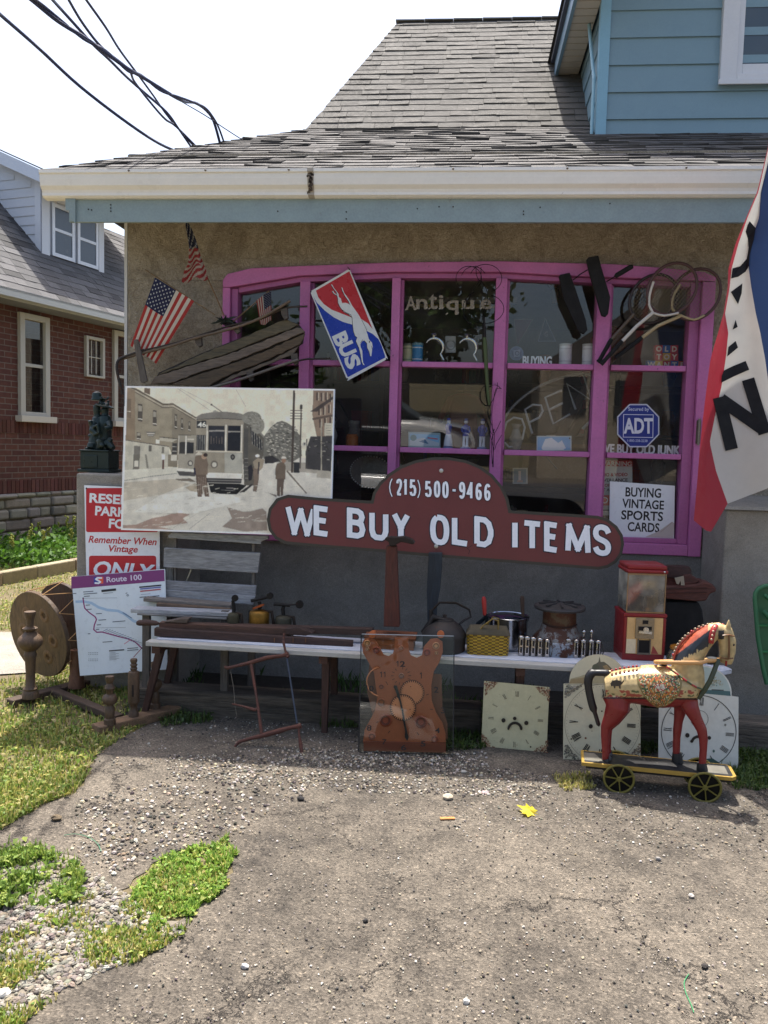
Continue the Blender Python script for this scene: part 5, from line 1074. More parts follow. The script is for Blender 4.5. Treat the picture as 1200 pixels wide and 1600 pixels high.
pennant([(803, 499), (833, 499), (808, 540)], (92, 26, 36), None, (130, 120, 106), 'dark red pennant pointing down inside the centre right pane')
pennant([(852, 497), (868, 533), (841, 533)], (40, 34, 70), 'G', (150, 150, 160), 'dark purple pennant with the letter G pointing up')
o = thing('hanging_doll', 'small cloth doll in yellow clothes and black hat hanging inside the upper pane', 'doll', P(868, 440, .4))
s_ = mpp(.4); q = P(868, 450, .4); mb = MB(c=(92, 82, 60)); mb.tube([q, q + Vector((-.005, 0, -.035)), q + Vector((.0, 0, -.1))], [.012, .028, .022]); mb.build('body', M_CLOTH, o, smooth=70)
mb = MB(c=(110, 84, 70)); mb.ball(q + Vector((0, 0, .022)), .018); mb.build('head', M_CLOTH, o, smooth=80); mb = MB(c=(20, 18, 20)); mb.lathe([(.034, 0), (.03, .006), (.016, .008), (.014, .03), (0, .034)], Matrix.Translation(q + Vector((0, 0, .034))) @ Rm(12, 'Y')); mb.build('hat', M_CLOTH, o, smooth=50)
for a_, b_ in (((-.02, 0, -.01), (-.06, 0, .03)), ((.015, 0, -.01), (.03, 0, -.06))): mb = MB(c=(30, 26, 26)); mb.tube([q + Vector(a_), q + Vector(b_)], .008); mb.build('arm', M_CLOTH, o)
def garment(x, c, label, Y=1.5, z=1.95, w_=.42, h_=.62):
 M = Tm(x, Y, z); o = thing('shirt', label, 'shirt', M); mb = MB(M, c=c)
 L_ = [(-.5, -1), (-.42, -.25), (-.66, -.5), (-.8, -.42), (-.5, -.06), (-.16, 0), (.16, 0), (.5, -.06), (.8, -.42), (.66, -.5), (.42, -.25), (.5, -1)]
 mb.prism([(a_ * w_, b_ * h_) for a_, b_ in L_], -.03, .03, c); mb.build('cloth', M_CLOTH, o, bevel=.02); mb = MB(M, c=(90, 80, 70)); mb.tube([(0, 0, 0), (0, 0, .05), (.02, 0, .08), (0, 0, .1)], .004); mb.build('hanger', M_IRON, o); return o
garment(.0, (120, 40, 34), 'dark red shirt shape added far inside for a figure mirrored in the middle pane', w_=.26, h_=.5); garment(.36, (132, 120, 104), 'pale tan shirt shape added beside the dark red one for a mirrored figure', 1.6, 1.85, .26, .5)  # both added to stand for people mirrored in the glass
garment(-1.2, (60, 62, 58), 'grey shirt hanging behind the leftmost pane', 1.4, 1.9); garment(1.2, (96, 82, 60), 'brown shirt hanging inside behind the security sticker', 1.9, 1.9)
o = thing('beaded_plate', 'oval plate with a beaded white rim leaning in the pane left of the trade sign', 'plate', P(580, 738, .2)); q = P(580, 738, .2); s_ = mpp(.2)
mb = MB(c=(112, 104, 92)); mb.lathe([(0, 0), (.7, 0), (1, .05)], Matrix.Translation(q) @ Rm(8, 'Y') @ Rm(80, 'X') @ Matrix.Diagonal((32 * s_, 24 * s_, .2, 1)), n=32); mb.build('dish', M_ENAMEL, o, smooth=60)
mb = MB(c=(212, 212, 206))
for k in range(44): a_ = 2 * math.pi * k / 44; mb.ball(Matrix.Translation(q) @ Rm(8, 'Y') @ Rm(80, 'X') @ Vector((33 * s_ * math.cos(a_), 25 * s_ * math.sin(a_), .005)), .006, n=6)
mb.build('beaded_rim', M_ENAMEL, o, smooth=80)
rw = random.Random(21)
kinds = [('bottle', 'bottle'), ('jar', 'jar'), ('box', 'box'), ('vase', 'vase'), ('book_stack', 'books')]
cn = ['dark', 'green', 'amber', 'cream', 'red', 'blue', 'grey', 'white']; cv_ = [(60, 52, 46), (60, 96, 62), (160, 92, 36), (190, 176, 140), (160, 44, 40), (50, 80, 140), (130, 130, 126), (214, 210, 200)]
used_lab = set(); bi = 0
for shz, nm, Yk_ in ((.78, 'lowest back shelf', 2.95), (1.23, 'second back shelf', 2.95), (1.68, 'third back shelf', 2.95), (2.13, 'top back shelf', 2.95), (.987, 'window deck', .36), (.987, 'front of the window deck', .2), (SH2, 'middle glass shelf', .2)):
 for x in [-1.7 + .36 * k for k in range(12)] if Yk_ > 1 else [-1.3 + .21 * k for k in range(13)]:
  kd, ct = kinds[rw.randrange(5)]; ci = rw.randrange(8); c = cv_[ci]; M = Tm(x + rw.uniform(-.06, .06), Yk_, shz) @ Rm(rw.uniform(-20, 20), 'Z'); sf = 1 if Yk_ > 1 else .5; h = rw.uniform(.16, .34) * sf; r = rw.uniform(.05, .09) * sf
  if nm[:2] == 'mi' and (-.5 < x < .25 or x > .75): continue
  lb = '%s %s on the %s inside, %s' % (cn[ci], ct, nm, ('at the left end', 'left of the middle', 'near the middle', 'right of the middle', 'at the right end', 'at the far right end')[int((x + 1.8) / .85)])
  if lb in used_lab: continue
  used_lab.add(lb); mb = MB(M, c=c)
  if kd == 'bottle': mb.lathe([(r * .7, 0), (r * .75, h * .55), (r * .3, h * .75), (r * .28, h), (0, h)], n=14)
  elif kd == 'jar': mb.lathe([(r, 0), (r * 1.05, h * .6), (r * .8, h * .68), (r * .85, h * .75), (0, h * .76)], n=14)
  elif kd == 'vase': mb.lathe([(r * .6, 0), (r * 1.1, h * .4), (r * .5, h * .8), (r * .8, h), (r * .7, h), (0, h * .5)], n=16)
  elif kd == 'box': mb.box(-r * 1.4, r * 1.4, -r, r, 0, h * .6); mb.box(-r * 1.45, r * 1.45, -r * 1.05, r * 1.05, h * .6 + .001, h * .66)
  else:
   for k in range(5): mb.box((-.09 + k * .035) * sf, (-.06 + k * .035) * sf, -.07 * sf, .07 * sf, 0, h * rw.uniform(.7, 1), jit(cv_[rw.randrange(8)], 15, rw))
  tag(mb.build(kd, M_ENAMEL if kd in ('bottle', 'jar', 'vase') else M_DUST, smooth=40 if kd in ('bottle', 'jar', 'vase') else None), lb, ct)
M = Tm(-.6, 1.3, .04); o = thing('wooden_dresser', 'dark wooden dresser standing inside behind the left panes', 'dresser', M)
mb = MB(M, c=(74, 48, 34)); mb.box(-.5, .5, 0, .45, 0, 1.1); mb.build('carcass', M_WOOD, o, bevel=.006)
for k in range(3): mb = MB(M, c=(86, 56, 38)); mb.box(-.46, .46, -.015, -.001, .1 + k * .32, .38 + k * .32); d_ = mb.build('drawer', M_WOOD, o, bevel=.004); mb = MB(M, c=(140, 110, 60)); mb.cyl((-.2, -.03, .24 + k * .32), (-.2, -.014, .24 + k * .32), .015); mb.build('knob', M_METAL, d_)
M = Tm(.75, 1.2, .04); o = thing('cardboard_box', 'open brown cardboard box inside below the neon sign', 'box', M @ Tm(0, 0, 1.2))
mb = MB(M, c=(128, 100, 72)); mb.box(-.3, .3, -.2, .25, 1.2, 1.46); mb.prism([(-.3, 1.46), (.3, 1.46), (.34, 1.52), (-.34, 1.52)], -.25, -.24, (140, 112, 82)); mb.build('carton', M_DUST, o)
M = Tm(.75, 1.2, .04); o = thing('side_table', 'high brown table inside carrying the cardboard box', 'table', M)
mb = MB(M, c=(72, 52, 38)); mb.box(-.6, .6, -.3, .4, 1.16, 1.199); mb.build('table_top', M_WOOD, o)
for sx_ in (-.55, .55):
 for sy_ in (-.25, .35): mb = MB(M, c=(72, 52, 38)); mb.box(sx_ - .03, sx_ + .03, sy_ - .03, sy_ + .03, 0, 1.158); mb.build('leg', M_WOODZ, o)
M = Tm(1.0, .9, 2.25); o = thing('acoustic_guitar', 'brown guitar hanging neck down inside the right panes', 'guitar', M)
mb = MB(M @ Rm(205, 'Y')); mb.prism([(.0 + .13 * math.cos(R(a_)) * (1 if math.sin(R(a_)) < .2 else .8), .16 * math.sin(R(a_))) for a_ in range(0, 360, 15)], -.03, .03, (120, 74, 40)); mb.build('body', M_ENAMEL, o, bevel=.01)
mb = MB(M @ Rm(205, 'Y'), c=(60, 42, 30)); mb.box(-.025, .025, -.045, -.031, .1, .62); mb.prism([(-.03, .62), (.03, .62), (.045, .75), (-.045, .75)], -.045, -.03); mb.build('neck', M_WOODZ, o)
for x in (-1.2, .25, 1.6):
 M = Tm(x, 1.4, 2.66); lb = {-1.2: 'left', .25: 'middle', 1.6: 'right'}[x]
o = thing('ceiling_tube_light', 'faint yellow tube light fixture on the ceiling inside behind the Antiques lettering', 'light', (0, 1.6, 2.66)); mb = MB(c=(190, 170, 90)); mb.cyl((-.45, 1.6, 2.655), (.35, 1.6, 2.655), .016); mb.build('tube', M_ENAMEL, o, smooth=50); mb = MB(c=(170, 168, 160)); mb.box(-.5, .4, 1.56, 1.64, 2.675, 2.719); mb.build('housing', M_ENAMEL, o)
# THINGS ON AND AROUND THE BENCH
def Z(x0, y0, k):                      # reader for points measured in an enlarged crop
 def f(x, y, Y): return P(x0 + x / k, y0 + y / k, Y)
 return f
GW = (138, 142, 150); BR = (92, 62, 48); DKB = (60, 42, 34)
# long white bench
B0 = Vector((-1.62, -1.05, 0)); BD = Vector((2.98, -.115, 0)).normalized(); BY = Vector((0, 0, 1)).cross(BD)
BM = frame(B0, BD, (0, 0, 1)); ZT = .452
bench = thing('bench', 'long low bench with peeling white plank top running under the whole show window', 'bench', BM)
for k, (a, b, x0, x1) in enumerate(((.0, .062, 0, 2.72), (.068, .20, .03, 2.98), (.206, .345, -.03, 2.9))):
 mb = MB(BM, c=(186, 190, 200) if k else (172, 170, 164)); mb.prism([(x0, a), (x1 - .06, a), (x1, a + (b - a) * .4), (x1 - .01, b), (x0, b)], 0, .024, c=None, M=Matrix(((1, 0, 0, 0), (0, 0, 1, 0), (0, -1, 0, 0), (0, 0, 0, 1))).inverted() @ Matrix.Identity(4))
 mb.v = []; mb.f = []; mb.c = []
 pts = [(x0, a), (x1 - .08, a), (x1, a + (b - a) * .5), (x1 - .02, b), (x0, b)]; n = len(pts)
 dz = (.0, .003, .001)[k]
 mb.add([(x, y, ZT - .024 + dz) for x, y in pts] + [(x, y, ZT + dz) for x, y in pts], [tuple(reversed(range(n))), tuple(range(n, 2 * n))] + [(i, (i + 1) % n, n + (i + 1) % n, n + i) for i in range(n)])
 mb.build('plank', mat('white_plank', .7, 0, .3, 4, 40, .5, .002, stretch=(1, 10, 10), wear=.25, wearcol=(104, 96, 90), wscale=5), bench, bevel=.003)
for x, sp_ in ((.02, -.10), (.92, .0), (1.92, .0), (2.72, .06)):
 for y, dy in ((.085, 0), (.30, .05)):
  mb = MB(BM, c=(70, 48, 40)); mb.bar((x + .03, y, .40), (x + .03 + sp_, y + dy, 0), .042, .034, up=(0, 1, 0), w1=.03, h1=.028); mb.build('leg', M_WOODZ, bench, bevel=.003)
 mb = MB(BM, c=(74, 50, 40)); mb.box(x + .005, x + .05, .02, .33, .385, ZT - .026); mb.build('cross_rail', M_WOOD, bench)
mb = MB(BM, c=(66, 46, 38)); mb.box(.06, 2.7, .30, .325, .36, .42); mb.build('back_rail', M_WOOD, bench)
# timber edging on the ground
TM = frame((-1.80, -.845, 0), Vector((3.4, -.10, 0)), (0, 0, 1))
mb = MB(TM, c=(86, 78, 68)); mb.box(0, 1.95, 0, .18, -.02, .135)
tag(mb.build('timber_edging', M_TIMBER, bevel=.012), 'long dark weathered timber edging lying under the left part of the bench', 'timber')
mb = MB(TM, c=(92, 86, 78)); mb.box(1.965, 5.2, .012, .19, -.02, .150)
tag(mb.build('timber_edging', M_TIMBER, bevel=.012), 'grey weathered timber edging behind the clock dials, reaching the right pier', 'timber')
# grey slatted garden bench
z = Z(200, 820, 5.4545)
gb = thing('garden_bench', 'small grey slatted garden seat with a worn plank back, standing behind the white bench', 'bench', P(330, 1040, -.62) * 1.0)
gb.matrix_basis = Tm(z(700, 900, -.6).x, -.62, 0)
def plank(pts, Y, th, c, name='back_slat', par=gb, m=None, dy=0):
 w_ = [z(x, y, Y) for x, y in pts]; M = frame(w_[0], w_[1] - w_[0], (0, 0, 1)); Mi = M.inverted()
 mb = MB(M, c=c); q = [Mi @ v for v in w_]; mb.prism([(v.x, v.z) for v in q], 0, th); return mb.build(name, m or M_WOOD, par, bevel=.004)
plank([(345, 112), (1130, 166), (1136, 142), (1195, 122), (1192, 96), (378, 66), (338, 92)], -.575, .03, (152, 152, 150))
plank([(300, 362), (1105, 413), (1128, 240), (305, 195)], -.570, .022, (142, 142, 142))
plank([(300, 550), (1085, 606), (1092, 520), (316, 475)], -.60, .02, (136, 137, 140)); plank([(290, 618), (1062, 684), (1084, 608), (299, 552)], -.612, .02, (144, 145, 147))
for x0, x1, y0, y1 in ((388, 405, 112, 620), (1052, 1075, 160, 700)):
 plank([(x0, y1), (x1, y1), (x1 + 6, y0), (x0 + 4, y0)], -.545, .03, (110, 104, 96), 'back_post', m=M_WOODZ)
plank([(322, 620), (380, 620), (384, 365), (326, 362)], -.52, .02, (146, 142, 132), 'back_post', m=M_WOODZ)
mb = MB(c=(170, 166, 150)); mb.tube([z(500, 480, -.55), z(540, 380, -.55)], .005); mb.build('brace_rod', M_METAL, gb)
def seatpl(a, b, Y, dep, th, c):
 A0 = z(*a, Y); B0_ = z(*b, Y); M = frame(A0, B0_ - A0, (0, 0, 1)); L_ = (B0_ - A0).length
 mb = MB(M, c=c); mb.box(0, L_, 0, dep, -th, 0); mb.build('seat_slat', M_WOOD, gb, bevel=.004)
seatpl((130, 622), (872, 684), -.70, .10, .022, (120, 112, 104)); seatpl((240, 668), (866, 718), -.74, .035, .02, (104, 84, 66)); seatpl((20, 716), (880, 752), -.84, .095, .022, (156, 158, 162)); seatpl((75, 752), (842, 792), -.845, .06, .012, (128, 126, 124))
for x, Y in ((160, -.80), (830, -.80), (400, -.5), (1060, -.5)):
 q = z(x, 700, Y); mb = MB(c=(90, 84, 78)); mb.box(q.x - .02, q.x + .02, Y - .015, Y + .015, 0, q.z - .02); mb.build('leg', M_WOODZ, gb)
# wooden plank clamp lying on the bench
z = Z(200, 820, 5.4545); z2 = Z(340, 900, 4.2857)
cl = thing('wooden_clamp', 'long old brown wooden bar clamp with a round handle lying along the bench', 'clamp', z(700, 960, -.92))
def beam(a, b, Y0, Y1, h, c, dep=.05, name='beam'):
 A0 = z(*a, Y0); B1 = z2(*b, Y1); M = frame(A0, B1 - A0, (0, 0, 1)); mb = MB(M, c=c); mb.box(0, (B1 - A0).length, 0, dep, -h, 0); return mb.build(name, M_WOOD, cl, bevel=.004)
beam((262, 832), (478, 350), -.93, -.93, .040, (80, 56, 46)); beam((222, 880), (905, 436), -.96, -.96, .044, (62, 44, 38), .035)
beam((640, 845), (1040, 355), -.90, -.88, .036, (70, 52, 44), .05);
mb = MB(c=(72, 52, 46)); mb.tube([z(75, 838, -.93), z(95, 836, -.93), z(160, 833, -.93), z(235, 838, -.93), z(262, 842, -.93)], [.010, .016, .017, .014, .007], n=12); mb.build('handle', M_WOOD, cl, smooth=50)
mb = MB(c=(66, 54, 48)); w_ = [z(300, 830, -.935), z(500, 838, -.935), z(520, 800, -.935), z(450, 800, -.935)]; M = frame(w_[0], (1, 0, 0), (0, 0, 1)); Mi = M.inverted(); mb = MB(M, c=(84, 72, 64)); mb.prism([((Mi @ v).x, (Mi @ v).z) for v in w_], 0, .06); mb.build('jaw', M_WOOD, cl, bevel=.003)
mb = MB(c=(52, 38, 32)); A0 = z2(470, 352, -.935); M = frame(A0, (1, 0, -.02), (0, 0, 1)); mb = MB(M); mb.prism([(-.01, -.03), (.10, -.03), (.14, -.012), (.05, .012), (-.01, .0)], -.01, .05, (58, 42, 36)); mb.build('jaw', M_WOOD, cl, bevel=.003)
for x in (380, 505, 590):
 q = z2(x, 430, -.9625); mb = MB(c=(120, 88, 62)); mb.box(q.x - .002, q.x + .002, -.9645, -.9615, q.z - .012, q.z + .012); mb.build('brass_pin', M_METAL, cl)
# blow torches
for i, (cx_, top_, bot_, r_, c, lb) in enumerate(((107, 240, 330, 42, (70, 66, 50), 'small tarnished blow torch with its burner raised, leftmost of the three'), (278, 222, 330, 70, (126, 92, 34), 'large yellow brass blow torch between two smaller ones'), (440, 262, 335, 56, (66, 64, 52), 'dull blow torch with a round valve wheel, rightmost of the three'))):
 Y = -.80 if i else -.84; q = z2(cx_, bot_, Y); k = mpp(Y) / 4.2857; r = r_ * k; h = (bot_ - top_) * k; zb = ZT; h += q.z - zb
 M = Tm(q.x, Y, zb); o = thing('blow_torch', lb, 'blow torch', M, 'old blow torches on the bench')
 mb = MB(M, c=c); mb.lathe([(r * .95, 0), (r, .004), (r, h * .86), (r * .9, h * .95), (r * .5, h), (r * .2, h * 1.02)], n=22); mb.build('tank', M_IRON if i != 1 else mat('old_brass', .45, .7, .5, 20, 90, .3, .002, wear=.35, wearcol=(70, 60, 36)), o, smooth=50)
 mb = MB(M, c=(34, 33, 33)); B_ = ((0, .0, 1.0), (0, 0, 1.5))
 if i == 0: paths = [[(0, 0, h), (0, 0, h + .03), (-.004, 0, h + .055)], [(-.006, 0, h + .06), (.012, -.02, h + .08)]]
 elif i == 1: paths = [[(0, 0, h), (.004, 0, h + .02), (-.0, 0, h + .045)], [(-.045, -.01, h + .05), (.05, 0, h + .075)]]
 else: paths = [[(0, 0, h), (-.004, 0, h + .035), (.0, 0, h + .05)], [(-.055, 0, h + .062), (.035, 0, h + .058)]]
 for pth in paths: mb.tube(pth, .010 if len(pth) == 3 else .009, n=10)
 if i == 2: mb.tube([(.02, 0, h + .06), (.085, 0, h + .066)], .005)
 mb.build('burner', M_IRON, o, smooth=50)
 mb = MB(M, c=(28, 27, 28)); e = [((.014, -.03, h + .085), 30), ((.06, -.01, h + .082), 60), ((.088, 0, h + .066), 75)][i]
 mb.tube([Vector(e[0]) + Vector((0, -.006, 0)), Vector(e[0]) + Vector((0, .008, 0))], .018 if i != 2 else .022, n=12); mb.build('valve_wheel', M_IRON, o, smooth=40)
 mb = MB(M, c=(50, 40, 32)); mb.tube([(r * .4, .0, h * .95), (r * 1.25, 0, h * .95), (r * 1.45, 0, h * .5), (r * 1.1, 0, h * .1)], .009); mb.build('handle', M_IRON, o, smooth=50)
 if i == 1: mb = MB(M, c=(150, 78, 40)); mb.bar((-.03, -.02, h + .01), (.03, -.02, h + .035), .02, .01); mb.build('bracket', M_IRON, o)
# cobbler's stand and dark post
z = Z(520, 830, 3.53)
q = z(328, 570, -.90); o = thing('cobbler_stand', 'tapered red brown wooden stand carrying an iron shoe last', 'stand', Tm(q.x, -.90, ZT))
mb = MB(); a_ = z(325, 80, -.90); b_ = z(327, 520, -.90); mb.bar(a_, b_, .056, .05, (82, 44, 34), up=(0, 1, 0), w1=.084, h1=.07); mb.build('post', M_WOODZ, o, bevel=.004)
M = Tm(q.x, -.93, ZT); mb = MB(M); mb.box(-.13, .12, -.05, .09, 0, .055, (150, 88, 48)); mb.box(-.14, .13, -.06, .1, .056, .07, (120, 70, 44)); mb.build('foot_block', M_WOOD, o, bevel=.004)
last = [(285, 42), (300, 32), (360, 34), (395, 30), (440, 48), (452, 66), (440, 74), (410, 66), (375, 60), (350, 74), (345, 82), (312, 82), (308, 60), (288, 50)]
M = frame(z(325, 60, -.94), (1, 0, 0), (0, 0, 1)); Mi = M.inverted(); mb = MB(M, c=(52, 44, 40)); mb.prism([((Mi @ z(x, y, -.94)).x, (Mi @ z(x, y, -.94)).z) for x, y in last], 0, .06); mb.build('shoe_last', M_IRON, o, bevel=.006)
mb = MB(); w_ = [z(*t, -.70) for t in ((528, 120), (604, 120), (602, 200), (592, 320), (576, 410), (572, 500), (522, 505), (518, 330))]; M = frame(w_[0], (1, 0, 0), (0, 0, 1)); Mi = M.inverted(); mb = MB(M, c=(44, 50, 56)); mb.prism([((Mi @ v).x, (Mi @ v).z) for v in w_], 0, .035)
q = w_[6]; mb.prism([((Mi @ v).x, (Mi @ v).z) for v in (Vector((w_[6].x, 0, ZT + .003)), Vector((w_[5].x, 0, ZT + .003)), w_[5], w_[6])], .001, .034)
tag(mb.build('board', M_WOODZ, bevel=.004), 'dark blue grey board standing upright behind the iron kettle', 'board')
# iron kettle
q = z(610, 688, -.93); M = Tm(q.x, -.93, ZT + .002); o = thing('kettle', 'black iron kettle with a bail handle beside the wicker basket', 'kettle', M); k = mpp(-.93) / 3.53
mb = MB(M, c=(58, 54, 52)); mb.lathe([(110 * k, 0), (118 * k, 6 * k), (120 * k, 75 * k), (125 * k, 84 * k), (122 * k, 100 * k), (95 * k, 140 * k), (60 * k, 165 * k), (52 * k, 168 * k), (50 * k, 176 * k), (0, 182 * k)], n=28); mb.build('body', M_IRON, o, smooth=40)
mb = MB(M, c=(50, 46, 44)); mb.tube([(-80 * k, 0, 140 * k), (-70 * k, -.01, 175 * k), (-75 * k, -.01, 220 * k), (-30 * k, 0, 268 * k), (60 * k, 0, 270 * k), (135 * k, 0, 235 * k), (145 * k, 0, 195 * k), (110 * k, 0, 175 * k), (80 * k, 0, 150 * k)], .0085, n=8, flat=.6); mb.build('handle', M_IRON, o, smooth=60)
mb = MB(M, c=(44, 42, 42)); mb.tube([(-100 * k, -.01, 110 * k), (-60 * k, -.02, 190 * k), (20 * k, -.03, 172 * k)], [.012, .016, .010], n=10); mb.tube([(-112 * k, .01, 90 * k), (-70 * k, 0, 170 * k), (-78 * k, 0, 225 * k)], [.02, .014, .010], n=10); mb.build('spout', M_IRON, o, smooth=60)
mb = MB(M, c=(70, 60, 54)); mb.lathe([(14 * k, 180 * k), (10 * k, 190 * k), (14 * k, 200 * k), (0, 205 * k)], n=12); mb.build('lid_knob', M_IRON, o, smooth=60)
# wicker basket
q = G(762, 1025, ZT); Yk = q.y; k = mpp(Yk) / 3.53; M = Tm(q.x, Yk, ZT); o = thing('wicker_basket', 'small yellow wicker basket with a dark domed lid and two handles', 'basket', M)
mb = MB(M); w0, d0 = 118 * k, .10
for r_ in range(13):
 zz = r_ * 9 * k
 for s_ in range(40):
  a0, a1 = 2 * math.pi * s_ / 40, 2 * math.pi * (s_ + 1) / 40
  def sq(a, e):
   c_, s2 = math.cos(a), math.sin(a); rr_ = 1 / (abs(c_) ** 5 + abs(s2) ** 5) ** .2; return ((w0 + e) * c_ * rr_ * (1 - .04 * (1 - r_ / 13)), .05 + (.052 + e) * s2 * rr_)
  e = .003 if (s_ + r_) % 2 else -.001
  x0_, y0_ = sq(a0, e); x1_, y1_ = sq(a1, e); cc = jit((176, 142, 38) if (s_ + r_) % 2 else (112, 86, 22), 14)
  mb.add([(x0_, y0_, zz), (x1_, y1_, zz), (x1_, y1_, zz + 8.6 * k), (x0_, y0_, zz + 8.6 * k)], [(0, 1, 2, 3)], cc)
mb.box(-w0 * .93, w0 * .93, .008, .092, .002, 116 * k, (70, 56, 22)); mb.build('body', M_VINYL, o)
mb = MB(M, c=(78, 70, 52)); mb.grid(lambda u, v: ((w0 + .004) * (2 * u - 1), .05 + .056 * math.cos(math.pi * v) * -1, 118 * k + math.sin(math.pi * v) * 44 * k * min(1, (1 - abs(2 * u - 1)) * 6) ** .5), 12, 10); mb.build('lid', M_DUST, o, smooth=60)
for dx, dy, tilt in ((10 * k, .02, -60 * k), (16 * k, .07, 6 * k)):
 mb = MB(M, c=(120, 100, 44)); mb.tube([(dx - 34 * k + tilt * .7, dy, 112 * k), (dx - 20 * k + tilt * .3, dy - .01, 170 * k), (dx + 10 * k, dy - .012, 208 * k), (dx + 40 * k, dy - .01, 200 * k), (dx + 46 * k, dy, 112 * k)], .006, n=6, flat=.6); mb.build('handle', M_DUST, o, smooth=60)
# red handled tool and steel pot
o = thing('red_handled_tool', 'tool with a worn red handle sticking up behind the wicker basket', 'tool', z(840, 520, -.80)); mb = MB(c=(160, 36, 32)); mb.tube([z(832, 362, -.85), z(834, 380, -.85), z(838, 462, -.85)], [.008, .013, .010], n=10); mb.build('handle', M_PAINT, o, smooth=60)
mb = MB(c=(36, 46, 54)); mb.tube([z(838, 458, -.85), z(850, 470, -.84), z(800, 510, -.80), z(778, 560, -.80)], [.011, .012, .011, .009], n=8); mb.tube([z(850, 470, -.84), z(840, 620, -.80)], [.009, .008]); mb.build('blades', M_IRON, o, smooth=60)
q = z(965, 655, -.86); M = Tm(q.x, -.80, ZT + .002); k = mpp(-.80) / 3.53; o = thing('steel_pot', 'shiny steel pot with an upright dark wooden handle behind the wicker basket', 'pot', M); H = (655 - 480) * k + (q.z - ZT)
mb = MB(M, c=(170, 176, 186)); mb.lathe([(98 * k, 0), (104 * k, .005), (108 * k, H * .9), (118 * k, H), (115 * k, H + .002), (104 * k, H * .92), (98 * k, .01), (0, .01)], n=36); mb.build('body', M_CHROME, o, smooth=35)
mb = MB(M, c=(120, 130, 150)); mb.lathe([(112 * k, H * .97), (90 * k, H * 1.02), (40 * k, H * 1.04), (0, H * 1.05)], n=36); mb.build('lid', M_CHROME, o, smooth=35)
mb = MB(c=(58, 42, 32)); mb.tube([z(1045, 358, -.86), z(1045, 372, -.86), z(1047, 440, -.86), z(1050, 470, -.86)], [.008, .012, .010, .008], n=10); mb.build('handle', M_WOODZ, o, smooth=60)
mb = MB(c=(30, 30, 32)); mb.tube([z(1000, 455, -.83), z(1050, 470, -.86), z(1078, 478, -.84), z(1070, 500, -.80)], .006); mb.build('clamp', M_IRON, o)
# rusty camp stove
z = Z(740, 900, 4.615); q = z(615, 470, -.86); M = Tm(q.x, -.84, ZT); k = mpp(-.84) / 4.615; o = thing('rusty_stove', 'rusty round enamel stove with a wide flat top plate', 'stove', M); b0 = (480) * k
zz = lambda y: z(615, y, -.84).z - ZT
RM_ = mat('rusty_enamel', .55, .2, .4, 14, 70, .5, .003, wear=.75, wearcol=(74, 42, 24), wscale=14)
mb = MB(M, c=(124, 122, 118)); mb.lathe([(185 * k, 0), (185 * k, zz(445)), (160 * k, zz(415)), (130 * k, zz(375)), (120 * k, zz(345))], n=30); mb.build('base', RM_, o, smooth=40)
mb = MB(M, c=(86, 70, 50)); mb.lathe([(120 * k, zz(350)), (118 * k, zz(250)), (126 * k, zz(238))], n=30); mb.build('chimney', RM_, o, smooth=40)
mb = MB(M, c=(66, 64, 64)); mb.lathe([(120 * k, zz(243)), (178 * k, zz(236)), (184 * k, zz(222)), (178 * k, zz(212)), (120 * k, zz(206)), (90 * k, zz(198)), (0, zz(196))], n=36)
for a_ in range(0, 360, 45): mb.bar((40 * k * math.cos(R(a_)), 40 * k * math.sin(R(a_)), zz(194)), (150 * k * math.cos(R(a_)), 150 * k * math.sin(R(a_)), zz(200)), .01, .008)
mb.build('top_plate', M_IRON, o, smooth=35)
mb = MB(M, c=(60, 40, 30)); mb.tube([(125 * k * math.cos(R(a_)), -125 * k * abs(math.sin(R(a_))) - .002, zz(330) + 15 * k * math.sin(R(a_))) for a_ in range(200, 341, 20)], .004); mb.build('wire_handle', M_IRON, o)
mb = MB(M, c=(150, 160, 172)); mb.lathe([(188 * k, 0), (192 * k, .004), (192 * k, zz(450)), (186 * k, zz(445))], n=30); mb.build('rim', RM_, o, smooth=40)
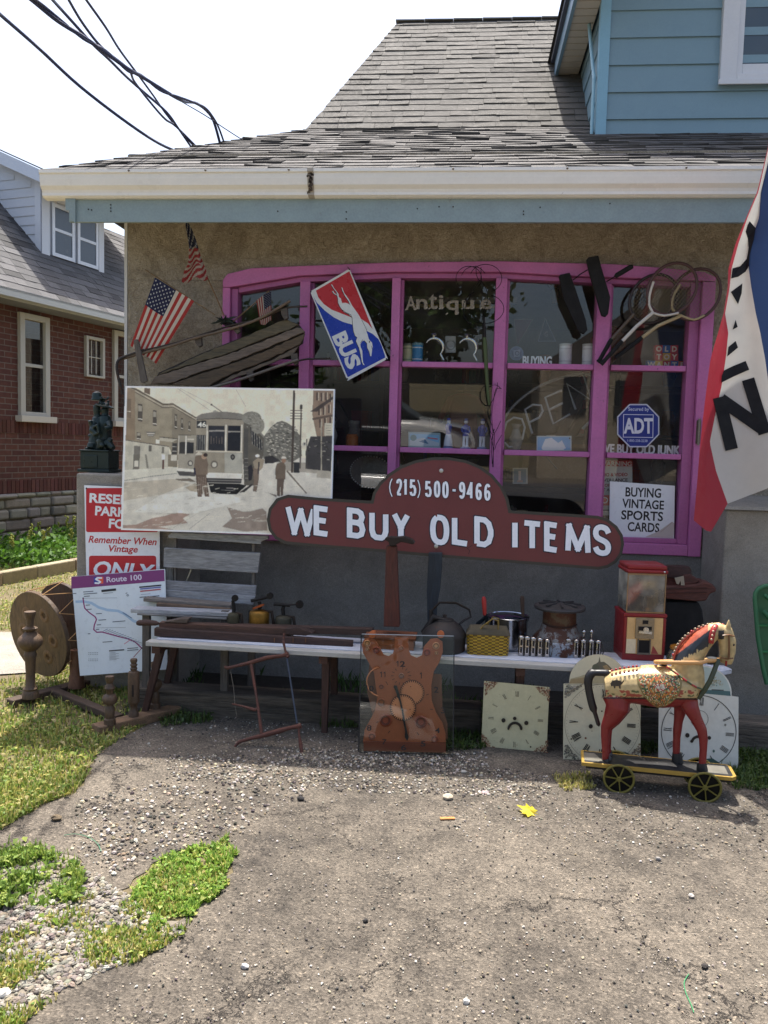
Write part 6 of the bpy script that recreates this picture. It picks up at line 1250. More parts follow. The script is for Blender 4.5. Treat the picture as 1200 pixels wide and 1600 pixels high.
# coin changers
for i, (cs_, top, bot, lb) in enumerate(((((345, 430), (388, 434), (432, 440), (480, 446), (533, 452)), 0, 578, 'chrome coin changer of five slotted tubes, the left one in front of the stove'), (((685, 450), (740, 455), (793, 457), (850, 458), (900, 462)), 0, 590, 'chrome coin changer of five slotted tubes, the right one nearest the red machine'))):
 q0 = G(740 + cs_[2][0] / 4.615, 900 + bot / 4.615 + 1, ZT); Y = q0.y; k = mpp(Y) / 4.615; o = thing('coin_changer', lb, 'coin changer', Tm(q0.x, Y, ZT), 'chrome coin changers')
 for j, (cx_, ty) in enumerate(cs_):
  q = z(cx_, ty, Y); r = 19 * k; h = q.z - ZT; M = Tm(q.x, Y + (.0 if i else 0), ZT + .004)
  mb = MB(M, c=(176, 172, 168)); hh = h - .004
  n = 16; ang = [math.radians(-90 + 20 + (360 - 40) * t / n) for t in range(n + 1)]
  for t in range(n):
   a0, a1 = ang[t], ang[t + 1]; mb.add([(r * math.cos(a0), r * math.sin(a0), hh * .14), (r * math.cos(a1), r * math.sin(a1), hh * .14), (r * math.cos(a1), r * math.sin(a1), hh * .86), (r * math.cos(a0), r * math.sin(a0), hh * .86)], [(0, 1, 2, 3)])
  mb.lathe([(r * 1.06, 0), (r * 1.08, hh * .15), (r, hh * .16)], n=16); mb.lathe([(r, hh * .84), (r * 1.1, hh * .86), (r * 1.1, hh * .95), (r * .8, hh), (r * .5, hh * 1.01), (0, hh)], n=16)
  mb.box(-r * .5, r * .5, -r * 1.02, -r * .9, hh * .46, hh * .54); tb = mb.build('coin_tube', M_CHROME, o, smooth=40)
  mb = MB(M, c=(38, 34, 32)); mb.lathe([(r * .8, hh * .1), (r * .8, hh * .88)], n=12); mb.build('core', M_DUST, tb)
 xs_ = [z(c_[0], c_[1], Y).x for c_ in cs_]
 mb = MB(c=(90, 86, 82)); mb.box(xs_[0] - .01, xs_[-1] + .012, Y - .004, Y + .012, ZT, ZT + .012); mb.box(xs_[0] - .01, xs_[-1] + .02, Y + .014, Y + .02, ZT, ZT + .08); mb.tube([(xs_[-1] + .022, Y, ZT + .08), (xs_[-1] + .028, Y, ZT + .04), (xs_[-1] + .02, Y, ZT + .004)], .003); mb.build('rack', M_METAL, o)
 if i:
  for x in (795, 850): p_ = z(x, 402, Y + .05); mb = MB(c=(190, 190, 190)); mb.ball(p_, .011); mb.cyl(p_, (p_.x, p_.y, ZT + .02), .006); mb.build('finial', M_CHROME, o, smooth=60)
# gumball machine
z = Z(860, 880, 3.53); q = G(1005, 1033, ZT); Y = q.y; k = mpp(Y) / 3.53; M = Tm(q.x, Y, ZT) @ Rm(3, 'Z'); o = thing('gumball_machine', 'old red gumball machine with cloudy glass box and chipped cream front', 'gumball machine', M)
W = 113 * k; D = W * .95; zz = lambda y: (540 - y) * k
RD_ = (126, 24, 28); RMt = mat('chipped_red', .4, 0, .15, 10, 60, .15, .001, wear=.16, wearcol=(92, 60, 50), wscale=22)
mb = MB(M, c=RD_); mb.box(-W, W, .004, D * 2, 0, zz(500) ); mb.box(-W, W, .008, D * 2, zz(500) + .0005, zz(298)); mb.box(-W * 1.04, W * 1.03, -.002, D * 2.02, zz(297), zz(278)); mb.box(-W, -W * .86, -.002, .007, zz(503), zz(300)); mb.box(W * .86, W, -.002, .007, zz(503), zz(300)); mb.build('body', RMt, o, bevel=.004)
mb = MB(M, c=(206, 168, 112)); mb.box(-W * .855, W * .855, 0, .0075, zz(500), zz(300)); mb.box(-W * .855, -W * .40, -.0015, -.0002, zz(498), zz(420), (214, 196, 160)); mb.add([(W * .35, -.001, zz(498)), (W * .7, -.001, zz(498)), (W * .55, -.001, zz(470)), (W * .42, -.001, zz(452))], [(0, 1, 2, 3)], (150, 60, 52)); mb.build('front_plate', mat('chipped_cream', .5, 0, .15, 16, 70, .2, .001, wear=.2, wearcol=(176, 110, 70), wscale=24), o)
mb = MB(M, c=(150, 138, 116)); mb.box(-W * .46, W * .42, -.010, -.0018, zz(414), zz(302)); cm = mb.build('coin_mechanism', M_METAL, o, bevel=.002)
mb = MB(M, c=(40, 36, 34)); mb.box(-W * .34, W * .30, -.0115, -.0102, zz(366), zz(346)); mb.box(-W * .15, W * .12, -.0115, -.0102, zz(332), zz(312)); mb.build('coin_slot', M_IRON, cm)
mb = MB(M, c=(196, 200, 206)); mb.bar((-W * .33, -.022, zz(374)), (W * .28, -.022, zz(378)), .006, .012); mb.cyl((0, -.024, zz(362)), (0, -.012, zz(362)), .014); mb.build('turn_handle', M_CHROME, cm, smooth=40)
mb = MB(M, c=(30, 28, 28)); mb.box(-W * .27, W * .24, -.0045, -.0005, zz(494), zz(424)); mb.build('chute', M_IRON, o); mb = MB(M, c=(110, 106, 98)); mb.box(-W * .33, W * .30, -.008, -.0015, zz(502), zz(492)); mb.box(-W * .33, -W * .275, -.008, -.0015, zz(492), zz(418)); mb.box(W * .245, W * .30, -.008, -.0015, zz(492), zz(418)); mb.build('chute_frame', M_METAL, o)
gz0, gz1 = zz(276), zz(58)
mb = MB(M, c=(118, 108, 98)); mb.box(-W * .93, W * .93, .012, D * 1.9, gz0, gz1); mb.build('globe', glass_mat('cloudy_glass', (170, 166, 160), .03, .42, .08), o, bevel=.006)
mb = MB(M, c=(116, 98, 82)); mb.box(-W * .70, W * .70, .05, D * 1.6, gz0 + .002, gz0 + (gz1 - gz0) * .93); mb.tube([(0, .045, gz0), (0, .045, gz1)], .004, (150, 140, 126)); mb.build('inner_cylinder', M_DUST, o, bevel=.02)
mb = MB(M, c=(150, 128, 100))
for x in (-W * .92, W * .88): mb.box(x, x + W * .045, .006, .0115, gz0, gz1)
for zz_ in (gz0, gz1 - .008): mb.box(-W * .87, W * .875, .006, .0115, zz_, zz_ + .008)
mb.build('globe_frame', M_METAL, o)
mb = MB(M, c=RD_); mb.box(-W * .97, W * .99, 0, D * 2, gz1 + .001, zz(38)); mb.box(-W * .93, W * .95, .006, D * 1.95, zz(38) + .0005, zz(14)); mb.build('lid', RMt, o, bevel=.006)
mb = MB(M, c=(190, 190, 190)); mb.ball((W * .8, .0, zz(46)), .006); mb.build('lock', M_CHROME, o)
# jar behind the horse, brown wooden boat planter on a dark stand
z = Z(960, 870, 5.0); q = z(500, 745, -.98); M = Tm(q.x, -.97, ZT + .003); k = mpp(-.97) / 5; o = thing('glass_jar', 'ribbed green glass jar with an amber lid behind the horse mane', 'jar', M)
mb = MB(M, c=(116, 120, 92)); mb.lathe([(48 * k, 0), (76 * k, 30 * k), (78 * k, 60 * k), (60 * k, 105 * k), (50 * k, 112 * k)], n=18); mb.build('body', glass_mat('green_glass', (150, 160, 120), .08, .15, .1), o, smooth=60); mb = MB(M, c=(150, 96, 30)); mb.lathe([(56 * k, 110 * k), (62 * k, 118 * k), (58 * k, 138 * k), (30 * k, 148 * k), (0, 148 * k)], n=18); mb.build('lid', M_ENAMEL, o, smooth=40)
mb = MB(M, c=(40, 40, 42)); mb.tube([(-76 * k, 0, 20 * k), (-84 * k, 0, 50 * k), (-70 * k, 0, 80 * k)], .003); mb.build('wire_handle', M_IRON, o)
Yb_ = -.62; o = thing('wooden_boat', 'reddish brown wooden toy boat with a round cabin, standing high on a dark stand', 'toy boat', z(580, 260, Yb_)); hull = [(350, 215), (380, 232), (640, 215), (700, 190), (770, 215), (800, 250), (795, 275), (750, 290), (720, 345), (640, 350), (380, 325), (340, 320)]
M = frame(z(580, 260, Yb_), (1, 0, 0), (0, 0, 1)); Mi = M.inverted(); f2 = lambda L_, Y: [((Mi @ z(x, y, Y)).x, (Mi @ z(x, y, Y)).z) for x, y in L_]
mb = MB(M, c=(84, 48, 40)); mb.prism(f2(hull, Yb_), -.0, .13); mb.build('hull', M_WOOD, o, bevel=.012)
mb = MB(M, c=(78, 42, 36)); mb.prism(f2([(520, 226), (640, 214), (676, 186), (600, 140), (545, 140)], Yb_), .012, .10); mb.build('deck_rim', M_WOOD, o, bevel=.006)
for y in (250, 285): mb = MB(M, c=(60, 34, 28)); a_, b_ = f2([(385, y), (720, y - 8)], Yb_); mb.bar((a_[0], -.002, a_[1]), (b_[0], -.002, b_[1]), .004, .003); mb.build('strake', M_WOOD, o)
q = z(490, 225, Yb_ + .04); k = mpp(Yb_) / 5; M2 = Tm(q.x, Yb_ + .065, q.z); mb = MB(M2, c=(78, 36, 30)); mb.lathe([(88 * k, 0), (92 * k, 60 * k)], n=24, sy=.6); mb.build('cabin', M_WOOD, o, smooth=40); mb = MB(M2, c=(52, 30, 26)); mb.lathe([(106 * k, 60 * k), (114 * k, 66 * k), (110 * k, 120 * k), (90 * k, 150 * k), (0, 158 * k)], n=24, sy=.62); mb.build('cabin_roof', M_WOOD, o, smooth=40)
mb = MB(M, c=(150, 140, 124)); mb.prism(f2([(470, 165), (540, 150), (548, 222), (520, 222), (515, 185), (500, 215), (485, 210)], Yb_), -.004, .004); mb.build('trim', M_PAINT, o)
sd = [(392, 352), (660, 356), (690, 420), (705, 560), (700, 700), (392, 700)]; M = frame(z(580, 700, -.60), (1, 0, 0), (0, 0, 1)); Mi = M.inverted(); mb = MB(M, c=(30, 30, 31)); f3 = f2(sd[:4], -.60); zl = -(M.translation.z); mb.prism([(f3[0][0], f3[0][1]), (f3[0][0], zl), (f3[3][0] + .01, zl), f3[3], f3[2], f3[1]], 0, .22)
tag(mb.build('display_stand', M_CLOTH, bevel=.01), 'black cloth covered stand under the wooden toy boat', 'stand')
# green moulded sled at the right edge
z = Z(960, 870, 5.0); Yg = -.74; L_ = [(1105, 330), (1110, 285), (1135, 250), (1180, 232), (1240, 225), (1400, 222), (1400, 1000), (1200, 1000), (1170, 880), (1130, 640)]
M = frame(z(1200, 900, Yg), (1, 0, 0), (0, 0, 1)); Mi = M.inverted(); q = [((Mi @ z(x, y, Yg)).x, (Mi @ z(x, y, Yg)).z) for x, y in L_]; o = thing('plastic_sled', 'green moulded plastic sled leaning on the right pier at the picture edge', 'sled', M)
GN = (44, 96, 62); mb = MB(M, c=GN); mb.prism(q, .02, .035); mb.build('shell', M_VINYL, o, bevel=.006); mb = MB(M, c=(56, 112, 76)); mb.tube([(x, .015, zz_) for x, zz_ in q[:5]] + [(q[5][0], .015, q[5][1])], .012, n=8); mb.tube([(q[0][0], .015, q[0][1]), (q[9][0], .015, q[9][1]), (q[8][0], .015, q[8][1]), (q[7][0], .015, q[7][1])], .012, n=8); mb.build('rim', M_VINYL, o, smooth=60)
for y0 in (540, 745):
 mb = MB(M, c=(40, 112, 62)); a_ = Mi @ z(1128, y0, Yg); mb.box(a_.x, a_.x + .3, .006, .02, a_.z - .006, a_.z + .006); mb.build('rib', M_VINYL, o, bevel=.003)
mb = MB(M, c=(34, 96, 56)); mb.tube([Mi @ z(1175, 300, Yg - .005), Mi @ z(1195, 320, Yg - .02), Mi @ z(1230, 340, Yg - .01)], .010); mb.tube([Mi @ z(1165, 425, Yg - .005), Mi @ z(1190, 455, Yg - .02), Mi @ z(1230, 500, Yg - .01)], .012); mb.build('grip', M_VINYL, o, smooth=60)
# bow saw
z = Z(220, 820, 3.53)
ga = G(369, 1168); gb_ = G(470, 1172); p = Panel((352, 1040), (449, 1018), (473, 1175), (369, 1168), None, -1.085)
o = thing('bow_saw', 'red brown wooden bow saw leaning against the front edge of the bench', 'bow saw', p.M); c = (84, 50, 40)
def sawpath(L_, wd, name, th=.016, cc=c):
 pts = [p.L(220 + x / 3.53, 820 + y / 3.53) for x, y in L_]; mb = MB(p.M, c=cc); mb.tube([(x, 0, z_) for x, z_ in pts], [w_ * .68 * mpp(-1.1) / 3.53 for w_ in wd], n=8, flat=1); return mb.build(name, M_WOOD, o, smooth=60)
sawpath([(463, 785), (480, 790), (520, 780), (600, 762), (700, 732), (780, 722), (815, 712)], [12, 14, 12, 17, 19, 15, 20], 'top_arm'); sawpath([(518, 1225), (540, 1198), (600, 1180), (670, 1162), (760, 1138), (830, 1118), (885, 1108)], [12, 14, 13, 20, 22, 15, 22], 'bottom_arm')
sawpath([(608, 768), (640, 960), (666, 1150)], [14, 11, 14], 'stretcher'); sawpath([(790, 598), (786, 640), (796, 690), (812, 730)], [8, 12, 9, 17], 'top_handle'); sawpath([(872, 1110), (872, 1150), (882, 1215), (888, 1260)], [13, 8, 17, 12], 'bottom_handle')
sawpath([(505, 988), (560, 1000), (625, 1020), (655, 1012)], [6, 8, 14, 9], 'toggle'); sawpath([(494, 800), (512, 900), (518, 988), (530, 1060)], [2.5, 2.5, 2.5, 2], 'cord', cc=(90, 84, 74))
pts = [p.L(220 + x / 3.53, 820 + y / 3.53) for x, y in ((806, 735), (862, 1095))]; mb = MB(p.M, c=(70, 74, 82)); mb.bar((pts[0][0], 0, pts[0][1]), (pts[1][0], 0, pts[1][1]), .008, .002, up=(0, 1, 0)); mb.build('blade', M_METAL, o)
# CLOCK DIALS
# skeleton clock: clear sheet over a copper coloured works
p = Panel((554.5, 992), (700, 993.5), (704.5, 1177.5), (562, 1172), None, -1.10)
o = thing('skeleton_clock', 'clear fronted clock showing copper coloured wooden gears, leaning on the bench', 'clock', p.M)
w_, h_ = p.w, p.h
mb = MB(p.M); mb.box(0, w_, -.045, -.042, 0, h_); mb.build('clear_sheet', M_ACRYL, o)
mb = MB(p.M, c=(26, 26, 28)); mb.box(-.003, .002, -.047, -.040, 0, h_); mb.box(w_ - .002, w_ + .003, -.047, -.040, 0, h_); mb.box(.0021, w_ - .0021, -.047, -.040, -.003, .001); mb.box(.0021, w_ - .0021, -.047, -.040, h_ - .001, h_ + .003, (150, 156, 160)); mb.build('sheet_edge', M_VINYL, o)
CU = (168, 94, 58); CU2 = (226, 146, 98); k = 7.5
def q_(x, y): return p.L(550 + x / k, 985 + y / k)
MC = mat('copper_wood', .45, .15, .12, 8, 60, .1, .001)
fr = [(130, 1310), (150, 1160), (210, 1050), (270, 940), (300, 780), (280, 660), (260, 500), (200, 380), (130, 260), (115, 160), (150, 95), (210, 80), (270, 110), (330, 200), (370, 280), (430, 300), (480, 270), (500, 200), (502, 85), (662, 85), (664, 220), (690, 290), (760, 320), (820, 290), (840, 190), (920, 100), (1000, 90), (1060, 130), (1065, 250), (1020, 380), (960, 480), (930, 640), (935, 820), (980, 950), (1060, 1080), (1095, 1200), (1100, 1310)]
mb = MB(p.M, c=CU); mb.prism([q_(*t) for t in fr[::-1]], -.008, .0); mb.build('front_frame', MC, o, bevel=.001)
mb = MB(p.M, c=(128, 66, 44)); mb.prism([q_(*t) for t in ((140, 1405), (1100, 1425), (1100, 1315), (140, 1290))], -.022, .03); mb.build('foot_bar', MC, o, bevel=.002)
mb = MB(p.M, c=(120, 74, 50)); mb.prism([q_(*t) for t in ((200, 400), (1050, 520), (1060, 900), (1120, 1100), (1120, 1280), (180, 1260), (240, 1000), (170, 700))], .012, .02, (112, 70, 50)); mb.build('back_plate', MC, o)
def gear(cx, cy, r, n, y0, y1, c, name='gear', holes=()):
 x0, z0 = q_(cx, cy); s_ = mpp(-1.15) / k; pts = []
 mb = MB(p.M, c=(92, 50, 34)); mb.cyl((x0, y1 + .001, z0), (x0, y1 + .002, z0), r * s_ * 1.06, n=36); mb.build('gear_shade', MC, o)  # dark disc behind each gear paints the shade that sets off its teeth
 for i in range(n):
  for f_, rr_ in ((0, .84), (.3, 1), (.55, 1), (.8, .84)):
   a_ = 2 * math.pi * (i + f_) / n; pts.append((x0 + r * s_ * rr_ * math.cos(a_), z0 + r * s_ * rr_ * math.sin(a_)))
 mb = MB(p.M, c=c); mb.prism(pts, y0, y1); g_ = mb.build(name, MC, o)
 for hx, hy in holes: mb = MB(p.M, c=(96, 40, 30)); a_, b_ = q_(hx, hy); mb.cyl((a_, y0 - .001, b_), (a_, y0 + .001, b_), .0028, n=10); mb.build('pin', MC, g_)
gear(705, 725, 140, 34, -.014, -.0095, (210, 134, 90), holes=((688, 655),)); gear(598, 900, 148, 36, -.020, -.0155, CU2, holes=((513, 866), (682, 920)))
def rg(cx, cy, r, w2, y0, c):
 x0, z0 = q_(cx, cy); s_ = mpp(-1.15) / k; pts = [(x0 + r * s_ * math.cos(R(a_)), y0, z0 + r * s_ * math.sin(R(a_))) for a_ in range(100, 261, 8)]; mb = MB(p.M, c=c); mb.tube(pts, w2 * s_, n=6, flat=.5); mb.build('ring_gear', MC, o)
rg(340, 600, 170, 16, -.004, CU2);
for cx, cy, r, c in ((288, 230, 42, (150, 66, 44)), (880, 255, 44, (160, 70, 46)), (345, 840, 48, (150, 80, 40)), (395, 1050, 74, (150, 66, 38)), (808, 1070, 74, (146, 68, 42)), (235, 1240, 46, (164, 84, 56)), (970, 1270, 46, (164, 84, 56)), (345, 655, 30, (150, 84, 60)), (578, 205, 28, (186, 120, 84)), (580, 530, 34, (160, 110, 90)), (985, 180, 44, (206, 146, 98)), (180, 150, 42, (206, 146, 98)), (182, 215, 24, (206, 146, 98)), (990, 262, 24, (206, 146, 98))):
 x0, z0 = q_(cx, cy); s_ = mpp(-1.15) / k; mb = MB(p.M, c=c); mb.lathe([(r * s_, 0), (r * s_, .006), (r * s_ * .8, .009), (r * s_ * .45, .006), (0, .006)], Tm(x0, -.008, z0) @ Rm(90, 'X'), n=20, cols=[c, c, tuple(v * .7 for v in c), c]); mb.build('boss', MC, o, smooth=40)
for x in (240, 1040): x0, z0 = q_(x, 45); mb = MB(p.M, c=(186, 102, 56)); mb.cyl((x0, -.02, z0), (x0, .05, z0), .018, n=18); mb.build('roller', MC, o, smooth=40)
A = Art(p, 550, 985, k, base=.048); K = (22, 20, 20)
for t_, x0_, x1_, y_, hh in (('12', 524, 625, 415, 62), ('1', 795, 826, 552, 66), ('2', 962, 1010, 715, 66), ('3', 1042, 1088, 954, 66), ('4', 975, 1026, 1182, 60), ('5', 808, 860, 1338, 62), ('6', 580, 636, 1382, 62), ('7', 362, 408, 1312, 56), ('8', 184, 234, 1155, 62), ('10', 165, 260, 700, 64), ('11', 332, 405, 538, 60)):
 if t_[0] == '1': A.line([(x0_ + 4, y_ - hh * .78), (x0_ + 20, y_ - hh), (x0_ + 20, y_)], 9, K)
 if t_ == '11': A.line([(x0_ + 46, y_ - hh * .78), (x0_ + 62, y_ - hh), (x0_ + 62, y_)], 9, K)
 if t_ in ('10', '12'): A.text(t_[1], (x0_ + 44, y_), (x1_, y_ + 1), hh, K, bold=.02)
 if t_[0] != '1': A.text(t_, (x0_, y_), (x1_, y_ + 2), hh, K, bold=.02)
A.done('numerals', M_VINYL, o)
A = Art(p, 550, 985, k, base=.010)
for a_ in range(-80, 240, 26): A.line([(578 + 85 * math.cos(R(a_)), 530 + 78 * math.sin(R(a_))), (578 + 118 * math.cos(R(a_)), 530 + 106 * math.sin(R(a_)))], 6, (52, 34, 28))
for a_, b_ in (((398, 595), (420, 635)), ((870, 755), (900, 742)), ((915, 920), (950, 922)), ((285, 1075), (312, 1065)), ((425, 1200), (445, 1175)), ((760, 1190), (785, 1222)), ((890, 1085), (910, 1102))): A.line([a_, b_], 7, (52, 34, 28))
A.done('ticks', MC, o)
for L_ in ([(578, 925), (560, 830), (512, 700), (488, 655), (500, 635), (530, 640), (545, 690), (570, 780), (598, 905)], [(582, 920), (600, 1050), (625, 1180), (620, 1240), (650, 1285), (668, 1240), (655, 1200), (625, 1060), (604, 915)]):
 mb = MB(p.M, c=(24, 22, 22)); mb.prism([q_(*t) for t in L_], -.030, -.027); mb.build('hand', M_VINYL, o)
x0, z0 = q_(586, 912); mb = MB(p.M, c=(24, 22, 22)); mb.cyl((x0, -.0320, z0), (x0, -.010, z0), .0055); mb.cyl((x0, -.034, z0), (x0, -.0321, z0), .003, c=(170, 160, 140)); mb.build('hub', M_METAL, o)
def corner(A, pts, c, n, seed, sz=7):
 r_ = random.Random(seed)
 for _ in range(n):
  u, v = r_.random(), r_.random()
  if u + v > 1: u, v = 1 - u, 1 - v
  x = pts[0][0] + (pts[1][0] - pts[0][0]) * u + (pts[2][0] - pts[0][0]) * v; y = pts[0][1] + (pts[1][1] - pts[0][1]) * u + (pts[2][1] - pts[0][1]) * v
  A.disc(x, y, r_.uniform(.3, 1) * sz, r_.uniform(.3, 1) * sz, jit(c[r_.randrange(len(c))], 14, r_), 7)
DIALM = mat('old_dial', .45, 0, .10, 7, 40, .08, .001, wear=.05, wearcol=(150, 130, 100), wscale=9)
HR = [('XII', 0), ('I', 1), ('II', 2), ('III', 3), ('IIII', 4), ('V', 5), ('VI', 6), ('VII', 7), ('VIII', 8), ('IX', 9), ('X', 10), ('XI', 11)]
# dial with corner flowers
p, o = board('clock_dial', 'square cream clock dial with rust coloured corner flowers and a frowning slot', 'clock dial', (756.5, 1063.7), (858.5, 1073.6), (853.7, 1180), (751.7, 1167), None, -1.098, .004, (198, 193, 156), (90, 84, 70), DIALM)
A = Art(p, 740, 900, 4.615)
for pts in ([(80, 758), (175, 768), (85, 860)], [(548, 805), (445, 800), (545, 905)], [(60, 1235), (60, 1130), (160, 1245)], [(530, 1290), (420, 1270), (535, 1180)]):
 corner(A, pts, [(150, 104, 76), (120, 84, 60), (170, 140, 104), (186, 170, 140), (110, 76, 62)], 90, 5, 8)
for t_, hh in HR:
 A.roman(304, 1030, 178, 182, hh, t_, 40, 12.5 if hh else 14, (50, 46, 42), 2.6, th0=3)
for k_ in range(60):
 if k_ % 5 and k_ > 30: a_ = R(k_ * 6 - 87); A.disc(304 + 212 * math.cos(a_), 1030 + 214 * math.sin(a_), 1.4, 1.4, (90, 86, 76), 6)
BK = (30, 27, 24)
A.disc(216, 1037, 15, 16, BK, 18); A.disc(380, 1056, 15, 16, BK, 18); A.disc(297, 1023, 13, 13, BK, 18); A.ring(298, 1102, 46, 46, 19, BK, 16, 190, 355)
A.disc(411, 1228, 6, 6, BK, 10); A.disc(252, 1097, 9, 9, BK, 10); A.disc(344, 1099, 9, 9, BK, 10)
A.done('print', DIALM, o)
# arched dial on the left
k3 = 3.53
def arch(x0, x1, ybase, cx, cy, rx, ry, a0, a1, zx=860, zy=880, yb2=None):
 n = 24; return [(zx + (cx + rx * math.cos(R(a0 + (a1 - a0) * i / n))) / k3, zy + (cy + ry * math.sin(R(a0 + (a1 - a0) * i / n))) / k3) for i in range(n + 1)]
sh = [(879.8, 1186.5), (1000.8, 1188), (1001, 1069)] + arch(0, 0, 0, 262, 655, 158, 152, 3, -183) + [(880.5, 1068)]
p, o = board('clock_dial', 'cream arched clock dial with ruins painted in the arch, behind the horse\'s hind legs', 'clock dial', (880.5, 1068), (1001, 1069), (1000.8, 1188), (879.8, 1186.5), -1.19, -1.165, .004, (202, 197, 170), (90, 84, 70), DIALM, outline=sh)
A = Art(p, 740, 900, 4.615)
A.poly([(700, 740), (760, 725), (830, 700), (900, 690), (1010, 700), (1090, 740), (1080, 775), (690, 775)], (168, 160, 128)); A.poly([(700, 745), (800, 730), (830, 775), (690, 775)], (150, 134, 100))
A.poly([(820, 700), (850, 680), (870, 640), (900, 620), (908, 580), (916, 620), (940, 618), (970, 640), (995, 665), (1010, 700), (940, 720), (860, 715)], (96, 96, 84)); A.poly([(930, 650), (960, 640), (985, 670), (960, 690)], (150, 130, 96)); A.disc(880, 660, 26, 26, (84, 90, 74), 12)
A.line([(655, 780), (1205, 780)], 3, (130, 124, 106))
corner(A, [(655, 790), (780, 792), (658, 880)], [(130, 130, 118), (104, 104, 94), (160, 158, 140)], 90, 8, 10); corner(A, [(655, 1315), (760, 1318), (655, 1190)], [(120, 118, 104), (92, 92, 82), (150, 146, 126)], 90, 9, 9); corner(A, [(1200, 1320), (1110, 1318), (1200, 1200)], [(120, 110, 96), (140, 120, 90)], 60, 10, 9)
for k_ in range(72):
 a_ = R(k_ * 5); A.disc(928 + 258 * math.cos(a_), 1062 + 268 * math.sin(a_), 2.2, 2.2, (70, 66, 58), 6)
A.ring(928, 1062, 272, 284, 2.5, (110, 104, 86), 60)
for t_, hh in (('III', 3), ('IIII', 4), ('V', 5), ('VI', 6), ('VII', 7), ('VIII', 8), ('IX', 9), ('X', 10), ('XI', 11), ('XII', 0), ('I', 1), ('II', 2)):
 A.roman(928, 1062, 208, 216, hh, t_ if hh != 9 else 'V', 62, 19, (34, 32, 30), 7, th0=4)
A.disc(843, 1081, 15, 16, BK, 18); A.disc(806, 1166, 8, 8, (110, 70, 50), 10); A.disc(923, 972, 6, 6, BK, 10); A.disc(703, 1172, 6, 6, BK, 8); A.disc(852, 1115, 4, 4, (130, 110, 90), 8)
for k_ in range(6): A.line([(660 + k_ * 22, 850 - k_ * 12), (690 + k_ * 20, 830 - k_ * 12)], 5, (120, 110, 90))
A.disc(1060, 1312, 80, 50, (70, 84, 76), 20, 180, 360)
A.done('print', DIALM, o)
# arched dial on the right
k6 = 6.0
sh = [(1028.5, 1187), (1153.5, 1211), (1154, 1089), (1144, 1087.5)] + [(1000 + (575 + 285 * math.cos(R(a_))) / k6, 1040 + (260 + 262 * math.sin(R(a_))) / k6) for a_ in range(5, -181, -8)] + [(1029.5, 1090)]
p, o = board('clock_dial', 'white arched clock dial with a painted blue green arch, behind the horse\'s front legs', 'clock dial', (1029.5, 1086), (1154, 1089), (1153.5, 1211), (1028.5, 1187), -1.19, -1.165, .004, (208, 209, 200), (90, 88, 80), DIALM, outline=sh)
A = Art(p, 1000, 1040, k6)
A.poly([(300, 262)] + [(575 + 272 * math.cos(R(a_)), 260 + 250 * math.sin(R(a_))) for a_ in range(-165, 1, 8)], (170, 186, 180)); A.poly([(600, 225), (845, 240), (850, 285), (600, 262), (420, 255), (420, 225)], (70, 104, 106)); A.line([(670, 226), (785, 231)], 9, (60, 62, 60))
corner(A, [(700, 90), (800, 190), (660, 200)], [(150, 140, 110), (120, 140, 130), (170, 170, 150)], 50, 3, 9)
A.ring(550, 620, 350, 342, 7, (44, 44, 44), 64); A.ring(556, 500, 82, 80, 4, (70, 74, 74), 30)
for t_, hh in HR: A.roman(550, 620, 292, 285, hh, t_, 78, 22, (40, 40, 42), 6, th0=5)
A.disc(443, 652, 20, 22, BK, 18); A.disc(648, 676, 17, 18, BK, 18); A.ring(545, 730, 62, 66, 26, BK, 18, 195, 345); A.disc(484, 708, 15, 15, BK, 12)
A.disc(690, 800, 10, 14, (70, 96, 84), 10); A.disc(798, 555, 10, 12, (130, 130, 120), 10); A.poly([(500, 925), (560, 880), (640, 870), (680, 868), (730, 900), (770, 955), (640, 950)], (58, 84, 76))
A.done('print', DIALM, o)
# HUNG ON THE WINDOW AND WALL
def poly_on(zf, pts, Y, th, c, name, par, m, bevel=.002, back=0):
 w_ = [zf(x, y, Y) for x, y in pts]; M = frame(w_[0], (1, 0, 0), (0, 0, 1)); Mi = M.inverted()
 mb = MB(M, c=c); mb.prism([((Mi @ v).x, (Mi @ v).z) for v in w_], back, back + th); return mb.build(name, m, par, bevel=bevel)
# old wooden sled
z = Z(180, 330, 3.53)
o = thing('wooden_sled', 'weathered grey slatted wooden sled hung aslant across the left of the window', 'sled', z(600, 700, -.2)); SG = (92, 80, 68)
slats = [[(250, 895), (470, 790), (700, 700), (900, 612), (948, 600), (1010, 622), (985, 640), (800, 712), (600, 790), (400, 850), (230, 905)],
         [(215, 915), (420, 850), (620, 792), (810, 718), (1000, 640), (1030, 645), (1046, 665), (800, 770), (620, 840), (420, 905), (300, 950), (190, 955)],
         [(310, 955), (430, 912), (625, 850), (810, 778), (1045, 676), (1040, 705), (1020, 735), (820, 828), (640, 895), (520, 962), (440, 965)],
         [(560, 955), (645, 905), (825, 838), (1010, 748), (985, 785), (900, 822), (760, 880), (640, 930), (545, 967)]]
def rough_(L_):
 o_ = []
 for a_, b_ in zip(L_, L_[1:] + L_[:1]):
  n_ = max(1, int(math.hypot(a_[0] - b_[0], a_[1] - b_[1]) / 26)); o_ += [(a_[0] + (b_[0] - a_[0]) * k / n_ + random.uniform(-3, 3), a_[1] + (b_[1] - a_[1]) * k / n_ + random.uniform(-3.5, 3.5)) for k in range(n_)]
 return o_
for i, s_ in enumerate(slats): poly_on(z, rough_(s_), -.205 - i * .004, .016, jit((98, 84, 68), 16), 'slat', o, M_WOOD, .003)
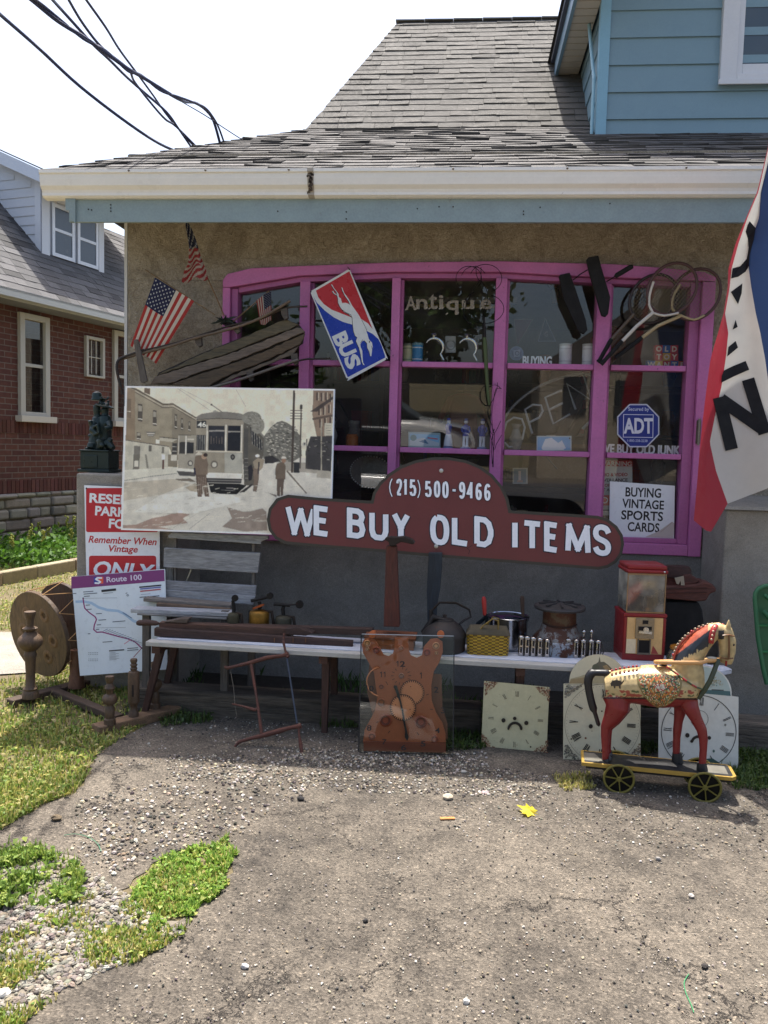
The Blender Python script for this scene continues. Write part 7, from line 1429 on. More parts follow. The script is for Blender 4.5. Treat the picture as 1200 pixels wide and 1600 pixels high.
def tub(zf, pts, Y, r, c, name, par, m, n=8, sm=4, sk=60, flat=1):
 mb = MB(c=c); q = [zf(x, y, Y if not hasattr(Y, '__len__') else Y[i]) for i, (x, y) in enumerate(pts)]; q = spl(q, sm) if sm else q
 mb.tube(q, r, n=n, flat=flat); return mb.build(name, m, par, smooth=sk)
tub(z, [(40, 815), (140, 785), (300, 745), (440, 700), (650, 645), (800, 590), (965, 495)], -.245, .0085, (104, 88, 72), 'side_rail', o, M_WOOD); tub(z, [(120, 775), (300, 735), (450, 690), (640, 630), (800, 595), (940, 535), (1060, 525)], -.225, .006, (70, 60, 52), 'runner', o, M_IRON)
tub(z, [(470, 990), (700, 925), (900, 855), (1010, 820)], -.245, .0085, (116, 106, 96), 'side_rail', o, M_WOOD); tub(z, [(700, 930), (1000, 828), (1100, 815), (1190, 812)], -.225, .0055, (60, 52, 48), 'runner', o, M_IRON)
tub(z, [(160, 765), (60, 800), (20, 820), (8, 860), (20, 930), (40, 1010)], [-.245, -.25, -.27, -.28, -.28, -.28], .0085, (64, 58, 54), 'front_runner', o, M_IRON)
poly_on(z, [(100, 712), (118, 705), (128, 720), (176, 938), (150, 948), (138, 940)], -.27, .02, (96, 88, 80), 'steering_bar', o, M_WOODZ)
for x, y, h in ((455, 700, 40), (930, 540, 50), (985, 790, 50), (740, 890, 40), (665, 640, 26)): poly_on(z, [(x - 18, y), (x + 18, y - 8), (x + 22, y + h), (x + 4, y + h + 10), (x - 14, y + h * .6)], -.235, .03, (82, 74, 66), 'knee_bracket', o, M_WOOD)
poly_on(z, [(240, 890), (470, 785), (700, 695), (940, 600), (1010, 620), (1044, 665), (1035, 730), (900, 815), (640, 930), (560, 965), (200, 955)], -.185, .012, (50, 44, 40), 'backing_board', o, M_WOOD, .002)
# small stars and stripes
def stripes(u, v, cu=.42, cv=.54): return (34, 38, 66) if (u < cu and v < cv) else ((168, 52, 46) if int(v * 13 - 1e-6) % 2 == 0 else (206, 196, 178))
def flag(label, zf, A, B, C, D, Y, staff, fold=.01, nf=3, seed=1, dark=1.0, cu=.4):
 """A,B hoist ends on the staff (A beside the canton), D,C fly ends"""
 rf = random.Random(seed); ph = rf.random() * 6
 def S(u, v, dy=0):
  x = (A[0] * (1 - v) + B[0] * v) * (1 - u) + (D[0] * (1 - v) + C[0] * v) * u; y = (A[1] * (1 - v) + B[1] * v) * (1 - u) + (D[1] * (1 - v) + C[1] * v) * u
  y += 6 * math.sin(v * 7 + ph) * u; return zf(x, y, Y - fold * math.sin(v * math.pi * nf + u * 2 + ph) * (.3 + u) + dy)
 o = thing('flag', label, 'flag', zf(*A, Y), 'small stars and stripes flags')
 mb = MB(); mb.grid(lambda u, v: S(u, v), 40, 39, colf=lambda u, v: tuple(k * dark for k in stripes(u, v, cu))); cl_ = mb.build('cloth', M_CLOTH, o, smooth=80)
 mb = MB(c=tuple(k * dark for k in (206, 204, 200)))
 for r_ in range(9):
  for c_ in range(6 - r_ % 2):
   u0 = cu * ((c_ + .5 + (r_ % 2) * .5) / 6); v0 = .538 * (r_ + .75) / 9.5; pts = []
   for k in range(10): rr_ = .017 if k % 2 == 0 else .007; pts.append(S(u0 + rr_ * math.sin(k * math.pi / 5), v0 - rr_ * 1.35 * math.cos(k * math.pi / 5), -.0012))
   mb.add(pts, [tuple(range(10))])
 mb.build('stars', M_CLOTH, cl_)
 tub(zf, staff, Y + .004, .0035, (120, 96, 62), 'staff', o, M_WOOD, n=6, sm=0); return o
flag('stars and stripes flag spread out flat, hanging down left of the sled', z, (220, 365), (435, 497), (225, 842), (84, 745), -.22, [(165, 322), (550, 572)], .008, 3, 2)
flag('tiny stars and stripes flag hanging upright before the leftmost pane', z, (860, 432), (778, 492), (800, 630), (862, 608), -.16, [(650, 610), (780, 498), (850, 440)], .006, 2, 5, .8, cu=.5)
o = thing('flag', 'dark furled stars and stripes flag hanging twisted from the fascia at the top', 'flag', z(450, 200, -.2), 'small stars and stripes flags')
EL = [(386, 62), (392, 110), (402, 160), (408, 208), (404, 260), (402, 290), (380, 330), (366, 388)]; ER = [(404, 62), (424, 100), (444, 150), (460, 205), (474, 250), (488, 285), (502, 320), (512, 368)]
def SF(u, v):
 t = v * 7; i = min(6, int(t)); f = t - i; l = Vector(EL[i]).lerp(Vector(EL[i + 1]), f); r = Vector(ER[i]).lerp(Vector(ER[i + 1]), f); q = l.lerp(r, u)
 return z(q.x, q.y + 14 * math.sin(u * 9) * v, -.20 - .02 * math.sin(u * 8 + v * 2.5) * (.2 + v))
def cf(u, v):
 if v < .42: return (30, 34, 56) if (int(u * 7) + int(v * 30)) % 4 else (150, 150, 150)
 k = (v * 9 + (u - .5) * 3.2 * (1 if v > .72 else .4)) % 1; return (140, 44, 42) if k < .55 else (168, 156, 140)
mb = MB(); mb.grid(SF, 36, 60, colf=cf); mb.build('cloth', M_CLOTH, o, smooth=80); tub(z, [(392, 60), (510, 370), (560, 480), (602, 580)], -.17, .004, (120, 92, 60), 'staff', o, M_WOOD, n=6, sm=0)
o = thing('flag_holder', 'dark green bracket with dry sprigs holding the small flags at the window corner', 'bracket', z(600, 600, -.16)); rb = random.Random(8); q0 = z(600, 605, -.16)
mb = MB(c=(34, 38, 34))
for k in range(26):
 d = Vector((rb.gauss(0, .022), rb.gauss(0, .012) - .01, rb.gauss(0, .012))); mb.tube([q0 + d * .3, q0 + d + Vector((0, 0, .004)), q0 + d * 1.5 + Vector((rb.gauss(0, .006), 0, rb.gauss(0, .008)))], [.004, .006, .001], jit((34, 44, 36), 14, rb), 5)
mb.ball(q0, .016); mb.build('sprigs', M_STONE, o, smooth=60)
mb = MB(c=(30, 30, 30)); mb.box(q0.x - .018, q0.x + .05, -.15, -.03, q0.z - .018, q0.z + .006); mb.build('bracket', M_IRON, o)
# wire carpet beaters
z = Z(600, 400, 4.0); WI = (26, 24, 24)
o = thing('wire_beater', 'large wire carpet beater with looped head and worn green handle', 'carpet beater', z(620, 500, -.07))
def circ(cx, cy, rx, ry, a0, a1, n=16): return [(cx + rx * math.cos(R(a0 + (a1 - a0) * i / n)), cy + ry * math.sin(R(a0 + (a1 - a0) * i / n))) for i in range(n + 1)]
for L_ in (circ(530, 140, 80, 76, 150, 400), circ(636, 140, 100, 88, -160, 70), circ(560, 150, 80, 84, 200, 330), circ(625, 330, 124, 92, -70, 120), circ(600, 330, 106, 110, 100, 250), [(600, 150), (560, 210), (520, 290), (500, 380), (560, 440), (620, 445)], [(604, 152), (640, 210), (650, 280), (620, 350), (624, 440)], [(575, 60), (578, 120), (604, 160), (606, 70)]):
 tub(z, L_, -.07, .0022, WI, 'wire', o, M_IRON, n=6, sm=2)
tub(z, [(626, 380), (628, 440), (630, 520)], -.072, [.004, .008, .010], (40, 36, 34), 'neck', o, M_IRON, n=8, sm=0); tub(z, [(628, 510), (632, 560), (640, 720), (650, 860), (658, 932)], -.075, [.011, .0135, .012, .010, .007], (70, 84, 46), 'handle', o, M_OLDPAINT, n=10, sm=0)
o = thing('wire_beater', 'thin black wire whisk hanging on the central pink upright', 'carpet beater', z(690, 1000, -.05))
for L_ in (circ(690, 850, 44, 44, 200, 330), circ(650, 870, 48, 66, 70, 290), [(708, 790), (706, 830), (680, 900), (650, 980), (690, 1110), (682, 1240), (678, 1320)], [(735, 830), (700, 830), (684, 900), (674, 1000), (680, 1100), (684, 1320)], [(640, 1010), (660, 1080), (684, 1120), (730, 1030)], [(610, 990), (650, 1060), (686, 1210), (700, 1180), (735, 1120)], [(690, 1080), (672, 1160), (676, 1300)]): tub(z, L_, -.05, .002, WI, 'wire', o, M_IRON, n=6, sm=2)
# black bladed tools
z = Z(860, 390, 4.2857)
o = thing('black_shears', 'two flat black blades joined by a rod with a round black grip', 'shears', z(300, 250, -.1))
poly_on(z, [(243, 65), (255, 50), (322, 38), (340, 110), (402, 318), (388, 430), (372, 448), (345, 440), (262, 150)], -.115, .035, (24, 24, 25), 'blade', o, M_STONE, .004); poly_on(z, [(58, 178), (64, 168), (130, 153), (158, 230), (238, 470), (248, 540), (225, 565), (190, 545), (90, 330)], -.085, .03, (23, 23, 24), 'blade', o, M_STONE, .004)
tub(z, [(150, 205), (200, 165), (250, 135)], -.10, .0035, WI, 'rod', o, M_IRON, sm=0); tub(z, [(375, 215), (440, 175)], -.12, .0035, WI, 'rod', o, M_IRON, sm=0); tub(z, [(435, 182), (445, 172), (535, 118), (552, 112)], -.12, [.011, .015, .015, .011], (22, 22, 22), 'grip', o, M_STONE, n=12, sm=0)
# rackets
def racket(label, cx, cy, rx, ry, rot, shaft, grip, Y, cf_, cs_, throat):
 o = thing('tennis_racket', label, 'racket', z(cx, cy, Y), 'old tennis rackets hung at the right of the window')
 ca, sa = math.cos(R(rot)), math.sin(R(rot)); ell = [(cx + rx * math.cos(R(a_)) * ca - ry * math.sin(R(a_)) * sa, cy + rx * math.cos(R(a_)) * sa + ry * math.sin(R(a_)) * ca) for a_ in range(0, 360, 12)]
 mb = MB(c=cf_); mb.tube([z(x, y, Y) for x, y in ell], .0075, n=8, closed=True, flat=1.2); mb.build('head_frame', M_PAINT, o, smooth=60)
 mb = MB(c=(150, 140, 116)); step = 19
 for axis in (0, 1):
  R1, R2 = (rx, ry) if axis == 0 else (ry, rx); t = -R1 + step
  while t < R1 - 6:
   hl = R2 * (1 - (t / R1) ** 2) ** .5; a_, b_ = ((t, -hl), (t, hl)) if axis == 0 else ((-hl, t), (hl, t))
   pa = z(cx + a_[0] * ca - a_[1] * sa, cy + a_[0] * sa + a_[1] * ca, Y + .0008 * axis); pb = z(cx + b_[0] * ca - b_[1] * sa, cy + b_[0] * sa + b_[1] * ca, Y + .0008 * axis); mb.tube([pa, pb], .0011, n=3, caps=False); t += step
 mb.build('strings', M_VINYL, o)
 for L_ in throat: tub(z, L_, Y - .002, .0075, cs_, 'throat', o, M_PAINT, n=8, sm=3)
 tub(z, shaft, Y - .002, .0105, cs_, 'shaft', o, M_PAINT, n=8, sm=0); tub(z, grip, Y - .004, [.012, .0135, .0125, .014], (22, 22, 23), 'grip', o, M_STONE, n=10, sm=0)
racket('dark old tennis racket farthest back, its head left of the other two', 690, 330, 178, 145, -48, [(560, 430), (410, 600)], [(410, 600), (400, 615), (330, 740), (318, 752)], -.06, (52, 42, 38), (92, 80, 66), [])
racket('tan throated tennis racket on the right with its head over the window corner', 975, 300, 186, 150, -50, [(880, 440), (720, 510), (610, 592)], [(612, 588), (585, 612), (470, 700), (436, 725)], -.085, (78, 52, 48), (176, 158, 120), [[(870, 445), (820, 400), (820, 320), (870, 230)], [(870, 440), (960, 470), (1030, 440)]])
racket('white handled tennis racket in front, grip lying over the pink upright', 815, 262, 188, 150, -50, [(690, 420), (580, 510), (475, 620)], [(480, 612), (455, 640), (370, 735), (340, 768)], -.11, (84, 56, 52), (206, 202, 192), [[(685, 420), (662, 370), (665, 300), (690, 215)], [(690, 425), (760, 442), (858, 424)]])
# LARGE OPEN FLAG AT THE RIGHT
YF = -.92
rows = [(150, 1206, 1207, 1212, 1260), (230, 1200, 1201, 1206, 1262), (300, 1183, 1185, 1189, 1266), (340, 1166, 1168, 1186, 1268), (380, 1149.5, 1154, 1172, 1270), (420, 1138, 1143, 1170, 1273), (450, 1137, 1140, 1174, 1275), (490, 1130.5, 1133, 1181, 1280), (520, 1122, 1138, 1188, 1282), (560, 1110, 1134, 1195, 1286), (600, 1104, 1128, 1200, 1288), (645, 1098, 1118, 1203, 1290), (690, 1093, 1109, 1206, 1290), (735, 1089, 1119, 1212, 1292), (785, 1084, 1137, 1222, 1294)]
def FS(u, v):
 t = v * (len(rows) - 1); i = min(len(rows) - 2, int(t)); f = t - i
 a_, b_ = rows[i], rows[i + 1]; L_ = [a_[k] * (1 - f) + b_[k] * f for k in range(5)]; k = min(2, int(u * 3)); g_ = u * 3 - k
 x = L_[1 + k] * (1 - g_) + L_[2 + k] * g_; y = L_[0]
 lo = [(0, 28), (.12, 44), (.17, 46), (.3333, 2), (.66, -30), (1, -60)]
 for p0, p1 in zip(lo[:-1], lo[1:]):
  if p0[0] <= u <= p1[0] + 1e-9: dy = p0[1] + (p1[1] - p0[1]) * (u - p0[0]) / (p1[0] - p0[0]); break
 y += dy * max(0, (v - .6) / .4) ** 1.2
 Y = YF - .045 * math.sin(u * 8.0 + v * 1.6 + .6) * (.35 + .65 * v) - .012 * math.sin(u * 17 + v * 3) + .10 * (u - .33)
 return x, y, Y
o = thing('open_flag', 'tall red, white and blue cloth flag with black letters OPEN hanging at the right edge', 'flag', P(1230, 150, YF))
RC, WC, BC = (172, 50, 64), (208, 206, 200), (44, 68, 112)
mb = MB(); mb.grid(lambda u, v: P(*FS(u, v)), 90, 96, colf=lambda u, v: RC if u < 1 / 3 else (WC if u < 2 / 3 else BC)); cl_ = mb.build('cloth', mat('nylon', .6, 0, .05, 20, 400, .12, .0008, sss=.30), o, smooth=80)
smp = [FS(i / 120, j / 160) for i in range(121) for j in range(161)]
def Yat(x, y): return min(smp, key=lambda s_: (s_[0] - x) ** 2 + (s_[1] - y) ** 2)[2]
def fletter(strokes, w_):
 mb = MB(c=(26, 28, 34))
 for a_, b_ in strokes:
  a_ = Vector(a_); b_ = Vector(b_); d = (b_ - a_); n_ = max(2, int(d.length / 5)); q = Vector((-d.y, d.x)).normalized() * w_ / 2; L_ = [(0, 0)]
  for i in range(n_ + 1):
   c_ = a_ + d * (i / n_)
   for j in range(5): s_ = c_ + q * (1 - j / 2); mb.v.append(P(s_.x, s_.y, Yat(s_.x, s_.y) - .007))
  base = len(mb.v) - (n_ + 1) * 5
  for i in range(n_):
   for j in range(4): k = base + i * 5 + j; mb.f.append((k, k + 1, k + 6, k + 5)); mb.c.append(lin((26, 28, 34)))
 mb.build('letter', M_CLOTH, cl_, smooth=80)
ZF = lambda x, y: (860 + x / 3.53, 380 + y / 3.53)
fletter([(ZF(930, 850), ZF(1000, 1138)), (ZF(940, 862), ZF(1180, 1030)), (ZF(1090, 750), ZF(1182, 1050))], 20)
for L_ in ([(322, 372), (355, 410), (345, 470), (322, 560), (318, 620), (300, 650), (260, 678), (220, 688), (228, 632), (270, 620), (305, 580), (316, 520), (312, 470), (300, 430), (310, 395)], [(218, 762), (282, 715), (278, 770), (258, 830)], [(245, 915), (256, 955), (228, 970)], [(205, 1065), (245, 1032), (258, 1068), (198, 1118)], [(180, 1195), (230, 1170), (300, 1142), (320, 1190), (240, 1225), (165, 1262), (168, 1225)]):
 mb = MB(c=(26, 28, 34)); q = [(1080 + x / 3.525, 240 + y / 3.525) for x, y in L_]; mb.add([P(x, y, Yat(x, y) - .009) for x, y in q], [tuple(range(len(q)))]); mb.build('letter', M_CLOTH, cl_)
mb = MB(c=(176, 176, 170)); mb.tube([P(1212, 120, YF + .02), P(1400, 20, YF + .1)], .014); mb.tube([P(1400, 20, YF + .1), P(1500, -20, YF + .3)], .014); mb.build('pole', M_METAL, o, smooth=60)
o = thing('door_hinge', 'rusty hinge plate screwed to the right side of the pink window frame', 'hinge', P(1091, 675, -.03)); mb = MB(c=(110, 100, 88)); q = P(1091, 675, -.035); mb.box(q.x - .012, q.x + .012, -.042, -.031, q.z - .07, q.z + .07); mb.build('plate', M_IRON, o); mb = MB(c=(140, 132, 120)); mb.cyl((q.x, -.048, q.z - .08), (q.x, -.048, q.z + .08), .007); mb.build('pin', M_IRON, o, smooth=60)
# CAST STATUE ON THE LEFT PIER
z = Z(120, 600, 10.0); Ys = -.24; o = thing('statue', 'dark green cast statue of two hatted children standing on the left pier', 'statue', z(360, 1400, Ys)); GD = (36, 50, 48)
s0 = z(360, 1405, Ys); k = mpp(Ys) / 10
def C(x, y, dy=0): return z(x, y, Ys + dy)
MS = mat('green_bronze', .38, .35, .25, 30, 140, .4, .002)
mb = MB(c=GD); zb = 1.302
mb.box(C(105, 1, 0).x, C(605, 1, 0).x, Ys - .09, Ys + .09, zb, C(1, 1315).z); mb.build('base', MS, o, bevel=.004)
mb = MB(c=GD); mb.box(C(140, 1).x, C(580, 1).x, Ys - .078, Ys + .078, C(1, 1314).z, C(1, 1045).z); mb.box(C(128, 1).x, C(592, 1).x, Ys - .086, Ys + .086, C(1, 1045).z, C(1, 1018).z); mb.box(C(190, 1).x, C(410, 1).x, Ys - .084, Ys - .07, C(1, 1290).z, C(1, 1100).z); mb.build('plinth', MS, o, bevel=.004)
mb = MB(c=GD); T_ = mb.tube
for L_, rs_ in (([C(300, 1030), C(300, 900), C(310, 760), C(320, 620), C(320, 520)], [88, 84, 72, 66, 50]), ([C(420, 1030), C(430, 900), C(440, 760), C(450, 620), C(440, 500)], [92, 84, 76, 80, 60]),
    ([C(320, 540), C(315, 470), C(315, 400)], [36, 34, 40]), ([C(440, 540), C(440, 450), C(435, 400)], [40, 36, 44]),
    ([C(270, 600, -.03), C(220, 640, -.05), C(200, 570, -.06)], [34, 26, 16]), ([C(260, 640, -.03), C(240, 730, -.06), C(320, 780, -.07)], [34, 34, 22]), ([C(510, 600, -.03), C(520, 680, -.06), C(440, 700, -.08)], [38, 30, 22]),
    ([C(480, 900, -.03), C(520, 960, -.04), C(570, 1010, -.05)], [50, 40, 30]), ([C(240, 940, -.03), C(220, 1010, -.04)], [50, 44]), ([C(380, 860, -.06), C(350, 1000, -.06)], [30, 26]), ([C(500, 860, -.04), C(545, 890, -.05)], [22, 16]),
    ([C(220, 800, -.02), C(200, 830, -.02)], [26, 20]), ([C(260, 680, -.07), C(330, 640, -.08), C(345, 760, -.08), C(260, 800, -.07)], [16, 16, 16, 16])):
 T_(L_, [r_ * k * 1.28 + .004 for r_ in rs_], n=12)
mb.ball(C(315, 370), 62 * k); mb.ball(C(445, 400), 60 * k); mb.ball(C(350, 900, -.05), 50 * k); mb.ball(C(560, 1000, -.03), 34 * k); mb.ball(C(155, 1010, -.02), 30 * k); mb.ball(C(400, 960, -.07), 40 * k)
mb.lathe([(85 * k, 0), (80 * k, 60 * k), (70 * k, 110 * k), (30 * k, 135 * k), (0, 138 * k)], Matrix.Translation(C(315, 250)), n=20); mb.lathe([(92 * k, -6 * k), (92 * k, 8 * k)], Matrix.Translation(C(312, 250)), n=20)
mb.lathe([(20 * k, 60 * k), (150 * k, 10 * k), (155 * k, -6 * k), (130 * k, -14 * k), (40 * k, 20 * k)], Matrix.Translation(C(430, 350)) @ Rm(12, 'Y'), n=24)
rb = random.Random(4)
for _ in range(16): mb.ball(C(430 + rb.uniform(-70, 75), 280 + rb.uniform(-70, 40), rb.uniform(-.03, .02)), rb.uniform(14, 26) * k, n=8)
remeshed(mb, 'figures', MS, o, .004, lambda co, no: GD, 1)
# OLD YARN WINDER (left)
z = Z(0, 880, 4.2857); WD = (82, 63, 46); WDD = (72, 56, 44)
o = thing('yarn_winder', 'old wooden yarn winder with two round discs and turned posts, standing on the grass', 'yarn winder', G(60, 1100)); GZ = lambda x, y, zz_=0: G(x / 4.2857, 880 + y / 4.2857, zz_)
MW = mat('turned_wood', .6, 0, .55, 14, 70, .5, .003, stretch=(1.5, 1.5, .6))
a0 = GZ(65, 950); a1 = GZ(640, 800);
def floorbeam(p, q, w_, h, name='floor_beam', zb=.0, c=WDD):
 mb = MB(c=c); mb.bar(p + Vector((0, 0, zb + h / 2)), q + Vector((0, 0, zb + h / 2)), w_, h); mb.build(name, M_WOOD, o, bevel=.006)
floorbeam(GZ(60, 965), GZ(620, 815), .075, .045); floorbeam(GZ(640, 1150), GZ(1190, 1010), .085, .05, zb=.0, c=(112, 88, 66)); floorbeam(GZ(330, 880), GZ(800, 1075), .055, .04, zb=.008)
def turned(bx, by, tops, prof, par=o, name='post', zb=.045, c=WD, sq_=False):
 g0 = GZ(bx, by, zb); s_ = mpp(g0.y) / 4.2857; H = (by - tops) * s_; mb = MB(Tm(g0.x, g0.y, zb), c=c); mb.lathe([(r_ * s_, t * H) for t, r_ in prof], n=18); return mb.build(name, MW, par, smooth=45), g0, s_, H
turned(205, 900, 275, [(0, 58), (.06, 56), (.09, 44), (.11, 50), (.14, 34), (.3, 32), (.46, 38), (.5, 46), (.52, 40), (.55, 38), (.56, 50), (.585, 64), (.615, 80), (.65, 87), (.69, 82), (.72, 66), (.77, 30), (.79, 44), (.81, 52), (.83, 24), (.9, 26), (.95, 34), (.97, 40), (1, 38)], c=(88, 68, 50))
turned(512, 830, 560, [(0, 56), (.3, 52), (.35, 44), (.6, 46), (1, 40)], zb=.045, c=(100, 66, 46))
turned(735, 1080, 730, [(0, 42), (.12, 40), (.14, 30), (.2, 34), (.34, 36), (.38, 24), (.42, 24), (.45, 46), (.52, 54), (.6, 46), (.64, 24), (.7, 26), (.76, 36), (.8, 30), (.86, 20), (.93, 32), (1, 30)])
turned(1035, 975, 640, [(0, 42), (.12, 40), (.14, 30), (.25, 36), (.34, 32), (.38, 24), (.45, 42), (.52, 54), (.6, 48), (.64, 22), (.72, 24), (.78, 34), (.84, 22), (.95, 28), (1, 26)])
x_, g0, s_, H = turned(895, 1030, 610, [(0, 36), (.1, 34), (.13, 24), (.22, 26), (.26, 40), (.27, 40), (.74, 40), (.78, 36), (.8, 20), (.84, 26), (.86, 18), (.9, 26), (.92, 18), (.97, 26), (1, 22)])
mb = MB(Tm(g0.x, g0.y, .045), c=(34, 26, 22)); mb.box(4 * s_, 16 * s_, -42 * s_, -38 * s_, H * .38, H * .58); mb.build('slot', M_DUST, x_)
ax = Vector((-.50, -.866, .0)); e1 = Vector((.866, -.50, 0)); cA = z(250, 478, -.60); yx = Vector((.44, .885, .15)); e1 = Vector((.895, -.445, 0))
def disc(ctr, r, th, c, rim, name):
 M = frame(ctr, e1, None, yx); mb = MB(M, c=c); n = 48; mb.prism([(r * math.cos(2 * math.pi * i / n), r * math.sin(2 * math.pi * i / n)) for i in range(n)], 0, th, c, side=rim); return mb.build(name, mat('disc_wood', .75, 0, .6, 9, 40, .7, .004, stretch=(3, 1, .5), wear=.3, wearcol=(56, 42, 30), wscale=7), o, bevel=.004), M
Rd = .262
d1, M1 = disc(cA, Rd, .028, (104, 84, 58), (80, 62, 45), 'wheel_disc'); nrm = M1.to_3x3().col[1]
cB = cA + nrm * .19; d2, M2 = disc(cB, Rd, .026, (74, 54, 42), (66, 48, 37), 'wheel_disc')
mb = MB(c=(150, 122, 92)); mb.tube([cA + Vector((0, 0, .0)) - nrm * .05, cB + nrm * .10], [.02, .02], n=12); mb.tube([cA - nrm * .09, cA - nrm * .02], [.014, .022], n=10); mb.tube([cB + nrm * .05, cB + nrm * .12, cB + nrm * .17], [.03, .042, .02], n=14); mb.tube([cB + nrm * .15, cB + nrm * .16 + Vector((.02, 0, .06))], [.016, .003], n=8); mb.build('axle', MW, o, smooth=50)
mb = MB(M1, c=(112, 84, 54))
for hx, hz in ((-.07, .12), (.09, .13), (.14, -.02), (.07, -.13), (-.08, -.12), (-.13, .01), (.0, .0)): mb.lathe([(.018, 0), (.022, .0025), (.036, .0035), (.044, 0)], Tm(hx, -.0005, hz) @ Rm(90, 'X'), n=16)
mb.build('ring_mark', MW, d1, smooth=60)
rb = random.Random(6); mb = MB(c=(176, 138, 92)); ring1 = [M1 @ Vector((Rd * 1.005 * math.cos(a_), .014, Rd * 1.005 * math.sin(a_))) for a_ in [2 * math.pi * i / 10 for i in range(10)]]; ring2 = [M2 @ Vector((Rd * 1.01 * math.cos(a_), .026, Rd * 1.01 * math.sin(a_))) for a_ in [2 * math.pi * (i + .5) / 10 for i in range(10)]]; ring3 = [M2 @ Vector((Rd * .25 * math.cos(a_), .03, Rd * .25 * math.sin(a_))) for a_ in [2 * math.pi * (i + .5) / 10 for i in range(10)]]
for i in range(10): mb.tube([ring1[i], ring2[i]], .0022, n=5); mb.tube([ring2[i], ring1[(i + 1) % 10]], .0022, n=5); mb.tube([ring2[i], ring3[i]], .002, n=5)
mb.build('string', M_CLOTH, o)
# PAINTED HORSE ON WHEELS
z = Z(860, 880, 3.53)
cL = z(172, 1120, -1.508); cR = z(1030, 1205, -1.582); CD = Vector((cR.x - cL.x, cR.y - cL.y, 0)); cl_ = CD.length; CM = frame((cL.x, cL.y, 0), CD, (0, 0, 1)); zD = .118
cart = thing('toy_horse', 'painted wooden horse with red legs standing on a black wheeled board edged in yellow', 'toy horse', CM)
mb = MB(CM); dp = .155; pts = [(0, 0), (cl_ - .02, 0), (cl_, .02), (cl_, dp - .02), (cl_ - .02, dp), (0, dp)]; n = 6
def slab(pts, z0, z1, c): n = len(pts); mb.add([(x, y, z0) for x, y in pts] + [(x, y, z1) for x, y in pts], [tuple(reversed(range(n))), tuple(range(n, 2 * n))] + [(i, (i + 1) % n, n + (i + 1) % n, n + i) for i in range(n)], c)
slab(pts, zD - .016, zD, (162, 130, 54)); slab([(.012, .010), (cl_ - .024, .010), (cl_ - .013, .024), (cl_ - .013, dp - .024), (cl_ - .024, dp - .010), (.012, dp - .010)], zD - .001, zD + .0008, (34, 33, 34)); slab([(.012, .03), (.10, .03), (.06, dp - .03), (.012, dp - .03)], zD, zD + .0011, (112, 108, 98)); slab([(cl_ - .14, .03), (cl_ - .03, .03), (cl_ - .03, dp - .03), (cl_ - .10, dp - .03)], zD, zD + .0011, (112, 108, 98))
pl_ = mb.build('platform', mat('cart_paint', .5, 0, .15, 10, 60, .15, .001, wear=.2, wearcol=(120, 110, 94), wscale=20), cart, bevel=.002)
mb = MB(CM, c=(40, 38, 36)); mb.box(.02, cl_ - .02, .03, dp - .03, zD - .036, zD - .0165); mb.build('undercarriage', M_WOOD, cart)
def wheel(x, y, r):
 mb = MB(CM, c=(104, 96, 36)); mb.tube([(x + r * math.cos(R(a_)), y, r + r * .97 * math.sin(R(a_))) for a_ in range(0, 360, 12)], .0055, n=8, closed=True)
 for k in range(7): a_ = R(k * 360 / 7 + 20); mb.bar((x, y, r), (x + r * .97 * math.cos(a_), y, r + r * .95 * math.sin(a_)), .005, .006, up=(0, 1, 0))
 mb.lathe([(.012, 0), (.010, .008), (0, .008)], Tm(x, y - .002, r) @ Rm(90, 'X'), n=12); w_ = mb.build('wheel', M_OLDPAINT, cart, smooth=50)
 mb = MB(CM, c=(30, 30, 29)); mb.prism([(x + (r - .004) * math.cos(R(a_)), r + (r - .004) * math.sin(R(a_))) for a_ in range(0, 360, 15)], y + .004, y + .008); mb.build('wheel_disc', M_METAL, w_)
ax1 = (CM.inverted() @ z(378, 1190, -1.54)).x; ax2 = (CM.inverted() @ z(857, 1250, -1.6)).x
for xx, r in ((ax1, .064), (ax2, .066)):
 wheel(xx, -.014, r); wheel(xx, dp + .006, r); mb = MB(CM, c=(60, 56, 50)); mb.cyl((xx, -.012, r), (xx, dp + .004, r), .005); mb.build('axle', M_IRON, cart)
hm = dp * .5
def hp(x, y, d=0):
 Yp = -1.508 + (x - 172) / (1030 - 172) * (-1.582 + 1.508) + hm + d; return z(x, y, Yp)
ks = mpp(-1.47) / 3.53
IV, RL, BKc, GRN = (196, 172, 122), (122, 32, 32), (34, 34, 38), (64, 74, 44)
mb = MB()
body = [(300, 660), (335, 668), (400, 674), (470, 680), (540, 686), (620, 688), (690, 684), (750, 672), (800, 668), (832, 680)]
top = [622, 602, 586, 576, 570, 572, 580, 588, 600, 640]; bot = [742, 758, 766, 774, 786, 796, 790, 776, 762, 740]
q = [hp(x, (t + b) / 2) for (x, y), t, b in zip(body, top, bot)]; rr_ = [(b - t) / 2 * ks for t, b in zip(top, bot)]
mb.tube(q, rr_, n=20, flat=1.0)
mb.tube([hp(775, 690), hp(768, 600), hp(765, 545), hp(790, 480), hp(840, 420), hp(900, 372), hp(945, 362)], [72 * ks, 76 * ks, 72 * ks, 66 * ks, 58 * ks, 46 * ks, 36 * ks], n=16)
mb.tube([hp(700, 640), hp(725, 560), hp(745, 500), hp(800, 430)], [50 * ks, 50 * ks, 44 * ks, 40 * ks], n=14)
mb.tube([hp(930, 370), hp(962, 382), hp(975, 430), hp(975, 480), hp(972, 530), hp(968, 552)], [40 * ks, 44 * ks, 46 * ks, 41 * ks, 36 * ks, 30 * ks], n=14)
mb.tube([hp(1000, 400), hp(1008, 440), hp(1004, 500)], [14 * ks, 16 * ks, 16 * ks], n=10)
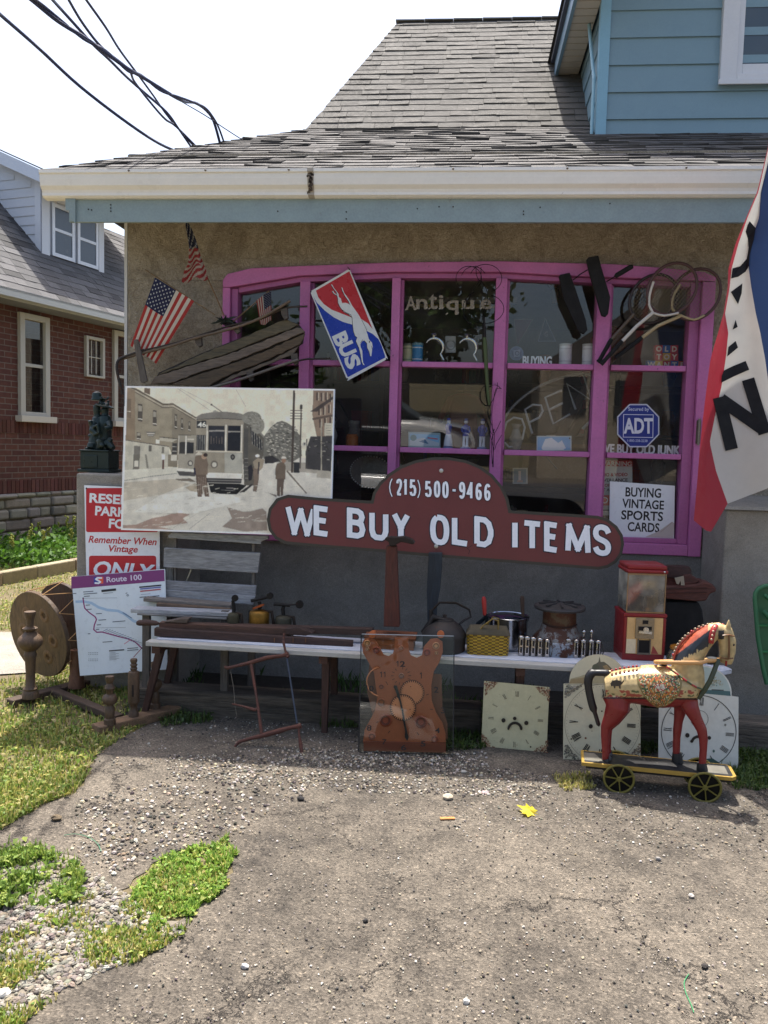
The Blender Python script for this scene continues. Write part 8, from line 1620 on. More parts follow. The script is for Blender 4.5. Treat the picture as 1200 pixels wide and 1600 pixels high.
for s2 in (-1, 1): mb.tube([hp(975, 375, s2 * .014), hp(983, 345, s2 * .018), hp(984, 310, s2 * .018)], [16 * ks, 14 * ks, 3 * ks], n=8)
for d, L_, W_ in ((-.030, [(365, 740), (370, 800), (335, 860), (305, 905), (302, 950), (303, 1020), (306, 1085)], [78, 66, 46, 28, 24, 20, 22]), (.034, [(365, 740), (385, 800), (350, 860), (318, 905), (316, 950), (316, 1020), (320, 1090)], [74, 60, 42, 28, 24, 20, 22]),
                  (.034, [(725, 740), (718, 800), (706, 870), (700, 920), (697, 960), (695, 1010), (694, 1050)], [56, 40, 28, 27, 23, 23, 22]), (-.034, [(755, 740), (775, 800), (805, 860), (835, 920), (844, 970), (843, 1030), (838, 1110)], [60, 46, 34, 30, 26, 22, 22])):
 mb.tube([hp(x, y, d * (1 if i else .5)) for i, (x, y) in enumerate(L_)], [w_ * ks for w_ in W_], n=14, flat=.85)
def hcol(co, no):
 px, py = proj(co); x = (px - 860) * 3.53; y = (py - 880) * 3.53
 if y > 748 + (x - 300) * .012: return RL
 if y > 738 + (x - 300) * .012: return (52, 26, 26)
 n_ = noise.noise(co * 60) + noise.noise(co * 25)
 if x > 665 and y < 545 and x < 955:
  lo = 535 - (x - 690) * .66; up = 500 - (x - 690) * .62
  tt = noise.noise(Vector((co.x * 160, 0, 0))) * 26
  if y < 548 - (x - 690) * .50 + tt and y > 508 - (x - 690) * .74 and x < 885: return (38, 42, 48)
  if y <= 508 - (x - 690) * .74 and x < 870: return (170, 84, 60)
 if 925 < x < 958 and 370 < y < 420: return (44, 46, 50)
 if y > 700 and n_ > .15 and y < 738: return (150, 70, 52)
 if y > 700 and n_ < -.3 and y < 738: return (84, 92, 54)
 return tuple(k_ * (.93 + .10 * n_) for k_ in IV)
HM_ = mat('horse_paint', .38, 0, .12, 14, 50, .15, .001, wear=.10, wearcol=(150, 112, 74), wscale=26)
remeshed(mb, 'body', HM_, cart, .0034, hcol, 6)
for d, x, y0, y1 in ((-.030, 308, 1075, 1118), (.034, 326, 1080, 1108), (.034, 698, 1045, 1100), (-.034, 834, 1100, 1158)):
 a_ = hp(x, y0, d); mb = MB(c=(34, 34, 36)); mb.tube([a_, Vector((a_.x + .004, a_.y, max(zD + .001, hp(x, y1, d).z))), Vector((a_.x + .008, a_.y, zD + .001))], [24 * ks, 31 * ks, 34 * ks], n=12); mb.build('hoof', M_PAINT, cart, smooth=50)
mb = MB(c=(30, 30, 33)); mb.tube(spl([hp(330, 606), hp(270, 604), hp(225, 610), hp(208, 660), (hp(225, 760)), hp(250, 840), hp(268, 900)], 4), [10 * ks] + [18 * ks] * 6 + [24 * ks] * 6 + [22 * ks] * 6 + [12 * ks] * 5 + [3 * ks], n=10); mb.build('tail', M_PAINT, cart, smooth=60)
mb = MB(c=IV); mb.tube([hp(335, 600), hp(290, 600), hp(245, 602), hp(225, 608)], [10 * ks, 9 * ks, 8 * ks, 6 * ks], n=8); mb.build('tail_cap', HM_, cart, smooth=60)
def bsec(x):
 i = max(0, min(len(body) - 2, next((j for j in range(len(body) - 1) if body[j + 1][0] >= x), len(body) - 2))); f = (x - body[i][0]) / (body[i + 1][0] - body[i][0])
 t = top[i] + (top[i + 1] - top[i]) * f; b = bot[i] + (bot[i + 1] - bot[i]) * f; return t, b
rg_ = random.Random(15); FL = [(166, 92, 40), (60, 84, 50), (74, 96, 60), (176, 140, 70), (52, 72, 46), (150, 60, 46), (190, 176, 140)]
def scl(u, v):
 half = 1 if v < .45 else (1 - ((v - .45) / .55) ** 2.2); xc = 570 + 12 * v; wd = (62 + 60 * min(1, v / .5)) * max(.06, half); x = xc + (2 * u - 1) * wd
 t, b = bsec(x); r = (b - t) / 2 * ks * 1.05 + .002; ctr = hp(x, (t + b) / 2); a_ = R(-35 + 180 * v); return ctr + Vector((0, -math.sin(a_) * r, math.cos(a_) * r))
def sc_c(u, v):
 if u < .05 or u > .95 or v > .96: return (120, 104, 60)
 if v < .42: return jit((196, 170, 118), 8, rg_) if rg_.random() > .25 else (186, 122, 60)
 d_ = ((u - .5) ** 2 * 9 + (v - .62) ** 2 * 40)
 if d_ < .12: return rg_.choice([(200, 190, 170), (160, 60, 56), (150, 140, 120)])
 if .5 < d_ < .8 and rg_.random() < .6: return (176, 110, 46)
 return rg_.choice(FL)
mb = MB(); mb.grid(scl, 40, 60, colf=sc_c); mb.build('saddle_cloth', M_PAINT, cart, smooth=80)
for x, y in ((340, 598), (362, 592), (384, 587), (408, 583), (432, 579), (456, 576), (476, 574)):
 mb = MB(c=(150, 36, 40)); mb.ball(hp(x, y - 6, -.01), 7 * ks); mb.ball(hp(x, y + 18, -.045), 7 * ks, (120, 60, 40)); mb.build('stud', M_ENAMEL, cart, smooth=80)
ml = spl([(674, 522), (690, 470), (714, 430), (740, 400), (770, 378), (808, 354), (850, 340), (900, 332), (950, 335)], 3); ml = [Vector((p_[0], p_[1])) for p_ in [(v_.x, v_.y) for v_ in [Vector((a_[0], a_[1])) for a_ in ml]]] if False else [(674, 522), (678, 503), (686, 484), (694, 464), (704, 446), (716, 430), (729, 415), (744, 400), (761, 387), (779, 374), (799, 361), (820, 350), (843, 343), (868, 336), (893, 333), (920, 332), (950, 337)]
mb = MB(c=(168, 74, 56)); mb.tube([hp(x + 5, y + 9) for x, y in ml], 8 * ks, n=8); mb.build('mane_strap', M_PAINT, cart, smooth=60)
for x, y in ml: mb = MB(c=(150, 44, 44) if (x + y) % 2 else (130, 112, 90)); mb.ball(hp(x, y + 2), 8.0 * ks, n=10); mb.build('stud', M_CHROME if False else M_ENAMEL, cart, smooth=80)
def strap(L_, w_, c, name, d=-.0, cols=None, closed=False):
 mb = MB(c=c); mb.tube([hp(*t[:2], t[2] if len(t) > 2 else d) for t in L_], w_ * ks, n=8, closed=closed, flat=.5); return mb.build(name, M_PAINT, cart, smooth=60)
strap([(915, 338, -.0), (905, 352, -.038), (895, 380, -.046), (888, 415, -.046), (884, 440, -.040)], 15, (156, 40, 40), 'crest_strap')
for x, y in ((905, 352), (898, 375), (893, 398), (889, 420)): mb = MB(c=(200, 170, 140)); mb.ball(hp(x, y, -.056), 6 * ks, n=8); mb.build('stud', M_ENAMEL, cart, smooth=80)
strap([(985, 395, -.046), (986, 440, -.050), (986, 490, -.046), (984, 525, -.040)], 9, (104, 70, 40), 'cheek_strap'); strap([(950, 398, -.040), (985, 394, -.046), (1012, 402, -.028)], 7, (104, 70, 40), 'brow_band'); strap([(940, 520, -.036), (975, 528, -.040), (1004, 524, -.022)], 7, (110, 72, 40), 'nose_band'); strap([(970, 540, -.034), (968, 566, -.024)], 5, (150, 36, 36), 'chin_strap')
mb = MB(c=(24, 20, 20)); mb.ball(hp(1010, 450, -.026), 7 * ks); mb.build('eye', M_ENAMEL, cart, smooth=80)
for cseg, pts in enumerate([[(640, 570), (660, 585)], [(660, 585), (682, 600)], [(682, 600), (705, 616)], [(705, 616), (728, 632)], [(728, 632), (752, 650)], [(752, 650), (778, 668)], [(778, 668), (806, 684)], [(806, 684), (835, 694)]]):
 strap([(pts[0][0], pts[0][1], -.062 - .001 * cseg), (pts[1][0], pts[1][1], -.062 - .001 * cseg)], 9, (150, 34, 44) if cseg % 2 == 0 else (64, 78, 54), 'chest_strap')
strap([(925, 530, -.03), (905, 590, -.055), (880, 650, -.060), (850, 700, -.06), (815, 745, -.052)], 14, (52, 60, 38), 'rein')
mb = MB(c=(196, 150, 96)); el = [(600 + 0, 545)]; ring = []
for k_ in range(28): a_ = 2 * math.pi * k_ / 28; ring.append(hp(755 + 178 * math.cos(a_), 545 - 4 * math.sin(a_) - 10 * (math.cos(a_) > .6), .068 * math.sin(a_)))
mb.tube(ring, .0065, n=8, closed=True, flat=1.4); mb.build('leather_loop', M_PAINT, cart, smooth=60)
mb = MB(c=(176, 132, 84)); mb.ball(hp(625, 545, -.02), 20 * ks, sc=(2.2, 1.2, .5)); mb.ball(hp(890, 522, -.03), 14 * ks, (190, 184, 168), sc=(2, 1, .5)); mb.build('saddle_horn', M_PAINT, cart, smooth=80)
mb = MB(c=(66, 60, 58)); mb.tube([hp(605, 572), hp(618, 556), hp(640, 568)], .008, n=8); mb.build('buckle', M_IRON, cart, smooth=60)
mb = MB(c=(60, 52, 44)); Yq = -1.508 + (365 - 172) / 858 * -.074 + hm - .0725
w_ = [z(x, y, Yq) for x, y in ((330, 665), (340, 650), (362, 644), (384, 648), (394, 656), (402, 648), (405, 640), (406, 652), (396, 666), (388, 672), (388, 692), (380, 692), (376, 678), (360, 678), (358, 690), (350, 690), (347, 676), (336, 680))]; mb.add(w_, [tuple(range(len(w_)))]); mb.build('painted_mark', M_PAINT, cart)
# GRASS, GRAVEL, STONES, LEAF LITTER
rg = random.Random(77)
LAWN = [(-120, 880), (130, 885), (122, 1060), (262, 1066), (270, 1110), (190, 1155), (150, 1182), (136, 1216), (116, 1240), (60, 1262), (0, 1300), (-120, 1320)]
PATHP = [(-120, 982), (66, 987), (80, 1010), (64, 1056), (-120, 1080)]
def blades(name, label, polys, n, hmin, hmax, cols, hole=None, dens=None, wdt=.0035, leafy=.3, zoff=0, near=1.0):
 vs = []; fs = []; cc = []; xs_ = [p_[0] for q in polys for p_ in q]; ys_ = [p_[1] for q in polys for p_ in q]; x0, x1, y0, y1 = min(xs_), max(xs_), min(ys_), max(ys_); k = 0; tries = 0
 while k < n and tries < n * 30:
  tries += 1; x = rg.uniform(x0, x1); y = rg.uniform(y0, y1)
  if not any(inpoly(x, y, q) for q in polys): continue
  if hole and inpoly(x, y, hole): continue
  g0 = G(x, y)
  if dens and rg.random() > dens(x, y, g0): continue
  k += 1; h = rg.uniform(hmin, hmax) * (.6 + .8 * rg.random()); a_ = rg.uniform(0, 6.28); ln = rg.uniform(.1, .7) * h; w_ = wdt * rg.uniform(.6, 1.5); c = jit(cols[rg.randrange(len(cols))], 12, rg)
  dx, dy = math.cos(a_), math.sin(a_); b = len(vs); zz_ = .003 + zoff
  if rg.random() < leafy:      # small broad leaf on a short stem
   w_ *= 2.6; h *= .55; vs += [(g0.x, g0.y, zz_ + h * .3), (g0.x + dx * ln * .6 - dy * w_, g0.y + dy * ln * .6 + dx * w_, zz_ + h), (g0.x + dx * ln * 1.4, g0.y + dy * ln * 1.4, zz_ + h * .9), (g0.x + dx * ln * .6 + dy * w_, g0.y + dy * ln * .6 - dx * w_, zz_ + h)]
   fs.append((b, b + 1, b + 2, b + 3)); cc.append(c)
  else:
   vs += [(g0.x - dy * w_, g0.y + dx * w_, zz_ - .003), (g0.x + dy * w_, g0.y - dx * w_, zz_ - .003), (g0.x + dx * ln * .4 + dy * w_ * .7, g0.y + dy * ln * .4 - dx * w_ * .7, zz_ + h * .6), (g0.x + dx * ln * .4 - dy * w_ * .7, g0.y + dy * ln * .4 + dx * w_ * .7, zz_ + h * .6), (g0.x + dx * ln, g0.y + dy * ln, zz_ + h)]
   fs += [(b, b + 1, b + 2, b + 3), (b + 3, b + 2, b + 4)]; cc += [c, c]
 mb = MB(); mb.add(vs, fs, None, cols=cc); ob = mb.build(name, mat('leaf', .5, 0, .12, 20, 60, 0, sss=.35), kind='stuff'); ob['label'] = label; ob['category'] = 'grass'; return ob
GR = [(108, 136, 52), (124, 150, 60), (92, 118, 46), (146, 160, 76)]; YG = [(168, 162, 84), (186, 174, 104), (146, 148, 72), (192, 180, 126)]
def dl(x, y, g0): return min(1, .35 + .9 * (noise.noise(Vector((g0.x * 1.7, g0.y * 1.7, 3))) + .35))
blades('grass', 'lawn grass with clover and bare dry spots on the left', [LAWN], 26000, .014, .04, GR + YG + [(150, 158, 84), (138, 150, 72)], PATHP, dl, .0032, .35)
PA = [(196, 1416), (222, 1392), (240, 1352), (266, 1346), (290, 1328), (330, 1322), (356, 1310), (362, 1340), (352, 1372), (360, 1384), (322, 1412), (312, 1404), (290, 1440), (262, 1436), (244, 1462), (226, 1436), (204, 1444)]
blades('grass', 'bright green tuft of grass at the broken asphalt edge', [[(x + rg.uniform(-9, 9), y + rg.uniform(-7, 7)) for x, y in PA]], 4600, .010, .030, [(124, 158, 60), (146, 174, 76), (104, 138, 52), (168, 174, 92)], None, lambda x, y, g: min(1, max(.03, .5 + noise.noise(g * 9) * 1.3 + noise.noise(g * 30) * 1.2)), .0032, .45)
PB = [(-20, 1322), (60, 1318), (118, 1345), (132, 1385), (118, 1412), (60, 1428), (-20, 1420)]
blades('grass', 'low grass patch at the left picture edge beside the gravel', [PB], 3000, .015, .04, GR, None, lambda x, y, g: min(1, max(.02, .3 + noise.noise(g * 7) * 1.6 + noise.noise(g * 26))), .003, .4)
PC = [(110, 1405), (180, 1400), (262, 1448), (300, 1440), (285, 1465), (200, 1515), (120, 1545), (50, 1590), (0, 1640), (-30, 1600), (60, 1560), (120, 1500), (150, 1450)]
blades('grass', 'thin yellowish grass growing through the gravel', [PC, [(0, 1470), (60, 1440), (130, 1420), (140, 1470), (60, 1530), (0, 1560)], PA], 5600, .010, .028, YG + GR, None, lambda x, y, g: min(1, max(0, noise.noise(g * 6) * 2 + .35)), .003, .25)
PD = [(262, 1062), (560, 1066), (700, 1090), (860, 1100), (860, 1120), (700, 1116), (560, 1100), (262, 1116)]; PE = [(1150, 1150), (1240, 1150), (1240, 1240), (1150, 1235), (1120, 1215)]; PF = [(640, 1145), (760, 1150), (760, 1172), (700, 1176)]; PG_ = [(862, 1214), (920, 1210), (930, 1235), (880, 1238)]; PH = [(120, 1040), (262, 1040), (262, 1066), (120, 1066)]
blades('grass', 'dark weeds growing along the timber edging and by the clocks', [PE, PF, PH, [(250, 1118), (330, 1112), (330, 1130), (250, 1138)], [(500, 1118), (560, 1118), (560, 1140), (500, 1138)], [(740, 1100), (756, 1100), (756, 1165), (740, 1160)], [(1000, 1150), (1030, 1150), (1030, 1180), (1000, 1180)]], 5200, .02, .055, [(70, 92, 40), (84, 104, 44), (60, 80, 36)], None, None, .003, .4)
blades('grass', 'dry yellow grass at the edge of the eave shadow before the horse', [PG_], 420, .012, .03, YG, None, None, .003, .1)
mb = MB()
vs = []; fs = []; cc = []
for _ in range(2600):
 x = rg.uniform(-1.75, 1.45); y = rg.uniform(-.66, -.04)
 if noise.noise(Vector((x * 2.2, y * 2, 1))) < -.05: continue
 h = rg.uniform(.02, .09); a_ = rg.uniform(0, 6.28); w_ = .005; dx, dy = math.cos(a_) * h * .5, math.sin(a_) * h * .5; b = len(vs); vs += [(x, y, 0), (x + dx * .5 - w_, y + dy * .5, h * .6), (x + dx, y + dy, h), (x + dx * .5 + w_, y + dy * .5, h * .55)]; fs.append((b, b + 1, b + 2, b + 3)); cc.append(jit((70, 96, 44), 18, rg))
mb.add(vs, fs, None, cols=cc); ob = mb.build('weeds', mat('leaf'), kind='stuff'); ob['label'] = 'low green weeds under the bench along the wall foot'; ob['category'] = 'weeds'
def bush(name, label, cat, ctr, rx, ry, h, n, cols, lw=.03, kind=None, spikes=0, group=None):
 vs = []; fs = []; cc = []
 for _ in range(n):
  a_ = rg.uniform(0, 6.28); r_ = rg.random() ** .5; zz_ = h * rg.random() ** .6 * (1 - .5 * r_ ** 3) * (.75 + .5 * noise.noise(Vector((math.cos(a_) * r_ * 3, math.sin(a_) * r_ * 3, h)))); c0 = Vector((ctr[0] + math.cos(a_) * rx * r_, ctr[1] + math.sin(a_) * ry * r_, ctr[2] + zz_))
  d = Vector((rg.gauss(0, 1), rg.gauss(0, 1), rg.gauss(.3, .6))).normalized(); s_ = d.orthogonal().normalized(); L_ = lw * rg.uniform(.6, 1.4); b = len(vs)
  vs += [c0, c0 + d * L_ * .5 + s_ * L_ * .28, c0 + d * L_, c0 + d * L_ * .5 - s_ * L_ * .28]; fs.append((b, b + 1, b + 2, b + 3)); cc.append(jit(cols[rg.randrange(len(cols))], 14, rg))
 mb = MB(); mb.add(vs, fs, None, cols=cc)
 for _ in range(spikes):
  a_ = rg.uniform(0, 6.28); r_ = rg.random() ** .5; q = Vector((ctr[0] + math.cos(a_) * rx * r_, ctr[1] + math.sin(a_) * ry * r_, ctr[2])); hh = h * rg.uniform(.9, 1.3); mb.tube([q, q + Vector((rg.gauss(0, .03), rg.gauss(0, .03), hh))], [.004, .003], (110, 140, 60), 4)
  for k in range(14): zz_ = hh * (.75 + .3 * k / 14); mb.ball(q + Vector((rg.gauss(0, .012), rg.gauss(0, .012), zz_)), .012, (160, 166, 80), 5)
 ob = mb.build(name, mat('leaf')); tag(ob, label, cat, group, kind); return ob
wl = lambda u, n: HM @ Vector((u, -n, 0))
q = wl(1.3, 1.25)
for i, (u, n_, lb) in enumerate(((-.6, .9, 'leafy green plant with seed spikes against the stone base, at the far left edge'), (.35, .95, 'tall leafy green plant with seed spikes left of the grey pier'), (1.25, 1.0, 'leafy green plant with pale spikes right behind the grey pier'))):
 q = wl(u, n_); bush('leafy_plant', lb, 'plant', (q.x, q.y, 0), .62, .5, .40, 1700, [(84, 122, 44), (104, 144, 52), (70, 106, 40)], .07, None, 9, 'green plants by the brick house')
q0, q1 = wl(-2.2, 1.75), wl(2.2, 1.75)
mb = MB(); d = (q1 - q0).normalized(); t = 0; L_ = (q1 - q0).length
while t < L_: ln = rg.uniform(.3, .6); mb.bar(q0 + d * t + Vector((0, 0, .06)), q0 + d * (t + ln - .01) + Vector((0, 0, .06)), .11, .15, jit((140, 128, 108), 14, rg)); t += ln
tag(mb.build('stone_edging', M_STONE, bevel=.012), 'low stone edging in front of the planting bed by the brick house', 'edging')
def tree(name, label, loc, H, R_, n, cols, group=None, lw=.22):
 o = thing(name, label, 'tree', loc, group); x, y, _ = loc
 mb = MB(c=(84, 70, 56)); mb.tube([(x, y, 0), (x + .05, y, H * .2), (x - .05, y + .05, H * .42), (x, y, H * .62)], [.2 * H / 8, .15 * H / 8, .12 * H / 8, .05], n=10)
 for _ in range(7): a_ = rg.uniform(0, 6.28); z0 = H * rg.uniform(.3, .5); mb.tube([(x, y, z0), (x + math.cos(a_) * R_ * .4, y + math.sin(a_) * R_ * .4, z0 + H * .15), (x + math.cos(a_) * R_ * .75, y + math.sin(a_) * R_ * .75, z0 + H * .25)], [.09 * H / 8, .05 * H / 8, .02], n=6)
 mb.build('trunk', M_TIMBER, o, smooth=60)
 cl = [Vector((x + rg.gauss(0, R_ * .42), y + rg.gauss(0, R_ * .42), H * rg.uniform(.38, .95))) for _ in range(26)]; vs = []; fs = []; cc = []
 for _ in range(n):
  c0 = cl[rg.randrange(26)] + Vector((rg.gauss(0, R_ * .2), rg.gauss(0, R_ * .2), rg.gauss(0, H * .05))); d_ = Vector((rg.gauss(0, 1), rg.gauss(0, 1), rg.gauss(0, .7))).normalized(); s_ = d_.orthogonal().normalized(); L_ = lw * rg.uniform(.6, 1.3); b = len(vs)
  vs += [c0, c0 + d_ * L_ * .5 + s_ * L_ * .32, c0 + d_ * L_, c0 + d_ * L_ * .5 - s_ * L_ * .32]; fs.append((b, b + 1, b + 2, b + 3)); cc.append(jit(cols[rg.randrange(len(cols))], 14, rg))
 mb = MB(); mb.add(vs, fs, None, cols=cc); mb.build('crown', mat('leaf'), o); return o
tree('tree', 'light green tree showing between the two houses', (-7.2, 16.5, 0), 7.1, 1.7, 5000, [(120, 150, 52), (140, 168, 60), (100, 132, 46)])
for i, (x, y, H, R_, lb) in enumerate(((-10, -31, 7, 2.6, 'broad tree across the street, mirrored in the leftmost pane'), (-2.5, -29, 11, 3.8, 'broad tree across the street, mirrored in the middle panes'), (12.5, -30, 8, 3, 'broad tree across the street beside the pale house'))):
 tree('street_tree', lb, (x, y, 0), H, R_, 5200, [(60, 84, 36), (74, 98, 42), (50, 72, 32)], 'trees across the street', .42)
o = thing('opposite_house', 'pale house across the street, seen only as a faint mirror image in the right panes', 'house', (3.6, -29, 0)); mb = MB(c=(150, 142, 128)); mb.box(3, 10, -32, -28, 0, 4.6); mb.build('wall', M_STUC, o); mb = MB(c=(84, 80, 78)); mb.prism([(0, 4.6), (7.5, 4.6), (3.75, 7.2)], 0, 5, M=Tm(2.7, -32.5, 0)); mb.build('roof', M_SHING, o)
for x in (3.9, 5.9, 7.9): mb = MB(c=(60, 64, 68)); mb.box(x, x + .9, -28.0, -27.95, 1.3, 2.8); mb.build('window', M_ENAMEL, o)
mb = MB(c=(70, 70, 72)); mb.add([(-60, -16, .018), (60, -16, .018), (60, -24, .018), (-60, -24, .018)], [(0, 1, 2, 3)]); struct(mb, 'road', M_STONE, 'asphalt road running past in front of the driveway')
# gravel and pebbles
def pebble_verts(s_, rnd):
 r_ = []
 for i in range(3):
  for k in range(6): a_ = 2 * math.pi * (k + .5 * i) / 6; rr_ = (.75, 1, .6)[i] * rnd.uniform(.8, 1.2); r_.append(Vector((math.cos(a_) * rr_ * s_, math.sin(a_) * rr_ * s_ * .8, (-.25, .25, .62)[i] * s_)))
 r_.append(Vector((0, 0, .7 * s_))); return r_
PF_ = [(i * 6 + k, i * 6 + (k + 1) % 6, (i + 1) * 6 + (k + 1) % 6, (i + 1) * 6 + k) for i in range(2) for k in range(6)] + [(12 + k, 12 + (k + 1) % 6, 18) for k in range(6)]
def pebbles(name, label, spec, cols):
 mb = MB(); vs = []; fs = []; cc = []
 for poly, n, smin, smax, zoff in spec:
  xs_ = [p_[0] for p_ in poly]; ys_ = [p_[1] for p_ in poly]; k = 0
  while k < n:
   x = rg.uniform(min(xs_), max(xs_)); y = rg.uniform(min(ys_), max(ys_))
   if not inpoly(x, y, poly): continue
   k += 1; g0 = G(x, y); s_ = smin + (smax - smin) * rg.random() ** 2.5; M = Rm(rg.uniform(0, 360), 'Z') @ Rm(rg.uniform(-25, 25), 'X'); b = len(vs); c = jit(cols[rg.randrange(len(cols))], 16, rg)
   vs += [(M @ v) + Vector((g0.x, g0.y, zoff + s_ * .2)) for v in pebble_verts(s_, rg)]; fs += [tuple(i + b for i in f) for f in PF_]; cc += [c] * len(PF_)
 mb.add(vs, fs, None, cols=cc); ob = mb.build(name, M_STONE, kind='stuff'); ob['label'] = label; ob['category'] = 'gravel'; return ob
GC = [(128, 122, 112), (140, 134, 124), (152, 147, 137), (112, 106, 98), (96, 90, 82), (132, 122, 106)]
BED = [(-40, 1410), (60, 1405), (130, 1360), (190, 1396), (262, 1450), (285, 1460), (200, 1505), (120, 1540), (60, 1570), (0, 1625), (-40, 1640)]
mb = MB(c=(118, 110, 98)); pg = [G(*p_) for p_ in [(-80, 1320), (60, 1330), (118, 1338), (135, 1372), (190, 1392), (262, 1440), (300, 1440), (200, 1495), (60, 1563), (0, 1620), (-80, 1650)]]; mb.add([(v.x, v.y, .0025) for v in pg], [tuple(range(len(pg)))]); struct(mb, 'gravel_bed', M_STONE, 'ground of pale gravel at the lower left')
pebbles('gravel', 'pale gravel stones lying in the bare corner at the lower left', [(BED, 2600, .005, .015, .003), ([(-40, 1325), (120, 1340), (190, 1396), (130, 1400), (-40, 1425)], 500, .004, .012, .003)], GC)
pebbles('gravel', 'loose pebbles and crushed stone scattered over the asphalt and along the shadow edge', [([(120, 1250), (330, 1200), (430, 1190), (480, 1240), (360, 1310), (250, 1340), (180, 1370), (110, 1330)], 1300, .003, .0105, .005), ([(260, 1180), (700, 1185), (860, 1215), (860, 1250), (560, 1240), (260, 1220)], 2400, .003, .0085, .005), ([(330, 1120), (560, 1140), (560, 1190), (330, 1190)], 500, .0025, .007, .005), ([(440, 1170), (760, 1175), (760, 1200), (440, 1195)], 1100, .003, .008, .005), ([(0, 1240), (1200, 1230), (1200, 1640), (60, 1640), (300, 1450), (360, 1380), (300, 1300)], 2200, .002, .0055, .006), ([(700, 1190), (1200, 1250), (1200, 1340), (700, 1300)], 800, .0025, .007, .005), ([(150, 1130), (440, 1110), (440, 1190), (150, 1200)], 260, .003, .008, .005)], [(120, 114, 106), (140, 133, 124), (168, 162, 152), (96, 90, 84), (74, 70, 66), (60, 56, 53), (150, 134, 112), (186, 180, 172), (178, 166, 144)])
mb = MB()
for x, y, s_, c, lb in ((88, 1283, .022, (96, 84, 66), 'brown flat stone near the lawn corner'), (470, 1252, .017, (44, 42, 42), 'black lump of asphalt lying above the centre of the driveway'), (303, 1391, .016, (40, 38, 38), 'black stone in the bright grass tuft'), (571, 1443, .010, (40, 38, 38), 'small black stone right of the bright grass tuft'), (700, 1250, .024, (196, 182, 160), 'largest pale crumbled stone in the sunlight before the skeleton clock'), (724, 1209, .013, (176, 172, 164), 'pale stone on the shadow line below the skeleton clock'), (1080, 1404, .012, (176, 170, 164), 'pale pinkish stone at the right of the driveway'), (1028, 1346, .012, (140, 136, 132), 'grey stone below and left of the horse cart wheels'), (382, 1515, .013, (190, 186, 182), 'white stone in the lower left part of the driveway'), (728, 1570, .011, (200, 196, 188), 'white pebble near the bottom of the picture'), (6, 1560, .022, (220, 214, 204), 'bright white stone at the lower left picture edge'), (1101, 1515, .012, (50, 46, 44), 'dark stone at the lower right of the driveway')):
 g0 = G(x, y); mb = MB(c=c); v = [(Rm(rg.uniform(0, 360), 'Z') @ q) for q in []]; pv = pebble_verts(s_, rg); mb.add([p_ + Vector((g0.x, g0.y, .006 + s_ * .2)) for p_ in pv], PF_, c)
 tag(mb.build('stone', M_STONE, smooth=50), lb, 'stone', 'single stones on the driveway')
g0 = G(826, 1271); o_ = [(0, -1.3), (.08, -.4), (.55, -.6), (.5, -.35), (1.1, -.1), (.8, .05), (1.0, .45), (.6, .35), (.45, .55), (.25, .35), (.15, 1.0), (0, .85), (-.15, 1.0), (-.25, .35), (-.5, .6), (-.6, .3), (-1.05, .4), (-.8, .05), (-1.1, -.15), (-.5, -.35), (-.5, -.6), (-.08, -.4)]
mb = MB(c=(206, 190, 52)); M = Matrix.Translation(g0 + Vector((0, 0, .012))) @ Rm(74, 'Z') @ Rm(16, 'X'); n = len(o_); s_ = .055; mb.add([(0, 0, .006)] + [(x * s_, y * s_, .004 * math.sin(x * 5 + y * 3)) for x, y in o_], [(0, i + 1, (i + 1) % n + 1) for i in range(n)], M=M); tag(mb.build('maple_leaf', mat('leaf')), 'fallen yellow maple leaf lying on the sunny driveway', 'leaf')
g0 = G(699, 1282); mb = MB(M=Matrix.Translation(g0) @ Rm(12, 'Z'), c=(176, 122, 70)); mb.box(-.03, .03, -.009, .009, .005, .012); tag(mb.build('wood_chip', M_WOOD, bevel=.002), 'small orange brown wood chip on the driveway left of the yellow leaf', 'wood chip')
mb = MB(c=(70, 150, 100)); mb.tube(spl([G(x, y, .008) for x, y in ((1076, 1522), (1069, 1535), (1072, 1552), (1080, 1570), (1084, 1582))], 4), .0014, n=5); tag(mb.build('string', M_CLOTH), 'short green string lying on the driveway at the lower right', 'string')
mb = MB(c=(84, 140, 110)); mb.tube(spl([G(x, y, .01) for x, y in ((100, 1305), (118, 1303), (138, 1308), (152, 1318), (158, 1330))], 4), .0014, n=5); tag(mb.build('string', M_CLOTH), 'curved green string lying beside the gravel at the lower left', 'string')
g0 = G(757, 1241); mb = MB(M=Matrix.Translation(g0) @ Rm(30, 'Z'), c=(206, 186, 186)); mb.grid(lambda u, v: ((u - .5) * .03, (v - .5) * .022, .008 + .006 * math.sin(u * 7 + v * 5)), 6, 6); tag(mb.build('paper_scrap', M_CLOTH, smooth=60), 'pinkish white paper scrap on the driveway right of the pale crumbled stone', 'paper')
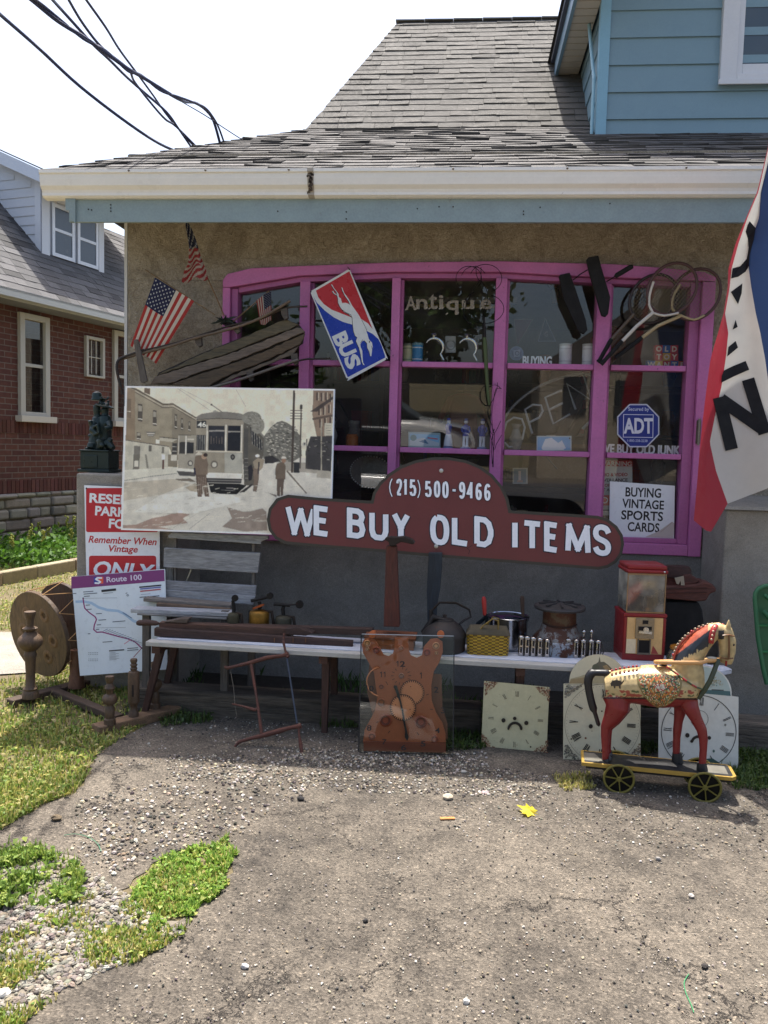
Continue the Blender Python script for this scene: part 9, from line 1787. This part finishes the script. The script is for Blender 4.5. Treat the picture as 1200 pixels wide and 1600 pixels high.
# PARKED CAR ACROSS THE DRIVEWAY MOUTH (mirrored in the window)
CMt = frame((.30, -13.2, 0), (-1, 0, 0), (0, 0, 1)); car = thing('parked_car', 'white car parked at the street, mirrored in the middle pane', 'car', CMt)
MCAR = mat('car_paint', .2, 0, .02, 2, 30, 0, coat=1, rvar=.03)
def cs(u, v):      # lengthwise u, over the body v
 side = [(.0, .42), (.05, .62), (.3, .74), (.9, .86), (1.35, .92), (3.6, .98), (4.25, .92), (4.4, .6), (4.4, .42)]
 x = 4.4 * u; top = next(a[1] + (b[1] - a[1]) * (x - a[0]) / max(1e-6, b[0] - a[0]) for a, b in zip(side[:-1], side[1:]) if a[0] <= x <= b[0] + 1e-6); a_ = math.pi * v; w_ = .88 * (1 - .25 * max(0, 1 - x / .6) ** 2); e = .35
 sx = lambda t: math.copysign(abs(t) ** e, t); return (x, .9 - w_ * sx(math.cos(a_)), .22 + (top - .22) * abs(math.sin(a_)) ** e)
mb = MB(CMt, c=(206, 206, 204)); mb.grid(cs, 50, 24); mb.box(.02, 4.38, .1, 1.7, .2, .42); mb.build('body', MCAR, car, smooth=50)
mb = MB(CMt, c=(30, 34, 38)); mb.prism([(1.25, .88), (2.0, 1.38), (3.2, 1.42), (4.0, .95)], .14, 1.66); mb.build('windows', mat('shiny'), car, bevel=.05)
mb = MB(CMt, c=(206, 206, 204)); mb.prism([(1.95, 1.37), (3.25, 1.41), (3.2, 1.45), (2.05, 1.43)], .18, 1.62); mb.build('roof', MCAR, car, bevel=.03)
for x in (.85, 3.55):
 for y in (.0, 1.62):
  mb = MB(CMt @ Tm(x, y, .32) @ Rm(-90, 'X'), c=(24, 24, 25)); mb.lathe([(.2, 0), (.32, .01), (.32, .19), (.2, .2)], n=24); wh = mb.build('wheel', M_VINYL, car, smooth=40); mb = MB(CMt @ Tm(x, y, .32) @ Rm(-90, 'X'), c=(160, 162, 166)); mb.lathe([(0, .02), (.19, .0), (.2, .1), (.19, .2), (0, .18)], n=10); mb.build('rim', M_METAL, wh)
mb = MB(CMt, c=(60, 64, 70)); mb.prism([(.10, .60), (.55, .72), (.62, .78), (.2, .70)], .0, .12); mb.build('headlight', mat('shiny'), car, bevel=.01)
